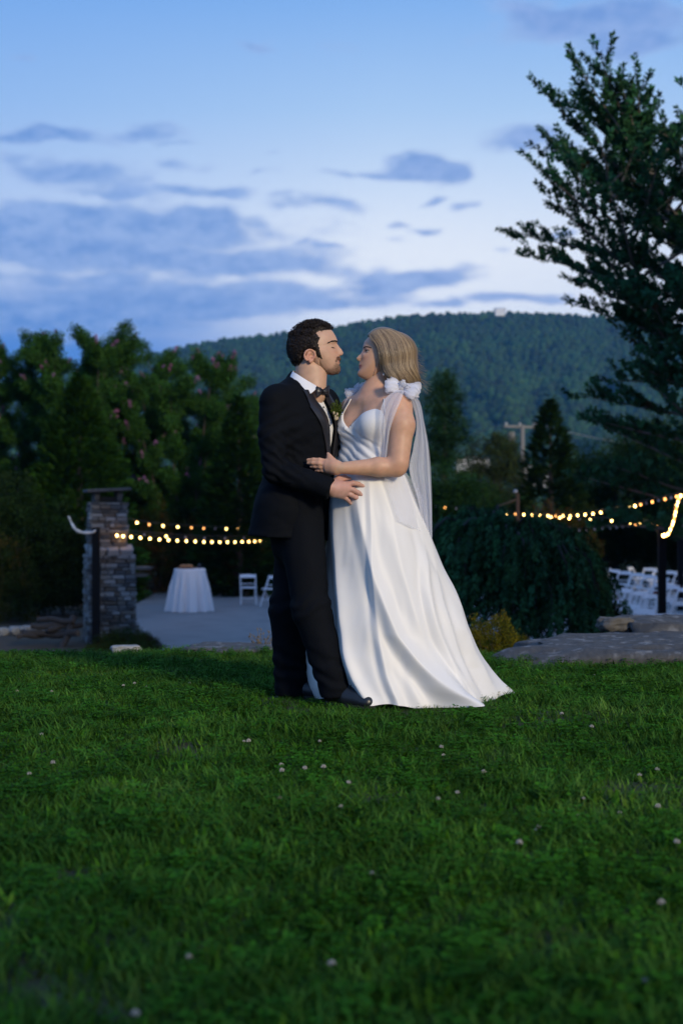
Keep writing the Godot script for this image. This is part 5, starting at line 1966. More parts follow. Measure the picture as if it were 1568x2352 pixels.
	for k in 7:
		var bud := MB.new()
		bud.ball(Vector3(r.randf_range(-0.012, 0.008), r.randf_range(-0.032, 0.002), 0.016 + r.randf() * 0.008), Vector3(0.0055, 0.008, 0.0055), 8, 6)
		obj("bud", bud.commit(), mat("cream_bud", lin(0.45, 0.36, 0.22), 0.6), bo)

# ---- bride ----
const SKIRT := [[1080, 772, 922], [1100, 766, 932], [1130, 760, 942], [1160, 754, 953], [1200, 751, 969], [1250, 749, 989], [1300, 744, 1011], [1350, 735, 1034], [1400, 722, 1057], [1450, 708, 1078], [1500, 698, 1096], [1550, 700, 1116], [1580, 706, 1127], [1608, 716, 1138]]
# ridges of the folds at the back: [place on the round in degrees (0 right, 90 front, 180 left), width in degrees, height at the hem]
const RIDGES := [[-28, 11, 0.06], [-60, 12, 0.05], [-95, 13, 0.06], [-130, 12, 0.05], [-160, 10, 0.05]]
# the folds of the front: way points [down, across], width, height, depth of the hollow at their left
const FOLDS := [
	[[[1085, 815], [1162, 822], [1258, 842], [1353, 869], [1449, 907], [1503, 946], [1557, 990], [1608, 1030]], 20.0, 0.060, 0.55],
	[[[1085, 775], [1162, 768], [1296, 777], [1411, 788], [1488, 797], [1542, 815], [1584, 838], [1608, 850]], 15.0, 0.050, 0.9],
	[[[1085, 845], [1200, 850], [1380, 858], [1445, 866], [1530, 882], [1608, 910]], 10.0, 0.022, 0.8],
	[[[1085, 880], [1200, 899], [1319, 922], [1403, 945], [1488, 976], [1545, 1000], [1608, 1022]], 24.0, 0.020, 0.5],
	[[[1085, 915], [1238, 966], [1342, 976], [1419, 990], [1507, 1022], [1565, 1053], [1608, 1078]], 13.0, 0.034, 0.9],
	[[[1085, 925], [1265, 985], [1392, 1013], [1469, 1036], [1545, 1062], [1608, 1096]], 11.0, 0.024, 0.8],
	[[[1085, 930], [1242, 984], [1353, 1034], [1442, 1058], [1488, 1076], [1530, 1096], [1608, 1125]], 13.0, 0.040, 0.8],
]

func skirt_point(q: float, t: float) -> Vector3:
	# q: round the body (0..1), t: from the waist (0) to the hem (1)
	var py := lerpf(1083.0, 1609.0, t)
	var xl := (look(SKIRT_L, py) - 784.0) / 480.4
	var xr := (look(SKIRT_R, py) - 784.0) / 480.4
	var cx := (xl + xr) * 0.5
	var rx := (xr - xl) * 0.5
	var rz := lerpf(0.152, 0.44, pow(t, 0.85))
	var cz := lerpf(0.015, -0.13, pow(t, 0.8))
	var a := q * 360.0
	var e := deg_to_rad(a)
	var d := 0.0
	for k in RIDGES:
		var x: float = wrapf(a - k[0], -180.0, 180.0) / k[1]
		if absf(x) < 4.0:
			var y := sqrt(x * x + 0.12)
			d += k[2] * (exp(-y * 1.15) - 0.28 * exp(-absf(absf(x) - 1.9) * 1.6))
	var fronted := smoothstep(-0.15, 0.12, sin(e))
	if fronted > 0.0:
		# the folds leave the left of the waist and sweep to the right as they fall
		var px := (xl + xr) * 0.5 + (xr - xl) * 0.5 * cos(e)
		px = 784.0 + px * 480.4
		var s := 0.0
		if fold_row != t:
			fold_row = t
			fold_at.clear()
			for k in FOLDS:
				fold_at.append(look_smooth(k[0], py))
		for i in FOLDS.size():
			var k: Array = FOLDS[i]
			var x: float = (px - fold_at[i]) / (k[1] * (0.55 + 0.6 * t))
			if absf(x) < 5.0:
				s += k[2] * (exp(-pow(absf(x), 1.5)) - k[3] * 0.5 * exp(-pow((x + 1.7) / 0.75, 2.0)))
		d = lerpf(d, s, fronted)
	d *= pow(t, 0.7) * 0.85
	# a few soft cross-wise drags of heavy satin
	d += 0.004 * sin(t * 26.0 + a * 0.09) * t * (1.0 - t) + 0.010 * nz.get_noise_2d(a * 0.045, t * 3.0 + 5.0) * t
	var p := Vector3(cx + (rx + d) * cos(e), 0, cz + (rz + d) * sin(e))
	p.y = CAM_Y + (1176.0 - py) / 480.4
	# the two points of the hem that lie out on the grass
	if t > 0.70:
		var k := pow((t - 0.70) / 0.30, 1.7)
		var g1 := exp(-pow(wrapf(a - 60.0, -180.0, 180.0) / 9.0, 2.0))
		var g2 := exp(-pow(wrapf(a - 2.0, -180.0, 180.0) / 10.0, 2.0))
		p += Vector3(0.10, 0, 0.05) * g1 * k + Vector3(0.10, 0.0, -0.03) * g2 * k
	if t > 0.93:
		p.y += 0.012 * (1.0 + sin(a * 0.14)) * (t - 0.93) / 0.07
	p.y = maxf(p.y, 0.004)
	return p

var fold_row := -1.0
var fold_at := []
var SKIRT_L := []
var SKIRT_R := []

func sheet(mb: MB, rows: Array, nu: int, nv: int, ripple: float, waves: float, ph: float) -> void:
	# cloth between a left and a right edge, [left points, right points]; it ripples across its width, more towards the bottom
	mb.grid(nu, nv, func(q: float, t: float) -> Vector3:
		var a := spline(rows[0], t)
		var b := spline(rows[1], t)
		var out := (b - a).cross(Vector3(0, 1, 0.1)).normalized()
		if out.z < 0.0:
			out = -out
		var w := sin(q * waves * TAU + ph + 1.2 * sin(t * 2.3 + ph)) + 0.45 * sin(q * waves * 2.3 * TAU + ph * 2.0)
		return a.lerp(b, q) + out * ripple * w * (0.35 + 0.65 * t) + Vector3(0, 0.5 * ripple * sin(q * 9.0 + ph) * t, 0))

func tulle_mat() -> StandardMaterial3D:
	return mat("tulle", Color(0.95, 0.95, 0.98, 0.34), 0.85, {"transparency": BaseMaterial3D.TRANSPARENCY_ALPHA, "backlight_enabled": true, "backlight": Color(0.8, 0.8, 0.8), "cull_mode": BaseMaterial3D.CULL_DISABLED})

func bride_head() -> Head:
	var h := Head.new()
	h.ctr = Z1(955, 450, 0.0)
	h.f = Vector3(-0.985, 0, 0.174)
	h.l = Vector3(0.174, 0, 0.985)
	h.w = 137.0
	h.prof = [[-180, 245, 245, 40], [-150, 225, 225, 40], [-120, 190, 190, 40], [-95, 190, 190, 40], [-80, 212, 212, 40], [-71, 232, 224, 40], [-58, 238, 228, 36], [-48, 243, 222, 30], [-42, 240, 208, 25], [-38.7, 224, 197, 24], [-36.0, 196, 190, 20], [-33, 193, 184, 19], [-31.2, 193, 180, 20], [-29.6, 181, 177, 20], [-27.5, 184, 172, 20], [-25.2, 183, 167, 19], [-20.6, 171, 160, 19], [-15.6, 165, 155, 15], [-10.8, 181, 151, 13], [-4.3, 188, 149, 11.5], [1, 173, 148, 10], [9.5, 153, 147, 9], [19, 143, 145, 10], [27.3, 142, 146, 14], [34.6, 150, 150, 34], [43.8, 166, 163, 40], [55, 183, 183, 40], [71, 200, 200, 40], [90, 215, 215, 40], [120, 228, 228, 40], [150, 242, 242, 40], [180, 245, 245, 40]]
	h.dents = [[20.0, 58.0, -15.0, 9.0, 24.0], [0.0, 62.0, 7.0, 11.0, 24.0], [-11.0, 25.0, -8.0, 4.5, 8.0], [36.0, 56.0, 4.0, 6.0, 28.0]]
	h.prepare()
	return h

func build_bride() -> void:
	for k in SKIRT:
		SKIRT_L.append([k[0], k[1]])
		SKIRT_R.append([k[0], k[2]])
	var r := RandomNumberGenerator.new()
	r.seed = 8
	var o := thing("person", "bride with blonde bob in white satin gown with tulle shoulder bows", "person", Vector3(0.25, 0.0, -0.08))
	var sk := Color(0.62, 0.35, 0.225)
	var hd := bride_head()
	var l := Vector3(0.66, 0, 0.75)
	var f := Vector3(-0.75, 0, 0.66)
	var C := Vector3(0.16, 1.30, -0.005)
	var torso := func(fd: Field, off: float) -> void:
		fd.limb(C + l * 0.088 + Vector3(0, 0.045, 0), 0.088 + off, C - l * 0.088 + Vector3(0, 0.045, 0), 0.088 + off, 0.06)
		fd.limb(C + Vector3(0, 0.03, 0), 0.095 + off, Vector3(0.135, 1.13, 0.0), 0.100 + off, 0.06)
		for e in [-1.0, 1.0]:
			fd.limb(C + l * 0.072 * e, 0.088 + off, Vector3(0.128, 1.13, 0.0) + l * 0.062 * e, 0.090 + off, 0.06)
			fd.limb(Vector3(0.128, 1.13, 0.0) + l * 0.062 * e, 0.090 + off, Vector3(0.15, 1.00, 0.0) + l * 0.070 * e, 0.094 + off, 0.06)
		# the bust
		fd.limb(C + l * 0.078 + f * 0.082 + Vector3(0, 0.008, 0), 0.064 + off, C + l * 0.07 + f * 0.045 + Vector3(0, 0.05, 0), 0.060 + off, 0.06)
		fd.limb(C - l * 0.072 + f * 0.082 + Vector3(0, 0.008, 0), 0.064 + off, C - l * 0.07 + f * 0.045 + Vector3(0, 0.05, 0), 0.060 + off, 0.06)
	# --- body
	var mb := MB.new()
	var lips := Color(0.44, 0.15, 0.14)
	hd.mesh_into(mb, 250, 84, func(a: float, p: Vector3) -> Color:
		var c := sk
		var q := absf(p.z)
		c = c.lerp(Color(0.58, 0.25, 0.19), 0.42 * exp(-pow((a + 8.0) / 13.0, 2.0) - pow((q - 72.0) / 30.0, 2.0)))
		var lw := 46.0
		var up := smoothstep(5.4, 3.2, absf(a + 29.8) * (1.0 + 0.8 * pow(q / lw, 2.0))) * smoothstep(lw, lw - 10.0, q)
		c = c.lerp(lips, up)
		# eye make-up
		c = c.lerp(Color(0.13, 0.07, 0.055), 0.7 * exp(-pow((a - 26.0) / 4.5, 2.0) - pow((q - 64.0) / 22.0, 2.0)))
		return noise_skin(c, hd.world(p), 0.05))
	var s0 := mb.v.size()
	var bd := Field.new()
	torso.call(bd, -0.004)
	var shl := Vector3(0.268, 1.392, 0.125)
	var shr := Vector3(0.052, 1.392, -0.125)
	var elb := Z1(1148, 1478, 0.195)
	var wri := Z1(606, 1478, 0.232)
	bd.limb(Z1(960, 610, 0.0), 0.038, Z1(940, 800, -0.01), 0.052, 0.03)
	bd.limb(Z1(1020, 585, 0.0), 0.047, Z1(990, 800, -0.02), 0.056, 0.03)
	bd.limb(Vector3(0.165, 1.435, -0.015), 0.058, shl, 0.056, 0.075)
	bd.limb(Vector3(0.160, 1.435, -0.015), 0.058, shr, 0.056, 0.075)
	# collar bones
	bd.limb(C + f * 0.070 + Vector3(0, 0.125, 0) + l * 0.02, 0.012, shl + f * 0.02 + Vector3(0, 0.035, 0), 0.014, 0.035)
	bd.limb(C + f * 0.070 + Vector3(0, 0.125, 0) - l * 0.02, 0.012, shr + f * 0.02 + Vector3(0, 0.035, 0), 0.014, 0.035)
	# near arm: shoulder to elbow to wrist
	bd.limb(shl, 0.057, Z1(1185, 1080, 0.165), 0.060, 0.03)
	bd.limb(Z1(1185, 1080, 0.165), 0.060, elb + Vector3(0.004, 0.03, 0), 0.051, 0.03)
	bd.limb(elb, 0.043, elb + (wri - elb) * 0.32 + Vector3(0, 0.006, 0), 0.043, 0.02)
	bd.limb(elb + (wri - elb) * 0.32 + Vector3(0, 0.006, 0), 0.043, wri, 0.0265, 0.02)
	# far arm, round the groom's back
	var el2 := Vector3(-0.045, 1.22, -0.27)
	var wr2 := Vector3(-0.24, 1.24, -0.215)
	bd.limb(shr, 0.056, el2, 0.046, 0.03)
	bd.limb(el2, 0.045, wr2, 0.027, 0.015)
	bd.mesh_into(mb, 0.0075)
	# near hand on the groom's side
	var h := Field.new()
	h.limb(Z1(630, 1478, 0.231), 0.0262, Z1(565, 1462, 0.226), 0.026, 0.02)
	h.limb(Z1(585, 1455, 0.226), 0.021, Z1(500, 1424, 0.214), 0.0155, 0.02)
	h.limb(Z1(585, 1470, 0.226), 0.021, Z1(496, 1448, 0.218), 0.0155, 0.018)
	h.limb(Z1(582, 1488, 0.226), 0.020, Z1(498, 1474, 0.216), 0.0150, 0.018)
	h.limb(Z1(580, 1500, 0.224), 0.018, Z1(506, 1498, 0.212), 0.0138, 0.018)
	h.chain([Z1(500, 1420, 0.213), Z1(430, 1404, 0.211), Z1(372, 1400, 0.203), Z1(320, 1402, 0.192)], [0.0122, 0.0108, 0.0094, 0.0072], 0.005)
	h.chain([Z1(494, 1446, 0.217), Z1(424, 1434, 0.215), Z1(366, 1430, 0.205), Z1(322, 1432, 0.192)], [0.0122, 0.0108, 0.0094, 0.0072], 0.005)
	h.chain([Z1(496, 1474, 0.214), Z1(436, 1466, 0.211), Z1(386, 1462, 0.200), Z1(350, 1464, 0.190)], [0.0118, 0.0104, 0.0090, 0.0070], 0.005)
	h.chain([Z1(504, 1500, 0.210), Z1(458, 1498, 0.206), Z1(420, 1498, 0.197), Z1(396, 1500, 0.190)], [0.0106, 0.0094, 0.0082, 0.0066], 0.005)
	h.chain([Z1(580, 1440, 0.222), Z1(545, 1405, 0.214), Z1(522, 1376, 0.206), Z1(508, 1346, 0.198)], [0.0165, 0.0132, 0.0112, 0.0080], 0.012)
	h.mesh_into(mb, 0.0030)
	# far hand, flat on the groom's back
	var h2 := Field.new()
	h2.limb(wr2, 0.026, wr2 + Vector3(-0.06, 0.01, 0.02), 0.024, 0.02)
	for k in 4:
		var b := wr2 + Vector3(-0.075, 0.038 - 0.019 * k, 0.028)
		var ln: float = [0.068, 0.075, 0.07, 0.055][k]
		h2.limb(wr2 + Vector3(-0.02, 0.012 - 0.008 * k, 0.008), 0.017, b, 0.0125, 0.015)
		h2.chain([b, b + Vector3(-ln * 0.5, 0.006 - 0.004 * k, 0.024), b + Vector3(-ln * 0.92, 0.008 - 0.006 * k, 0.06)], [0.0115, 0.0100, 0.0075], 0.005)
	h2.chain([wr2 + Vector3(-0.02, 0.02, 0.005), wr2 + Vector3(-0.045, 0.055, 0.015), wr2 + Vector3(-0.075, 0.075, 0.03)], [0.015, 0.012, 0.0085], 0.012)
	h2.mesh_into(mb, 0.004)
	paint(mb, s0, sk)
	for k in range(s0, mb.v.size()):
		# warm elbow, hand and shoulder
		var p := mb.v[k]
		var e := exp(-pow(p.distance_to(elb) / 0.06, 2.0)) + 0.8 * exp(-pow(p.distance_to(Z1(500, 1450, 0.21)) / 0.07, 2.0))
		if e > 0.02:
			mb.c[k] = mb.c[k].lerp(Color(0.58, 0.29, 0.20).linear_to_srgb(), minf(e * 0.45, 0.5))
	part_of(o, "body", mb.commit(), skin_mat())
	var ring := MB.new()
	var rp := PackedVector3Array()
	var rr := PackedFloat32Array()
	for k in 15:
		var a := TAU * k / 14.0
		rp.append(Z1(462, 1470, 0.212) + Vector3(0.002 * cos(a), cos(a) * 0.0112, sin(a) * 0.0112))
		rr.append(0.0012)
	ring.tube(rp, rr, 6)
	part_of(o, "ring", ring.commit(), mat("silver", lin(0.8, 0.8, 0.82), 0.15, {"metallic": 1.0}))
	# eyes and brows
	var wh := MB.new()
	var ir := MB.new()
	var ld := MB.new()
	var ls := MB.new()
	for sd in [1.0, -1.0]:
		eye_into(wh, ir, ld, ls, hd, 102.0, 48.0, sd, 0.22, Vector3(-0.82, 0.10, 0.5 * sd), Color(0.36, 0.20, 0.15).linear_to_srgb())
	part_of(o, "eye", wh.commit(), mat("eye_white", lin(0.62, 0.58, 0.55), 0.2))
	part_of(o, "iris", ir.commit(), mat("iris", lin(0.03, 0.018, 0.01), 0.15))
	part_of(o, "eyelid", ld.commit(), skin_mat())
	part_of(o, "eyelashes", ls.commit(), mat("dark_hair", lin(0.014, 0.010, 0.008), 0.55, {"metallic_specular": 0.35}))
	var br := MB.new()
	brow_into(br, hd, [Vector3(124, 76, 0), Vector3(116, 86, 0), Vector3(94, 84, 0), Vector3(68, 70, 0)], 4.5, r)
	part_of(o, "eyebrow", br.commit(), mat("brown_hair", lin(0.035, 0.021, 0.013), 0.6))

	# --- hair: a mass under many locks
	var mass := Field.new()
	mass.limb(Z1(985, 350, 0.0), 0.072, Z1(1130, 400, 0.0), 0.094, 0.05)
	mass.limb(Z1(1020, 330, 0.018), 0.066, Z1(1060, 420, 0.036), 0.060, 0.05)
	mass.limb(Z1(1020, 330, -0.018), 0.066, Z1(1060, 420, -0.036), 0.060, 0.05)
	mass.limb(Z1(1080, 430, 0.042), 0.058, Z1(1130, 600, 0.060), 0.046, 0.04)
	mass.limb(Z1(1130, 600, 0.060), 0.046, Z1(1170, 715, 0.062), 0.026, 0.03)
	mass.limb(Z1(1080, 430, -0.042), 0.058, Z1(1100, 600, -0.060), 0.046, 0.04)
	mass.limb(Z1(1100, 600, -0.060), 0.046, Z1(920, 715, -0.085), 0.022, 0.04)
	mass.limb(Z1(1160, 430, 0.02), 0.072, Z1(1215, 600, 0.02), 0.058, 0.05)
	mass.limb(Z1(1215, 600, 0.02), 0.056, Z1(1275, 715, 0.02), 0.032, 0.04)
	mass.limb(Z1(1160, 430, -0.02), 0.072, Z1(1200, 600, -0.02), 0.058, 0.05)
	mass.limb(Z1(1200, 600, -0.02), 0.056, Z1(1250, 715, -0.03), 0.03, 0.04)
	var fc := hd.world(Vector3(95, 0, 0))
	mass.cut = func(p: Vector3, d: float) -> float:
		# leaves the face free
		var q := (p - hd.ctr) / hd.unit
		var hl := -20.0 + absf(q.z) * 0.15 + maxf(q.y - 90.0, -60.0) * 0.85
		return maxf(d, -(hl + 6.0 + q.x * 1.0) * hd.unit * -1.0) if false else maxf(d, (-q.x - hl) * hd.unit)
	var hm := MB.new()
	mass.mesh_into(hm, 0.0065)
	var hcol := func(k: float) -> Color:
		return Color(0.115, 0.075, 0.042).lerp(Color(0.40, 0.285, 0.165), k)
	for k in hm.v.size():
		hm.c[k] = Color(0.21, 0.145, 0.082).linear_to_srgb()
	var hair_m := mat("blonde_hair", Color.WHITE, 0.42, {"vertex_color_use_as_albedo": true, "vertex_color_is_srgb": true, "metallic_specular": 0.55})
	var guides := [
		[[915, 232], [890, 262], [912, 310], [952, 362], [972, 440], [984, 530], [1010, 592], [1046, 640], [1052, 700]],
		[[950, 215], [938, 245], [972, 300], [1003, 372], [1012, 450], [1026, 540], [1066, 612], [1088, 668], [1100, 715]],
		[[985, 206], [1010, 238], [1056, 300], [1082, 390], [1098, 470], [1116, 550], [1150, 620], [1176, 690], [1205, 735]],
		[[1010, 205], [1064, 232], [1128, 300], [1158, 390], [1172, 470], [1184, 550], [1222, 630], [1258, 700], [1280, 748]],
		[[1040, 207], [1110, 224], [1190, 284], [1236, 370], [1252, 460], [1258, 550], [1288, 630], [1322, 700], [1318, 752]],
		[[1060, 208], [1140, 222], [1222, 276], [1278, 370], [1296, 460], [1302, 550], [1330, 630], [1354, 690], [1340, 745]],
	]
	for pass_n in 2:
		var sd := 1.0 if pass_n == 0 else -1.0
		for k in (300 if pass_n == 0 else 120):
			var g := r.randf() * (guides.size() - 1.001)
			var gi := int(g)
			var gf := g - gi
			var light := clampf(0.50 + 0.14 * sin(g * 9.0 + 1.0) + r.randf_range(-0.42, 0.42), 0.0, 1.0)
			var pts := PackedVector3Array()
			var rd := PackedFloat32Array()
			var zl := 0.05
			var amp := r.randf_range(6.0, 15.0)
			var ph := r.randf_range(-0.5, 0.5) + g * 0.5
			var stop := r.randf_range(0.86, 1.0)
			var thick := r.randf_range(0.0016, 0.0034)
			for i in 17:
				var t := i / 16.0 * stop
				var seg := t * 8.0
				var a0: Array = []
				var pa: Array = []
				for w in 2:
					var gd: Array = guides[mini(gi + w, guides.size() - 1)]
					var si := mini(int(seg), 7)
					var p0 := Vector2(gd[maxi(si - 1, 0)][0], gd[maxi(si - 1, 0)][1])
					var p1 := Vector2(gd[si][0], gd[si][1])
					var p2 := Vector2(gd[si + 1][0], gd[si + 1][1])
					var p3 := Vector2(gd[mini(si + 2, 8)][0], gd[mini(si + 2, 8)][1])
					pa.append(p1.cubic_interpolate(p2, p0, p3, seg - si))
				var q: Vector2 = pa[0].lerp(pa[1], gf)
				q.x += amp * sin(t * 15.0 + ph) * smoothstep(0.3, 0.75, t)
				q.y += 3.0 * sin(t * 9.0 + ph * 2.0)
				if sd < 0.0 and t > 0.55 and g < 2.0:
					q.x -= (t - 0.55) * 260.0 * (1.0 - g * 0.4)
				# find the surface of the mass there, from the outside
				var p := Z1(q.x, q.y, 0.0)
				var z := 0.16
				var hit := false
				for m in 26:
					var d := mass.at(Vector3(p.x, p.y, z * sd))
					if d < 0.0015:
						hit = true
						break
					z -= maxf(d, 0.0015)
					if z < 0.0:
						break
				if hit:
					zl = lerpf(zl, z, 0.75) if i > 0 else z
				elif i == 0:
					zl = 0.004
				else:
					zl = lerpf(zl, 0.02, 0.25)
				var lift := r.randf_range(0.001, 0.004) if i == 0 else 0.0025
				p.z = (zl + lift) * sd
				pts.append(p)
				rd.append(thick * (0.75 + 0.5 * sin(t * PI)) * (1.0 if t < 0.85 else lerpf(1.0, 0.25, (t - 0.85) / 0.15)))
			# five strands to a lock
			for e in 5:
				hm.col = (hcol.call(clampf(light + r.randf_range(-0.22, 0.22), 0.0, 1.0)) as Color).linear_to_srgb()
				var off := Vector3(r.randf_range(-0.004, 0.004), r.randf_range(-0.003, 0.003), r.randf_range(-0.0015, 0.0022) * sd)
				var ps := PackedVector3Array()
				var rs := PackedFloat32Array()
				for i in 17:
					var w := 0.35 + 0.65 * sin(minf(i / 16.0 * 1.2, 1.0) * PI * 0.5)
					ps.append(pts[i] + off * w + Vector3(0.0012 * sin(i * 0.9 + e * 2.0 + ph * 3.0), 0, 0))
					rs.append(rd[i] * 0.55)
				hm.tube(ps, rs, 4)
	# loose single hairs at the back
	for k in 110:
		hm.col = hcol.call(r.randf_range(0.4, 1.0)).linear_to_srgb()
		var g := r.randf()
		var a := Z1(lerpf(1235, 1345, g), lerpf(300, 700, g), r.randf_range(-0.04, 0.05))
		var pts := PackedVector3Array()
		var rd := PackedFloat32Array()
		var dirn := Vector3(r.randf_range(0.2, 1.0), r.randf_range(-1.0, -0.2), r.randf_range(-0.4, 0.4)).normalized()
		for i in 7:
			pts.append(a + dirn * 0.012 * i + Vector3(0.004 * sin(i * 1.3 + k), 0.0, 0.004 * cos(i * 1.1 + k)))
			rd.append(0.00035)
		hm.tube(pts, rd, 3)
	part_of(o, "hair", hm.commit(), hair_m)
	var er := MB.new()
	er.ball(Z1(1022, 612, 0.080), Vector3.ONE * 0.0055, 10, 8)
	part_of(o, "earring", er.commit(), mat("pearl", lin(0.75, 0.72, 0.66), 0.2))

	# --- gown
	var satin := mat("ivory_satin", lin(0.80, 0.785, 0.76), 0.46, {"metallic_specular": 0.42})
	var bo := Field.new()
	torso.call(bo, 0.005)
	var neck_l := [[-0.20, 1.36], [-0.14, 1.372], [-0.110, 1.378], [-0.085, 1.355], [-0.034, 1.293], [-0.005, 1.325], [0.03, 1.352], [0.07, 1.372], [0.11, 1.384], [0.15, 1.372], [0.2, 1.35]]
	bo.cut = func(p: Vector3, d: float) -> float:
		var q := p - C
		var u := q.dot(l)
		var top := look(neck_l, u) if q.dot(f) > -0.03 else 1.32
		return maxf(maxf(d, (p.y - top) * 0.8), 1.06 - p.y)
	var bm := MB.new()
	bo.mesh_into(bm, 0.0062)
	bm.displace(func(p: Vector3, _n: Vector3) -> float:
		var q := p - C
		if q.dot(f) < 0.0:
			return 0.0
		var u := q.dot(l)
		# pleats of the wrapped front, running down to her left
		var t := p.y + 0.62 * u + 0.35 * u * u
		var m := smoothstep(1.30, 1.255, p.y + 0.45 * u)
		var k := 0.0062 * m * (absf(sin(t * 78.0 + 0.8 * nz.get_noise_2d(u * 8.0, p.y * 4.0))) - 0.5)
		# the edge of the upper layer, from the low point of the neckline down to her left side
		var e := (p.y - 1.293) + 0.95 * (u + 0.034)
		if u > -0.05:
			k += 0.0045 * smoothstep(0.004, -0.004, e) * smoothstep(-0.05, 0.0, e)
		return k)
	part_of(o, "bodice", bm.commit(), satin)
	# thin straps
	var st := MB.new()
	for e in [[-0.105, 1.37, -0.085, 1.432], [0.165, 1.36, 0.14, 1.42]]:
		var pts := PackedVector3Array()
		var rd := PackedFloat32Array()
		for k in 9:
			var t := k / 8.0
			var y := lerpf(e[1], e[3] + 0.01, t)
			var p := Vector3(C.x, y, C.z) + l * lerpf(e[0], e[2], t) + f * 0.25
			for i in 40:
				var d := bd.at(p)
				if d < 0.001:
					break
				p -= f * d
				if (p - C).dot(f) < -0.03:
					break
			pts.append(p + f * 0.002)
			rd.append(0.0028)
		st.tube(pts, rd, 6)
	part_of(o, "strap", st.commit(), satin)
	# skirt
	var sm := MB.new()
	sm.grid(480, 120, func(q: float, t: float) -> Vector3: return skirt_point(q, t), true)
	part_of(o, "skirt", sm.commit(), satin)
	# waist band where bodice and skirt meet
	var wb := MB.new()
	wb.grid(120, 3, func(q: float, t: float) -> Vector3:
		var a := skirt_point(q, 0.0)
		var c := Vector3(0.148, 0, 0.0)
		var out := Vector3(a.x - c.x, 0, a.z - c.z).normalized()
		return a + Vector3(0, 0.002 - 0.028 * t + 0.014, 0) + out * (0.003 * sin(t * PI) - 0.004 * (1.0 - t)), true)
	part_of(o, "waistband", wb.commit(), satin)
	# white underskirt edge seen between the groom's legs is the same cloth; her shoes stay under it
	# --- tulle: bows on both shoulders, long ends, and the sash at the hip
	var tu := tulle_mat()
	for side in [0, 1]:
		var c: Vector3 = [Z1(1185, 745, 0.135), Z1(795, 775, -0.115)][side]
		var scl: float = [1.0, 0.82][side]
		var bow := MB.new()
		var loops := [[Vector3(-0.075, 0.018, 0.03), 0.036], [Vector3(0.088, -0.012, 0.02), 0.038], [Vector3(-0.058, 0.034, -0.02), 0.030], [Vector3(0.070, -0.030, 0.045), 0.030], [Vector3(0.02, 0.028, 0.03), 0.026]]
		if side == 1:
			loops = [[Vector3(-0.080, -0.012, 0.02), 0.034], [Vector3(0.045, 0.028, 0.03), 0.036], [Vector3(-0.025, 0.030, 0.02), 0.034], [Vector3(0.02, -0.005, 0.05), 0.03]]
		for lay in 2:
			for q in loops:
				var d: Vector3 = q[0] * scl
				var wd: float = q[1] * scl * (1.0 - 0.18 * lay)
				var tip := d * (1.0 - 0.1 * lay)
				var sdv := d.cross(Vector3(0.15, 0.3, 1)).normalized()
				var upv := sdv.cross(d).normalized()
				var ph := r.randf() * 6.0
				# a puffed loop: a flattened ring of cloth out to the tip and back
				bow.grid(18, 10, func(a: float, b: float) -> Vector3:
					var th := a * TAU
					var along := 0.5 - 0.5 * cos(th)
					var open := sin(th)
					var w := (b - 0.5) * 2.0
					var spread := wd * (0.25 + 0.75 * sin(clampf(along * 1.05, 0.0, 1.0) * PI * 0.62))
					return c + tip * along + sdv * w * spread + upv * open * spread * 0.55 * (1.0 - 0.3 * w * w) + upv * 0.0035 * sin(w * 9.0 + ph + along * 3.0) + Vector3(nz.get_noise_3d(along * 2.0 + ph, w, open), nz.get_noise_3d(along * 2.0, w + ph, open), nz.get_noise_3d(along, w, open + ph)) * 0.010 * along)
		bow.ball(c + Vector3(0, 0.004, 0.008), Vector3(0.017, 0.019, 0.017) * scl, 12, 8)
		part_of(o, "bow", bow.commit(), mat("bow_tulle", Color(0.96, 0.96, 0.99, 0.62), 0.85, {"transparency": BaseMaterial3D.TRANSPARENCY_ALPHA, "backlight_enabled": true, "backlight": Color(0.8, 0.8, 0.8)}))
	var tl := MB.new()
	# the long end that falls behind her near arm
	for lay in 3:
		var dz := -0.012 * lay
		var dx := 4.0 * lay
		sheet(tl, [[Z1(1205, 752, 0.125 + dz), Z1(1285, 880 + dx, 0.105 + dz), Z1(1325, 1080, 0.085 + dz), Z1(1290, 1300, 0.08 + dz), Z1(1256, 1500, 0.07 + dz), Z1(1330, 1760, 0.06 + dz), Z1(1385 + dx, 2040, 0.05 + dz)], [Z1(1225, 748, 0.120 + dz), Z1(1345, 850 - dx, 0.09 + dz), Z1(1392, 1050, 0.07 + dz), Z1(1432, 1260, 0.06 + dz), Z1(1455 - dx, 1480, 0.05 + dz), Z1(1466, 1800, 0.045 + dz), Z1(1470, 2128, 0.04 + dz)]], 36, 60, 0.010, 2.2 + 0.6 * lay, 1.3 * lay)
	# the end that falls in front of her, over the side of the bodice
	for lay in 2:
		var dz := 0.006 * lay
		sheet(tl, [[Z1(1150, 752, 0.165 + dz), Z1(1056, 815, 0.180 + dz), Z1(1002, 910, 0.198 + dz), Z1(986, 1060, 0.205 + dz), Z1(988, 1220, 0.190 + dz), Z1(997, 1385, 0.172 + dz)], [Z1(1210, 762, 0.180 + dz), Z1(1186, 840, 0.205 + dz), Z1(1134, 960, 0.222 + dz), Z1(1085, 1100, 0.222 + dz), Z1(1060, 1240, 0.215 + dz), Z1(1045, 1385, 0.200 + dz)]], 26, 40, 0.0035, 2.4, 0.7 + lay)
	# the far shoulder's end, down the front of her right side
	sheet(tl, [[Z1(770, 790, -0.09), Z1(690, 830, -0.075), Z1(652, 900, -0.06), Z1(632, 1000, -0.045)], [Z1(800, 800, -0.085), Z1(735, 850, -0.065), Z1(700, 930, -0.045), Z1(640, 1006, -0.03)]], 14, 24, 0.004, 1.6, 0.4)
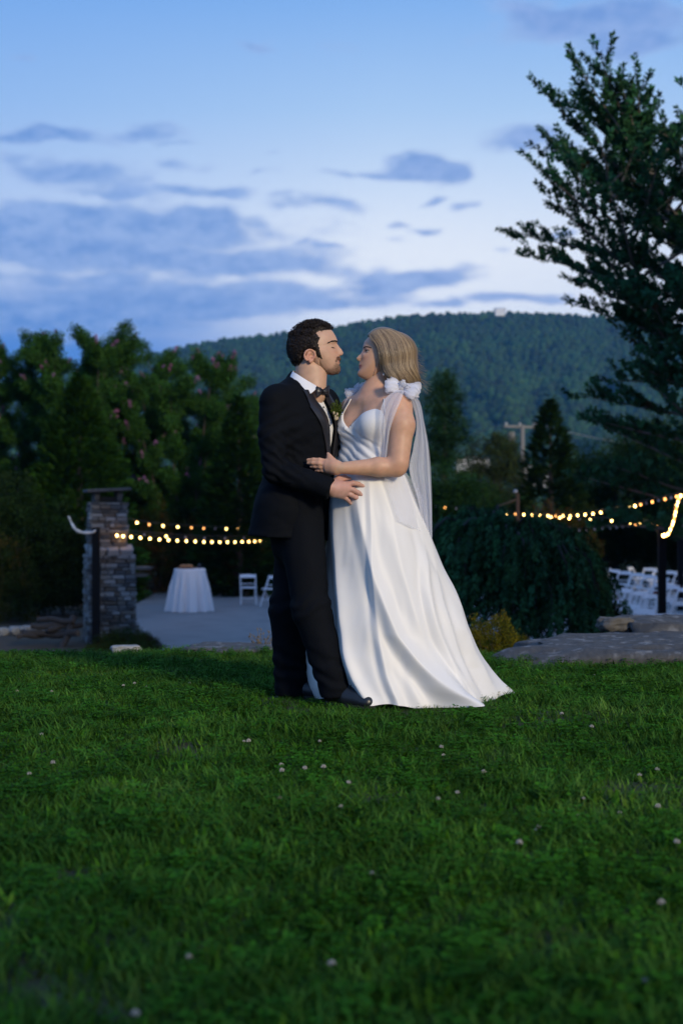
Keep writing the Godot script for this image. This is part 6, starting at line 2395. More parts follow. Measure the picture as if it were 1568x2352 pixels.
	part_of(o, "tulle_streamer", tl.commit(), tu)
	# sash: a sheer triangle from the waist to the hip
	var ss := MB.new()
	var on_skirt := func(px: float, py: float, lift: float) -> Vector3:
		var xl: float = look(SKIRT_L, py)
		var xr: float = look(SKIRT_R, py)
		var k := clampf((px - (xl + xr) * 0.5) / ((xr - xl) * 0.5), -0.97, 0.97)
		var t := maxf(0.0, (py - 1083.0) / 526.0)
		return P(px, py, lerpf(0.015, -0.13, pow(t, 0.8)) + (lerpf(0.145, 0.44, pow(t, 0.85)) + lift) * sqrt(1.0 - k * k))
	for lay in 2:
		ss.grid(26, 26, func(q: float, t: float) -> Vector3:
			var top := Vector2(876 + 4 * lay, 1084).lerp(Vector2(930, 1082), q)
			var low := Vector2(912 + 5 * lay, 1197).lerp(Vector2(985 - 6 * lay, 1228), q)
			var mid := Vector2(0, 0)
			var s2 := top.lerp(low, t) + Vector2(16.0 * sin(q * PI * 0.5) * sin(t * PI), 0.0)
			var p: Vector3 = on_skirt.call(s2.x, s2.y, 0.035 + 0.008 * lay)
			return p + Vector3(0.25, 0, 1) * (0.006 * sin(q * 11.0 + t * 3.0 + lay * 1.7) + 0.02 * sin(t * PI) * q))
	part_of(o, "sash", ss.commit(), mat("sash_tulle", Color(0.95, 0.95, 0.98, 0.24), 0.85, {"transparency": BaseMaterial3D.TRANSPARENCY_ALPHA, "backlight_enabled": true, "backlight": Color(0.8, 0.8, 0.8)}))

# ---------------------------------------------------------------- furniture, posts, lights
func white_paint() -> StandardMaterial3D:
	return mat("white_resin", lin(0.80, 0.80, 0.81), 0.45)

var chair_proto: Node3D

func bar_mesh(a: Vector3, b: Vector3, w: float, d: float, bev := 0.004) -> ArrayMesh:
	var mb := MB.new()
	var y := (b - a)
	var x := Vector3.RIGHT
	if absf(y.normalized().dot(x)) > 0.9:
		x = Vector3.BACK
	var z := x.cross(y).normalized()
	x = y.cross(z).normalized()
	mb.box(Transform3D(Basis(x, y.normalized(), z), (a + b) * 0.5), Vector3(w, y.length(), d), bev)
	return mb.commit()

func make_chair() -> Node3D:
	# a folding chair; the sitter faces -z
	var o := thing("folding_chair", "", "chair")
	var m := white_paint()
	for s in [-1.0, 1.0]:
		obj("leg", bar_mesh(Vector3(0.205 * s, 0.0, -0.24), Vector3(0.205 * s, 0.80, 0.20), 0.026, 0.042), m, o)
	for s in [-1.0, 1.0]:
		obj("leg", bar_mesh(Vector3(0.175 * s, 0.0, 0.24), Vector3(0.175 * s, 0.445, -0.12), 0.024, 0.036), m, o)
	var st := MB.new()
	st.box(Transform3D(Basis(Vector3.RIGHT, 0.06), Vector3(0, 0.445, -0.03)), Vector3(0.385, 0.030, 0.37), 0.01)
	obj("seat", st.commit(), m, o)
	var pad := MB.new()
	pad.box(Transform3D(Basis(Vector3.RIGHT, 0.06), Vector3(0, 0.467, -0.03)), Vector3(0.34, 0.022, 0.32), 0.01)
	obj("seat_pad", pad.commit(), m, o)
	var rail := MB.new()
	rail.grid(10, 1, func(q: float, t: float) -> Vector3:
		var x := lerpf(-0.20, 0.20, q)
		return Vector3(x, lerpf(0.715, 0.785 + 0.022 * (1.0 - pow(x / 0.2, 2.0)), t), lerpf(0.148, 0.192, t) + 0.012))
	rail.grid(10, 1, func(q: float, t: float) -> Vector3:
		var x := lerpf(-0.20, 0.20, q)
		return Vector3(x, lerpf(0.785 + 0.022 * (1.0 - pow(x / 0.2, 2.0)), 0.715, t), lerpf(0.192, 0.148, t) - 0.008))
	rail.grid(10, 1, func(q: float, t: float) -> Vector3:
		var x := lerpf(-0.20, 0.20, q)
		return Vector3(x, 0.785 + 0.022 * (1.0 - pow(x / 0.2, 2.0)), 0.192 + lerpf(0.012, -0.008, t)))
	rail.grid(10, 1, func(q: float, t: float) -> Vector3:
		return Vector3(lerpf(-0.20, 0.20, q), 0.715, 0.148 + lerpf(-0.008, 0.012, t)))
	obj("top_rail", rail.commit(), m, o)
	obj("back_slat", bar_mesh(Vector3(-0.19, 0.555, 0.066), Vector3(0.19, 0.555, 0.066), 0.045, 0.016), m, o)
	obj("stretcher", bar_mesh(Vector3(-0.19, 0.17, -0.147), Vector3(0.19, 0.17, -0.147), 0.030, 0.016), m, o)
	obj("stretcher", bar_mesh(Vector3(-0.165, 0.17, 0.10), Vector3(0.165, 0.17, 0.10), 0.030, 0.016), m, o)
	return o

func place_chair(p: Vector3, turn: float, label: String, group: String) -> Node3D:
	var o := chair_proto
	if o.has_meta("placed"):
		o = chair_proto.duplicate()
		o.name = numbered("folding_chair")
		add_child(o, true)
	chair_proto.set_meta("placed", true)
	o.position = p
	o.rotation.y = turn
	tag(o, label, "chair", group)
	return o

func build_furniture() -> void:
	var r := RandomNumberGenerator.new()
	r.seed = 41
	chair_proto = make_chair()
	var fy := TERRACE + 0.062
	var p1 := at(570, 1394, 38.3)
	p1.y = fy
	place_chair(p1, PI + 0.12, "white folding chair alone on the patio, right of the clothed table", "")
	var p2 := at(624, 1398, 37.6)
	p2.y = fy
	place_chair(p2, PI - 0.55, "white folding chair half hidden by the groom's legs", "")
	# the ceremony seating: rows that run away from the camera, everyone facing left
	var spots := {}
	# [first chair, last chair, how many], from the far end of each row to the near end
	var seat_rows := [[Vector2(9.15, -36.0), Vector2(9.75, -26.0), 10], [Vector2(7.70, -37.1), Vector2(8.13, -29.8), 7], [Vector2(7.45, -27.0), Vector2(7.75, -17.5), 9], [Vector2(6.15, -24.5), Vector2(6.4, -16.6), 8], [Vector2(4.95, -24.0), Vector2(5.2, -16.6), 7], [Vector2(3.75, -25.0), Vector2(4.0, -16.6), 8], [Vector2(2.65, -25.0), Vector2(2.9, -17.8), 7], [Vector2(1.6, -25.5), Vector2(1.8, -18.8), 6]]
	for row in seat_rows.size():
		spots[row] = []
		for k in seat_rows[row][2]:
			var q: Vector2 = seat_rows[row][0].lerp(seat_rows[row][1], k / float(seat_rows[row][2] - 1))
			spots[row].append(Vector3(q.x + r.randf_range(-0.04, 0.04), fy, q.y + r.randf_range(-0.05, 0.05)))
	var nth := ["first", "second", "third", "fourth", "fifth", "sixth", "seventh", "eighth", "ninth", "tenth", "eleventh", "twelfth", "thirteenth", "fourteenth", "fifteenth", "sixteenth", "seventeenth", "eighteenth", "nineteenth", "twentieth"]
	var rows := spots.keys()
	rows.sort()
	for i in rows.size():
		for k in spots[rows[i]].size():
			place_chair(spots[rows[i]][k], 2.29 + r.randf_range(-0.08, 0.08), "white folding chair in the %s row from the right, %s from its far end" % [nth[mini(i, 19)], nth[mini(k, 19)]], "white folding chairs in rows for the ceremony")
	var odd := at(1460, 1316, 43.5)
	odd.y = fy
	place_chair(odd, -PI / 2 - 0.5, "white folding chair turned the other way behind the last row", "")
	# small bunches of dark red flowers on the aisle
	for k in 3:
		var p := [at(1506, 1366, 33.0), at(1418, 1386, 30.5), at(1556, 1352, 35.0)][k] as Vector3
		var o := thing("flower_bunch", ["dark red flowers hung by the aisle next to the black post", "dark red flowers tied low left of the black post", "dark red flowers by the aisle at the right edge"][k], "flowers", p)
		var fb := MB.new()
		var gb := MB.new()
		for i in 16:
			fb.ball(rand_dir(r) * 0.07, Vector3.ONE * r.randf_range(0.025, 0.04), 7, 5)
		for i in 24:
			leaf_into(gb, rand_dir(r) * 0.06, (rand_dir(r) + Vector3.DOWN * 0.5).normalized(), rand_dir(r), 0.13, 0.05)
		obj("blooms", fb.commit(), mat("red_bloom", lin(0.16, 0.035, 0.03), 0.7), o)
		obj("leaves", gb.commit(), mat("dull_leaf", lin(0.03, 0.05, 0.02), 0.7), o)
	# cocktail table under a floor length cloth
	var tp := at(436, 1408, 35.6)
	tp.y = fy
	var t := thing("cocktail_table", "tall round table under a white floor length cloth on patio", "table", tp)
	var top := MB.new()
	top.tube(PackedVector3Array([Vector3(0, 1.045, 0), Vector3(0, 1.068, 0)]), PackedFloat32Array([0.37, 0.37]), 40)
	obj("tabletop", top.commit(), mat("table_wood", lin(0.20, 0.15, 0.10), 0.6), t)
	var leg := MB.new()
	leg.rod(Vector3(0, 0.02, 0), Vector3(0, 1.045, 0), 0.035, 0.035, 12)
	leg.tube(PackedVector3Array([Vector3(0, 0.0, 0), Vector3(0, 0.025, 0)]), PackedFloat32Array([0.26, 0.25]), 24)
	obj("pedestal", leg.commit(), mat("black_steel", lin(0.010, 0.010, 0.011), 0.6, {"metallic_specular": 0.2}), t)
	var cl := MB.new()
	cl.grid(160, 40, func(q: float, v: float) -> Vector3:
		var a := q * TAU
		var k := v * 40.0
		if k < 6.0:
			return Vector3(cos(a), 0, sin(a)) * (0.382 * k / 6.0) + Vector3(0, 1.074, 0)
		var tt := (k - 6.0) / 34.0
		var fold := 0.055 * sin(a * 11.0 + 0.6 * sin(a * 3.0)) + 0.03 * sin(a * 17.0 + 1.0)
		var rr := 0.384 + 0.15 * pow(tt, 0.9) + fold * smoothstep(0.0, 0.5, tt) * (0.5 + 0.7 * tt)
		return Vector3(cos(a) * rr, lerpf(1.07, 0.008, tt) + 0.015 * sin(a * 4.0) * tt * (1.0 - tt), sin(a) * rr), true)
	var clo := obj("tablecloth", cl.commit(), mat("white_linen", lin(0.78, 0.78, 0.80), 0.85))
	clo.position = tp
	tag(clo, "white cloth falling in folds over the tall round table", "tablecloth")
	# a board with bread and fruit
	var bo := thing("serving_board", "wooden board with bread and orange fruit on the clothed table", "board", tp + Vector3(-0.08, 1.078, 0.05))
	var bb := MB.new()
	bb.tube(PackedVector3Array([Vector3(0, 0, 0), Vector3(0, 0.025, 0)]), PackedFloat32Array([0.24, 0.25]), 24)
	obj("board", bb.commit(), mat("warm_wood", lin(0.22, 0.10, 0.04), 0.6), bo)
	for k in 5:
		var fr := MB.new()
		fr.ball(Vector3(-0.12 + 0.06 * k, 0.055 + 0.01 * (k % 2), 0.03 * sin(k * 2.0)), Vector3(0.05, 0.038, 0.045), 12, 8)
		obj("bread", fr.commit(), mat("crust", lin(0.42, 0.22, 0.10), 0.7), bo)
	var gl := thing("glass_jar", "small dark glass on the clothed table beside the board", "glass", tp + Vector3(0.24, 1.078, 0.02))
	var gm := MB.new()
	gm.tube(PackedVector3Array([Vector3(0, 0, 0), Vector3(0, 0.06, 0), Vector3(0, 0.11, 0)]), PackedFloat32Array([0.035, 0.045, 0.04]), 14)
	obj("body", gm.commit(), mat("dark_bottle", lin(0.02, 0.02, 0.03), 0.15), gl)
	# steel posts that carry the string lights
	var posts := [[at(221, 1480, 27.3), 2.22, "black steel post in front of the stone fireplace"], [at(1519, 1440, 26.5), 2.48, "black steel post among the white chairs at right"], [at(1562, 1420, 36.0), 2.45, "farther black steel post at the right edge of the seating"]]
	for q in posts:
		var p: Vector3 = q[0]
		p.y = TERRACE
		var o := thing("light_post", q[2], "post", p)
		var sh := MB.new()
		sh.box(Transform3D(Basis.IDENTITY, Vector3(0, q[1] * 0.5, 0)), Vector3(0.14, q[1], 0.14), 0.008)
		obj("shaft", sh.commit(), mat("black_steel", lin(0.010, 0.010, 0.011), 0.6, {"metallic_specular": 0.2}), o)
		var cp := MB.new()
		cp.box(Transform3D(Basis.IDENTITY, Vector3(0, q[1] + 0.012, 0)), Vector3(0.145, 0.024, 0.145), 0.008)
		obj("cap", cp.commit(), mat("black_steel", lin(0.010, 0.010, 0.011), 0.6, {"metallic_specular": 0.2}), o)
		var bp := MB.new()
		bp.box(Transform3D(Basis.IDENTITY, Vector3(0, 0.08, 0)), Vector3(0.24, 0.02, 0.24), 0.005)
		obj("base_plate", bp.commit(), mat("black_steel", lin(0.010, 0.010, 0.011), 0.6, {"metallic_specular": 0.2}), o)
	# a swag of white cloth tied to the left post
	var sw := MB.new()
	var pts := PackedVector3Array()
	var rd := PackedFloat32Array()
	var way := [at(158, 1186, 27.0), at(164, 1200, 27.05), at(172, 1214, 27.05), at(184, 1222, 27.1), at(200, 1224, 27.15), at(214, 1222, 27.2), at(221, 1217, 27.2)]
	for k in 25:
		var u := k / 24.0
		pts.append(spline(way, u))
		rd.append(0.016 + 0.018 * sin(u * PI) + 0.006 * sin(u * 31.0))
	sw.tube(pts, rd, 10, 0.7)
	tag(obj("cloth_swag", sw.commit(), mat("white_linen", lin(0.78, 0.78, 0.80), 0.85)), "white cloth swag tied to the top of the left black post", "drape")
	# logs piled at the foot of the fireplace
	var lg := [[Vector3(-0.60, 0.14, 0.1), 0.3, 0.9, 0.10], [Vector3(-0.32, 0.13, 0.2), -0.5, 0.9, 0.11], [Vector3(-0.80, 0.12, 0.0), -0.25, 0.8, 0.09], [Vector3(-0.50, 0.32, 0.12), 0.15, 0.8, 0.10], [Vector3(-0.22, 0.30, 0.05), 0.6, 0.7, 0.09], [Vector3(-0.42, 0.46, 0.1), -0.3, 0.75, 0.09], [Vector3(-0.95, 0.10, 0.25), 0.9, 0.7, 0.08], [Vector3(-0.12, 0.12, 0.3), 1.15, 0.8, 0.10]]
	var lw := ["lowest left in the pile", "in the front of the pile", "at the left end of the pile", "lying across the pile's middle", "leaning at the pile's right", "on top of the pile", "stray and left of the pile", "leaning by the chimney foot"]
	var bm := mat("grey_bark", Color.WHITE, 0.9, {"albedo_texture": noise_tex(0.03, [lin(0.012, 0.011, 0.011), lin(0.03, 0.027, 0.027), lin(0.055, 0.048, 0.048)], 81, false, 4, FastNoiseLite.TYPE_SIMPLEX_SMOOTH, 256), "uv1_triplanar": true, "uv1_scale": Vector3(3, 3, 3)})
	for k in lg.size():
		var q: Array = lg[k]
		var o := thing("log", "dark firewood log " + lw[k] + " beside the fireplace", "log", Vector3(-5.1, TERRACE + 0.12, CAM_Z - 27.2) + q[0] * 0.8, "firewood logs by the fireplace")
		o.rotation = Vector3(0, q[1], 0.08 * sin(k * 2.0) + (0.9 if k == 7 else 0.0))
		var mb := MB.new()
		var lp := PackedVector3Array()
		var lr := PackedFloat32Array()
		for i in 7:
			lp.append(Vector3((i / 6.0 - 0.5) * q[2], 0.02 * sin(i * 1.3 + k), 0.015 * cos(i * 2.1 + k)))
			lr.append(q[3] * 0.62 * r.randf_range(0.9, 1.08))
		mb.tube(lp, lr, 10)
		obj("bark", mb.commit(), bm, o)
		for e in [-1.0, 1.0]:
			var en := MB.new()
			en.rod(Vector3(0.498 * q[2] * e, 0, 0), Vector3(0.508 * q[2] * e, 0, 0), q[3] * 0.55, q[3] * 0.53, 10)
			obj("cut_end", en.commit(), mat("cut_wood", lin(0.07, 0.05, 0.036), 0.85), o)
	# utility pole beyond the trees
	var up := at(1199, 1240, 78)
	var ue := thing("utility_pole", "pale utility pole with crossarm between the trees", "pole", Vector3(up.x, -5.0, up.z))
	var topy := 0.9 + (1176.0 - 976.0) / FOCAL * 78.0 + 5.0
	var pm := MB.new()
	pm.rod(Vector3(0, -1, 0), Vector3(0, topy, 0), 0.16, 0.11, 12)
	var grey := mat("weathered_wood", lin(0.20, 0.195, 0.19), 0.85)
	obj("shaft", pm.commit(), grey, ue)
	var ca := MB.new()
	ca.box(Transform3D(Basis(Vector3.UP, 0.5), Vector3(-0.15, topy - 0.10, 0)), Vector3(2.1, 0.12, 0.10), 0.01)
	obj("crossarm", ca.commit(), grey, ue)
	for k in 3:
		var im := MB.new()
		im.tube(PackedVector3Array([Vector3(-0.95 + 0.8 * k, topy - 0.04, 0.5 - 0.42 * k), Vector3(-0.95 + 0.8 * k, topy + 0.02, 0.5 - 0.42 * k), Vector3(-0.95 + 0.8 * k, topy + 0.12, 0.5 - 0.42 * k)]), PackedFloat32Array([0.04, 0.06, 0.03]), 8)
		obj("insulator", im.commit(), mat("ceramic", lin(0.45, 0.45, 0.44), 0.3), ue)
	var tf := MB.new()
	tf.tube(PackedVector3Array([Vector3(-0.62, topy - 0.95, 0), Vector3(-0.62, topy - 0.40, 0)]), PackedFloat32Array([0.20, 0.20]), 14)
	obj("transformer", tf.commit(), grey, ue)
	var stay := MB.new()
	stay.rod(Vector3(-0.1, topy - 2.4, 0), Vector3(-0.75, topy - 4.4, 0), 0.035, 0.035, 6)
	obj("brace", stay.commit(), grey, ue)
	var lines := [[Vector3(up.x - 0.9, topy - 5.0 + 0.1, up.z + 0.5), at(1030, 991, 92), "upper power line left of the utility pole"], [Vector3(up.x + 0.7, topy - 5.0 + 0.1, up.z - 0.4), at(1400, 992, 92), "power line right of the utility pole"], [Vector3(up.x, topy - 5.0 - 2.6, up.z), at(1060, 1096, 88), "lower thick cable left of the utility pole"]]
	for k in lines.size():
		var q: Array = lines[k]
		var a: Vector3 = q[0]
		var b: Vector3 = q[1]
		b = a + (b - a) * 2.6
		var lp := PackedVector3Array()
		var lr := PackedFloat32Array()
		for i in 25:
			var u := i / 24.0
			lp.append(a.lerp(b, u) - Vector3(0, 0.6 * sin(u * PI), 0))
			lr.append(0.035 if k == 2 else 0.022)
		var w := MB.new()
		w.tube(lp, lr, 5)
		tag(obj("power_line", w.commit(), mat("cable", lin(0.22, 0.22, 0.22), 0.6)), q[2], "cable")

func build_lights() -> void:
	var gm := mat("lit_bulb", lin(1.0, 0.75, 0.4), 0.4, {"emission_enabled": true, "emission": lin(1.0, 0.60, 0.17), "emission_energy_multiplier": 17.0})
	var dim := mat("dim_bulb", lin(1.0, 0.6, 0.3), 0.4, {"emission_enabled": true, "emission": lin(1.0, 0.42, 0.10), "emission_energy_multiplier": 4.5})
	var off := mat("unlit_bulb", lin(0.55, 0.50, 0.52), 0.12, {"metallic_specular": 0.7})
	var black := mat("black_rubber", lin(0.03, 0.018, 0.014), 0.6)
	var bulb := MB.new()
	bulb.ball(Vector3(0, -0.055, 0), Vector3(0.022, 0.026, 0.022), 12, 8)
	var bulb_m := bulb.commit()
	var cap := MB.new()
	cap.tube(PackedVector3Array([Vector3(0, 0.0, 0), Vector3(0, -0.03, 0)]), PackedFloat32Array([0.014, 0.016]), 8)
	var cap_m := cap.commit()
	# strings: label, way points [px, py, distance], number of bulbs, pattern (l lit, d dim, o off)
	var strings := [
		["lit string of bulbs from the chimney towards the groom", [[269, 1223, 27.2], [382, 1234, 31.5], [496, 1240, 37.0], [588, 1239, 42.0], [640, 1236, 45.5]], 24, "l"],
		["upper string with a few lit bulbs over the hedge at left", [[273, 1186, 31.0], [343, 1199, 33.5], [440, 1207, 37.5], [520, 1210, 41.0], [590, 1209, 45.0]], 13, "doldllddolllo"],
		["unlit string of clear bulbs just above the lit one at left", [[290, 1218, 29.0], [382, 1226, 32.0], [470, 1231, 36.0], [560, 1231, 41.0], [630, 1228, 46.0]], 9, "ooloooooo"],
		["string of lit bulbs rising to the top right corner post", [[985, 1158, 44.0], [1112, 1170, 41.0], [1221, 1178, 38.0], [1317, 1179, 35.5], [1414, 1165, 30.0], [1490, 1147, 26.0], [1562, 1130, 22.5]], 34, "dodododlldlllldlllllldllll"],
		["lower string of lit bulbs ending at the black post", [[1205, 1178, 40.0], [1260, 1182, 37.0], [1320, 1186, 34.0], [1390, 1189, 31.0], [1450, 1194, 28.0], [1510, 1197, 26.0]], 15, "lldlllololll"],
		["string of unlit bulbs below the lit ones at right", [[1280, 1218, 40.0], [1338, 1213, 36.0], [1400, 1207, 32.5], [1450, 1201, 29.6], [1512, 1196, 26.6]], 15, "ooooooooooododd"],
		["string of lit bulbs hanging down at the right edge", [[1560, 1131, 22.4], [1553, 1150, 22.2], [1549, 1170, 22.0], [1544, 1190, 21.8], [1538, 1206, 21.6], [1531, 1219, 21.4], [1522, 1221, 21.3]], 17, "ldlldlldlldldldll"],
		["short string of bulbs by the right edge", [[1545, 1202, 30.0], [1568, 1201, 31.0], [1620, 1196, 33.0]], 5, "dlold"],
	]
	for q in strings:
		var way := []
		for w in q[1]:
			way.append(at(w[0], w[1], w[2]))
		var o := thing("string_light", q[0], "string light", way[0], "string lights over the terrace")
		var b0: Vector3 = way[0]
		var lp := PackedVector3Array()
		var lr := PackedFloat32Array()
		for k in 49:
			lp.append(spline(way, k / 48.0) - b0)
			lr.append(0.006)
		var wm := MB.new()
		wm.tube(lp, lr, 5)
		obj("wire", wm.commit(), black, o)
		var n: int = q[2]
		var pat: String = q[3]
		for k in n:
			var u := (k + 0.0) / (n - 1)
			var p := spline(way, u) - b0
			p.y -= 0.004
			var s := obj("socket", cap_m, black, o)
			s.position = p
			var ch := pat[k % pat.length()]
			var b := obj("bulb", bulb_m, gm if ch == "l" else (dim if ch == "d" else off), o)
			b.position = p
			if ch != "o":
				var lt := OmniLight3D.new()
				lt.name = "bulb_light" if k == 0 else "bulb_light_%03d" % k
				lt.light_color = Color(1.0, 0.68, 0.36)
				lt.light_energy = 0.012 if ch == "l" else 0.005
				lt.light_size = 0.03
				lt.omni_range = 30.0
				lt.omni_attenuation = 2.0
				lt.shadow_enabled = true
				o.add_child(lt, true)
				lt.position = p + Vector3(0, -0.055, 0)
	# the little wooden post that carries a string behind the weeping tree
	var wp := thing("wooden_post", "little wooden post with a crooked arm behind the weeping tree", "post", at(1188, 1180, 38.0) * Vector3(1, 0, 1) + Vector3(0, TERRACE, 0))
	var wm2 := MB.new()
	wm2.rod(Vector3(0, -0.1, 0), Vector3(0, 3.05, 0), 0.05, 0.045, 8)
	obj("shaft", wm2.commit(), mat("post_wood", lin(0.10, 0.06, 0.035), 0.8), wp)
	var wa := MB.new()
	wa.tube(PackedVector3Array([Vector3(-0.55, 2.70, 0.1), Vector3(-0.25, 2.80, 0.05), Vector3(0.0, 2.90, 0.0)]), PackedFloat32Array([0.018, 0.022, 0.026]), 7)
	obj("arm", wa.commit(), mat("post_wood", lin(0.10, 0.06, 0.035), 0.8), wp)
	var kn := MB.new()
	kn.ball(Vector3(-0.06, 3.10, 0.02), Vector3(0.06, 0.05, 0.06), 10, 7)
	obj("cap", kn.commit(), mat("ceramic", lin(0.45, 0.45, 0.44), 0.3), wp)

# ---------------------------------------------------------------- the lawn
func blade(mb: MB, p: Vector3, d: Vector3, h: float, w: float, lean: float) -> void:
	var side := Vector3(-d.z, 0, d.x)
	var segs := 3
	var last := -1
	for i in segs + 1:
		var t := float(i) / segs
		var c := p + Vector3(0, h * (t - 0.28 * lean * t * t), 0) + d * (lean * h * t * t * 0.9)
		var ww := w * (1.0 - pow(t, 1.6)) * 0.5
		if i == segs:
			var e := mb.add(c)
			mb.tri(last - 1, last, e)
			break
		mb.add(c - side * ww)
		last = mb.add(c + side * ww)
		if i > 0:
			mb.quad(last - 3, last - 2, last, last - 1)

func build_lawn() -> void:
	var r := RandomNumberGenerator.new()
	r.seed = 123
	var m := mat("grass_blade", Color.WHITE, 0.5, {"vertex_color_use_as_albedo": true, "vertex_color_is_srgb": true, "metallic_specular": 0.06, "backlight_enabled": true, "backlight": Color(0.55, 0.55, 0.55)})
	# tufts of three kinds
	var tufts := []
	for kind in 6:
		var mb := MB.new()
		var n: int = [15, 15, 9, 9, 10, 12][kind]
		for k in n:
			var a := r.randf() * TAU
			var p := Vector3(r.randf_range(-0.035, 0.035), 0, r.randf_range(-0.035, 0.035))
			var d := Vector3(cos(a), 0, sin(a))
			var g := r.randf()
			var c := Color(0.030, 0.100, 0.018).lerp(Color(0.066, 0.145, 0.026), g)
			if r.randf() < 0.025:
				c = Color(0.11, 0.10, 0.045)
			mb.col = c.linear_to_srgb()
			if kind < 2:
				blade(mb, p, d, r.randf_range(0.024, 0.052), r.randf_range(0.0020, 0.0036), r.randf_range(0.2, 1.2))
			elif kind < 4:
				blade(mb, p, d, r.randf_range(0.034, 0.076), r.randf_range(0.0046, 0.0085), r.randf_range(0.5, 1.6))
			elif kind == 4:
				# clover: a stalk with three round leaflets
				var h := r.randf_range(0.025, 0.05)
				var top := p + Vector3(d.x * 0.012, h, d.z * 0.012)
				mb.col = Color(0.036, 0.118, 0.014).linear_to_srgb()
				mb.rod(p, top, 0.0007, 0.0006, 3)
				for e in 3:
					var b := a + e * TAU / 3.0
					var dd := Vector3(cos(b), 0.28, sin(b)).normalized()
					var sw := Vector3(-sin(b), 0, cos(b))
					var ln := r.randf_range(0.010, 0.0145)
					var i0 := mb.add(top)
					var i1 := mb.add(top + dd * ln * 0.55 + sw * ln * 0.5)
					var i2 := mb.add(top + dd * ln + sw * ln * 0.28)
					var i3 := mb.add(top + dd * ln - sw * ln * 0.28)
					var i4 := mb.add(top + dd * ln * 0.55 - sw * ln * 0.5)
					mb.tri(i0, i1, i2)
					mb.tri(i0, i2, i3)
					mb.tri(i0, i3, i4)
			else:
				# low broadleaf weed
				mb.col = Color(0.045, 0.135, 0.014).lerp(Color(0.065, 0.15, 0.016), g).linear_to_srgb()
				leaf_into(mb, p, Vector3(d.x, r.randf_range(0.2, 0.9), d.z).normalized(), Vector3(-d.z, 0, d.x), r.randf_range(0.035, 0.06), r.randf_range(0.010, 0.018), 0.15)
		tufts.append(mb.commit())
	var xfs := [[], [], [], [], [], []]
	var cls := [[], [], [], [], [], []]
	var z := 5.9
	var dn := FastNoiseLite.new()
	dn.seed = 9
	dn.frequency = 0.9
	dn.fractal_octaves = 3
	while z > -7.2:
		var d := CAM_Z - z
		var step := 0.027 if z > -3.2 else 0.05
		var half := minf(d * 0.245 + 0.9, 5.6)
		var x := -half
		while x < half:
			var px := x + r.randf_range(-0.5, 0.5) * step * 1.6
			var pz := z + r.randf_range(-0.5, 0.5) * step * 1.6
			x += step
			if d > 4.0 and r.randf() < 0.25:
				continue
			var bare := dn.get_noise_2d(px * 1.3, pz * 1.3)
			var wear := 0.0
			# thin, worn turf on the crest by the rock and below the bank
			wear = exp(-pow((px - 1.35) / 0.5, 2.0) - pow((pz + 1.9) / 0.35, 2.0)) * 0.8 + exp(-pow((px + 1.1) / 0.9, 2.0) - pow((pz + 2.1) / 0.3, 2.0)) * 0.45
			wear += 0.55 * smoothstep(0.22, 0.5, bare)
			if r.randf() < wear:
				continue
			var patch := dn.get_noise_2d(px * 0.9 + 50.0, pz * 0.9)
			var kind := 0
			var q := r.randf()
			if patch > 0.12:
				kind = 2 if q < 0.60 else (0 if q < 0.85 else (4 if q < 0.92 else 5))
			elif patch < -0.22:
				kind = 4 if q < 0.28 else (0 if q < 0.62 else (2 if q < 0.88 else 5))
			else:
				kind = 0 if q < 0.55 else (2 if q < 0.85 else (4 if q < 0.93 else 5))
			if kind < 4:
				kind += r.randi() % 2
			var s := r.randf_range(0.7, 1.2) * (1.0 + 0.28 * patch)
			# trodden flat right under the hem and the shoes
			if Vector2(px - 0.2, pz - 0.1).length() < 0.62:
				s *= 0.6
			var y := ground_y(px, pz) - 0.002
			xfs[kind].append(Transform3D(Basis(Vector3.UP, r.randf() * TAU).rotated(Vector3(r.randf_range(-1, 1), 0, r.randf_range(-1, 1)).normalized(), r.randf_range(0.0, 0.25)).scaled_local(Vector3(s, s, s)), Vector3(px, y, pz)))
			var b := r.randf_range(0.65, 1.35) * (1.0 + 0.34 * bare) * (1.0 + 0.3 * dn.get_noise_2d(px * 3.1, pz * 3.1 + 20.0))
			var dry := clampf(wear * 1.2 + 0.25 * maxf(0.0, -pz - 1.4) * (0.5 + 0.5 * bare), 0.0, 0.55) * r.randf()
			var c := Color(b, b, b).lerp(Color(b * 1.7, b * 1.0, b * 1.6), dry)
			cls[kind].append(Color(pow(c.r, 0.4545), pow(c.g, 0.4545), pow(c.b, 0.4545)))
		z -= step
	var names := ["grass", "grass", "broad_grass", "broad_grass", "clover", "weed_leaves"]
	for k in 6:
		copies(names[k], tufts[k], m, xfs[k], cls[k])
	# white clover heads, each on its stalk
	var proto := Node3D.new()
	var fl := MB.new()
	for k in 46:
		var d := rand_dir(r)
		d.y = absf(d.y) * 1.0 - 0.25
		d = d.normalized()
		fl.ball(Vector3(0, 0.055, 0) + d * 0.0062, Vector3(0.0017, 0.0040, 0.0017), 4, 3, Basis(d.cross(Vector3(0.3, 0.1, 0.9)).normalized(), d, d.cross(d.cross(Vector3(0.3, 0.1, 0.9)).normalized())))
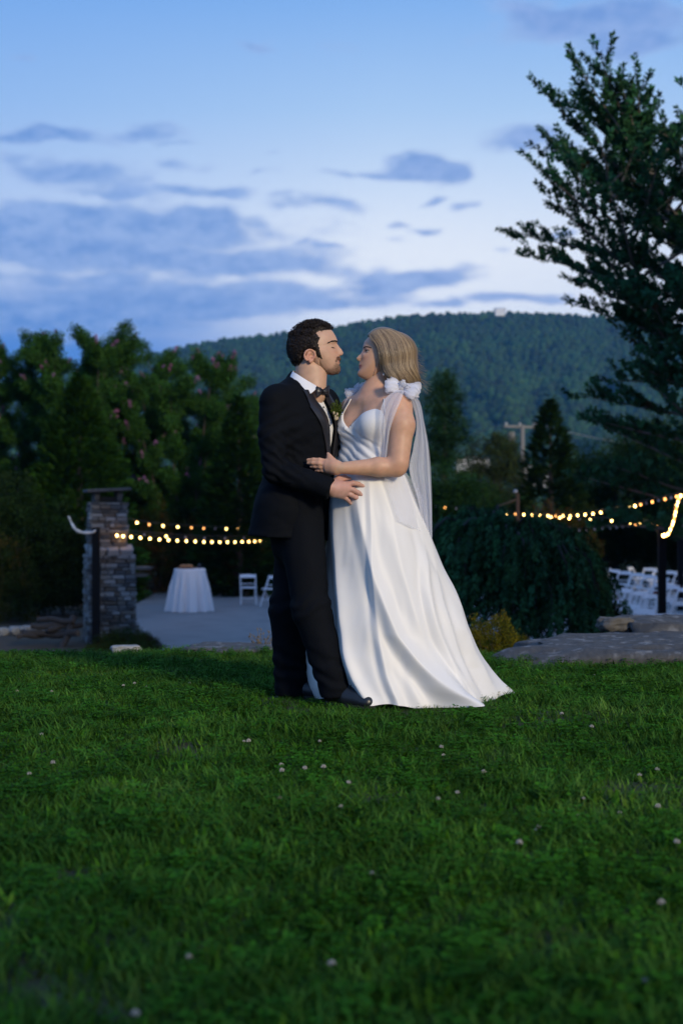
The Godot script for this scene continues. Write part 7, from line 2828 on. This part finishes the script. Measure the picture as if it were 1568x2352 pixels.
	obj("flower_head", fl.commit(), mat("clover_white", lin(0.40, 0.38, 0.34), 0.7), proto)
	var sk := MB.new()
	sk.tube(PackedVector3Array([Vector3(0.003, -0.01, 0), Vector3(0, 0.03, 0.002), Vector3(0, 0.052, 0)]), PackedFloat32Array([0.0011, 0.0010, 0.0010]), 4)
	obj("stalk", sk.commit(), mat("clover_stalk", lin(0.04, 0.08, 0.02), 0.6), proto)
	var seen := [[734, 1697], [743, 1757], [793, 1801], [645, 1742], [648, 1765], [1008, 1708], [1018, 1722], [1050, 1812], [1005, 1830], [907, 1865], [1502, 1747], [1466, 1760], [1505, 1845], [1324, 1853], [1355, 1664], [1338, 1815], [120, 1742], [355, 1655], [338, 1562], [283, 1570], [500, 1546], [437, 1553], [312, 1556], [40, 1572], [1240, 1885], [1552, 1927], [1185, 1938], [433, 2173], [766, 2180], [1475, 2246], [1521, 2062], [310, 2300], [1232, 1892], [780, 1850], [700, 1766], [577, 1702], [850, 1990], [1420, 1848], [1115, 1772], [95, 1675], [560, 1690], [1290, 1640]]
	for k in seen.size() + 6:
		var p := Vector3.ZERO
		if k < seen.size():
			var ray := Vector3((seen[k][0] - 784.0) / FOCAL, (1176.0 - seen[k][1]) / FOCAL, -1.0)
			var t := (CAM_Y - 0.055) / -ray.y
			p = Vector3(ray.x * t, 0, CAM_Z - t)
		else:
			p.z = r.randf_range(-2.0, 3.6)
			p.x = r.randf_range(-1, 1) * (CAM_Z - p.z) * 0.26
		p.y = ground_y(p.x, p.z)
		var o := proto.duplicate()
		o.name = numbered("clover_flower")
		add_child(o, true)
		var s := r.randf_range(0.55, 0.95)
		o.transform = Transform3D(Basis(Vector3.UP, r.randf() * TAU).rotated(Vector3(r.randf_range(-1, 1), 0, r.randf_range(-1, 1)).normalized(), r.randf_range(0.0, 0.25)).scaled_local(Vector3(s, s * r.randf_range(0.8, 1.1), s)), p)
		tag(o, "small round white clover flower standing in the lawn", "flower", "white clover flowers in the lawn")
	proto.free()
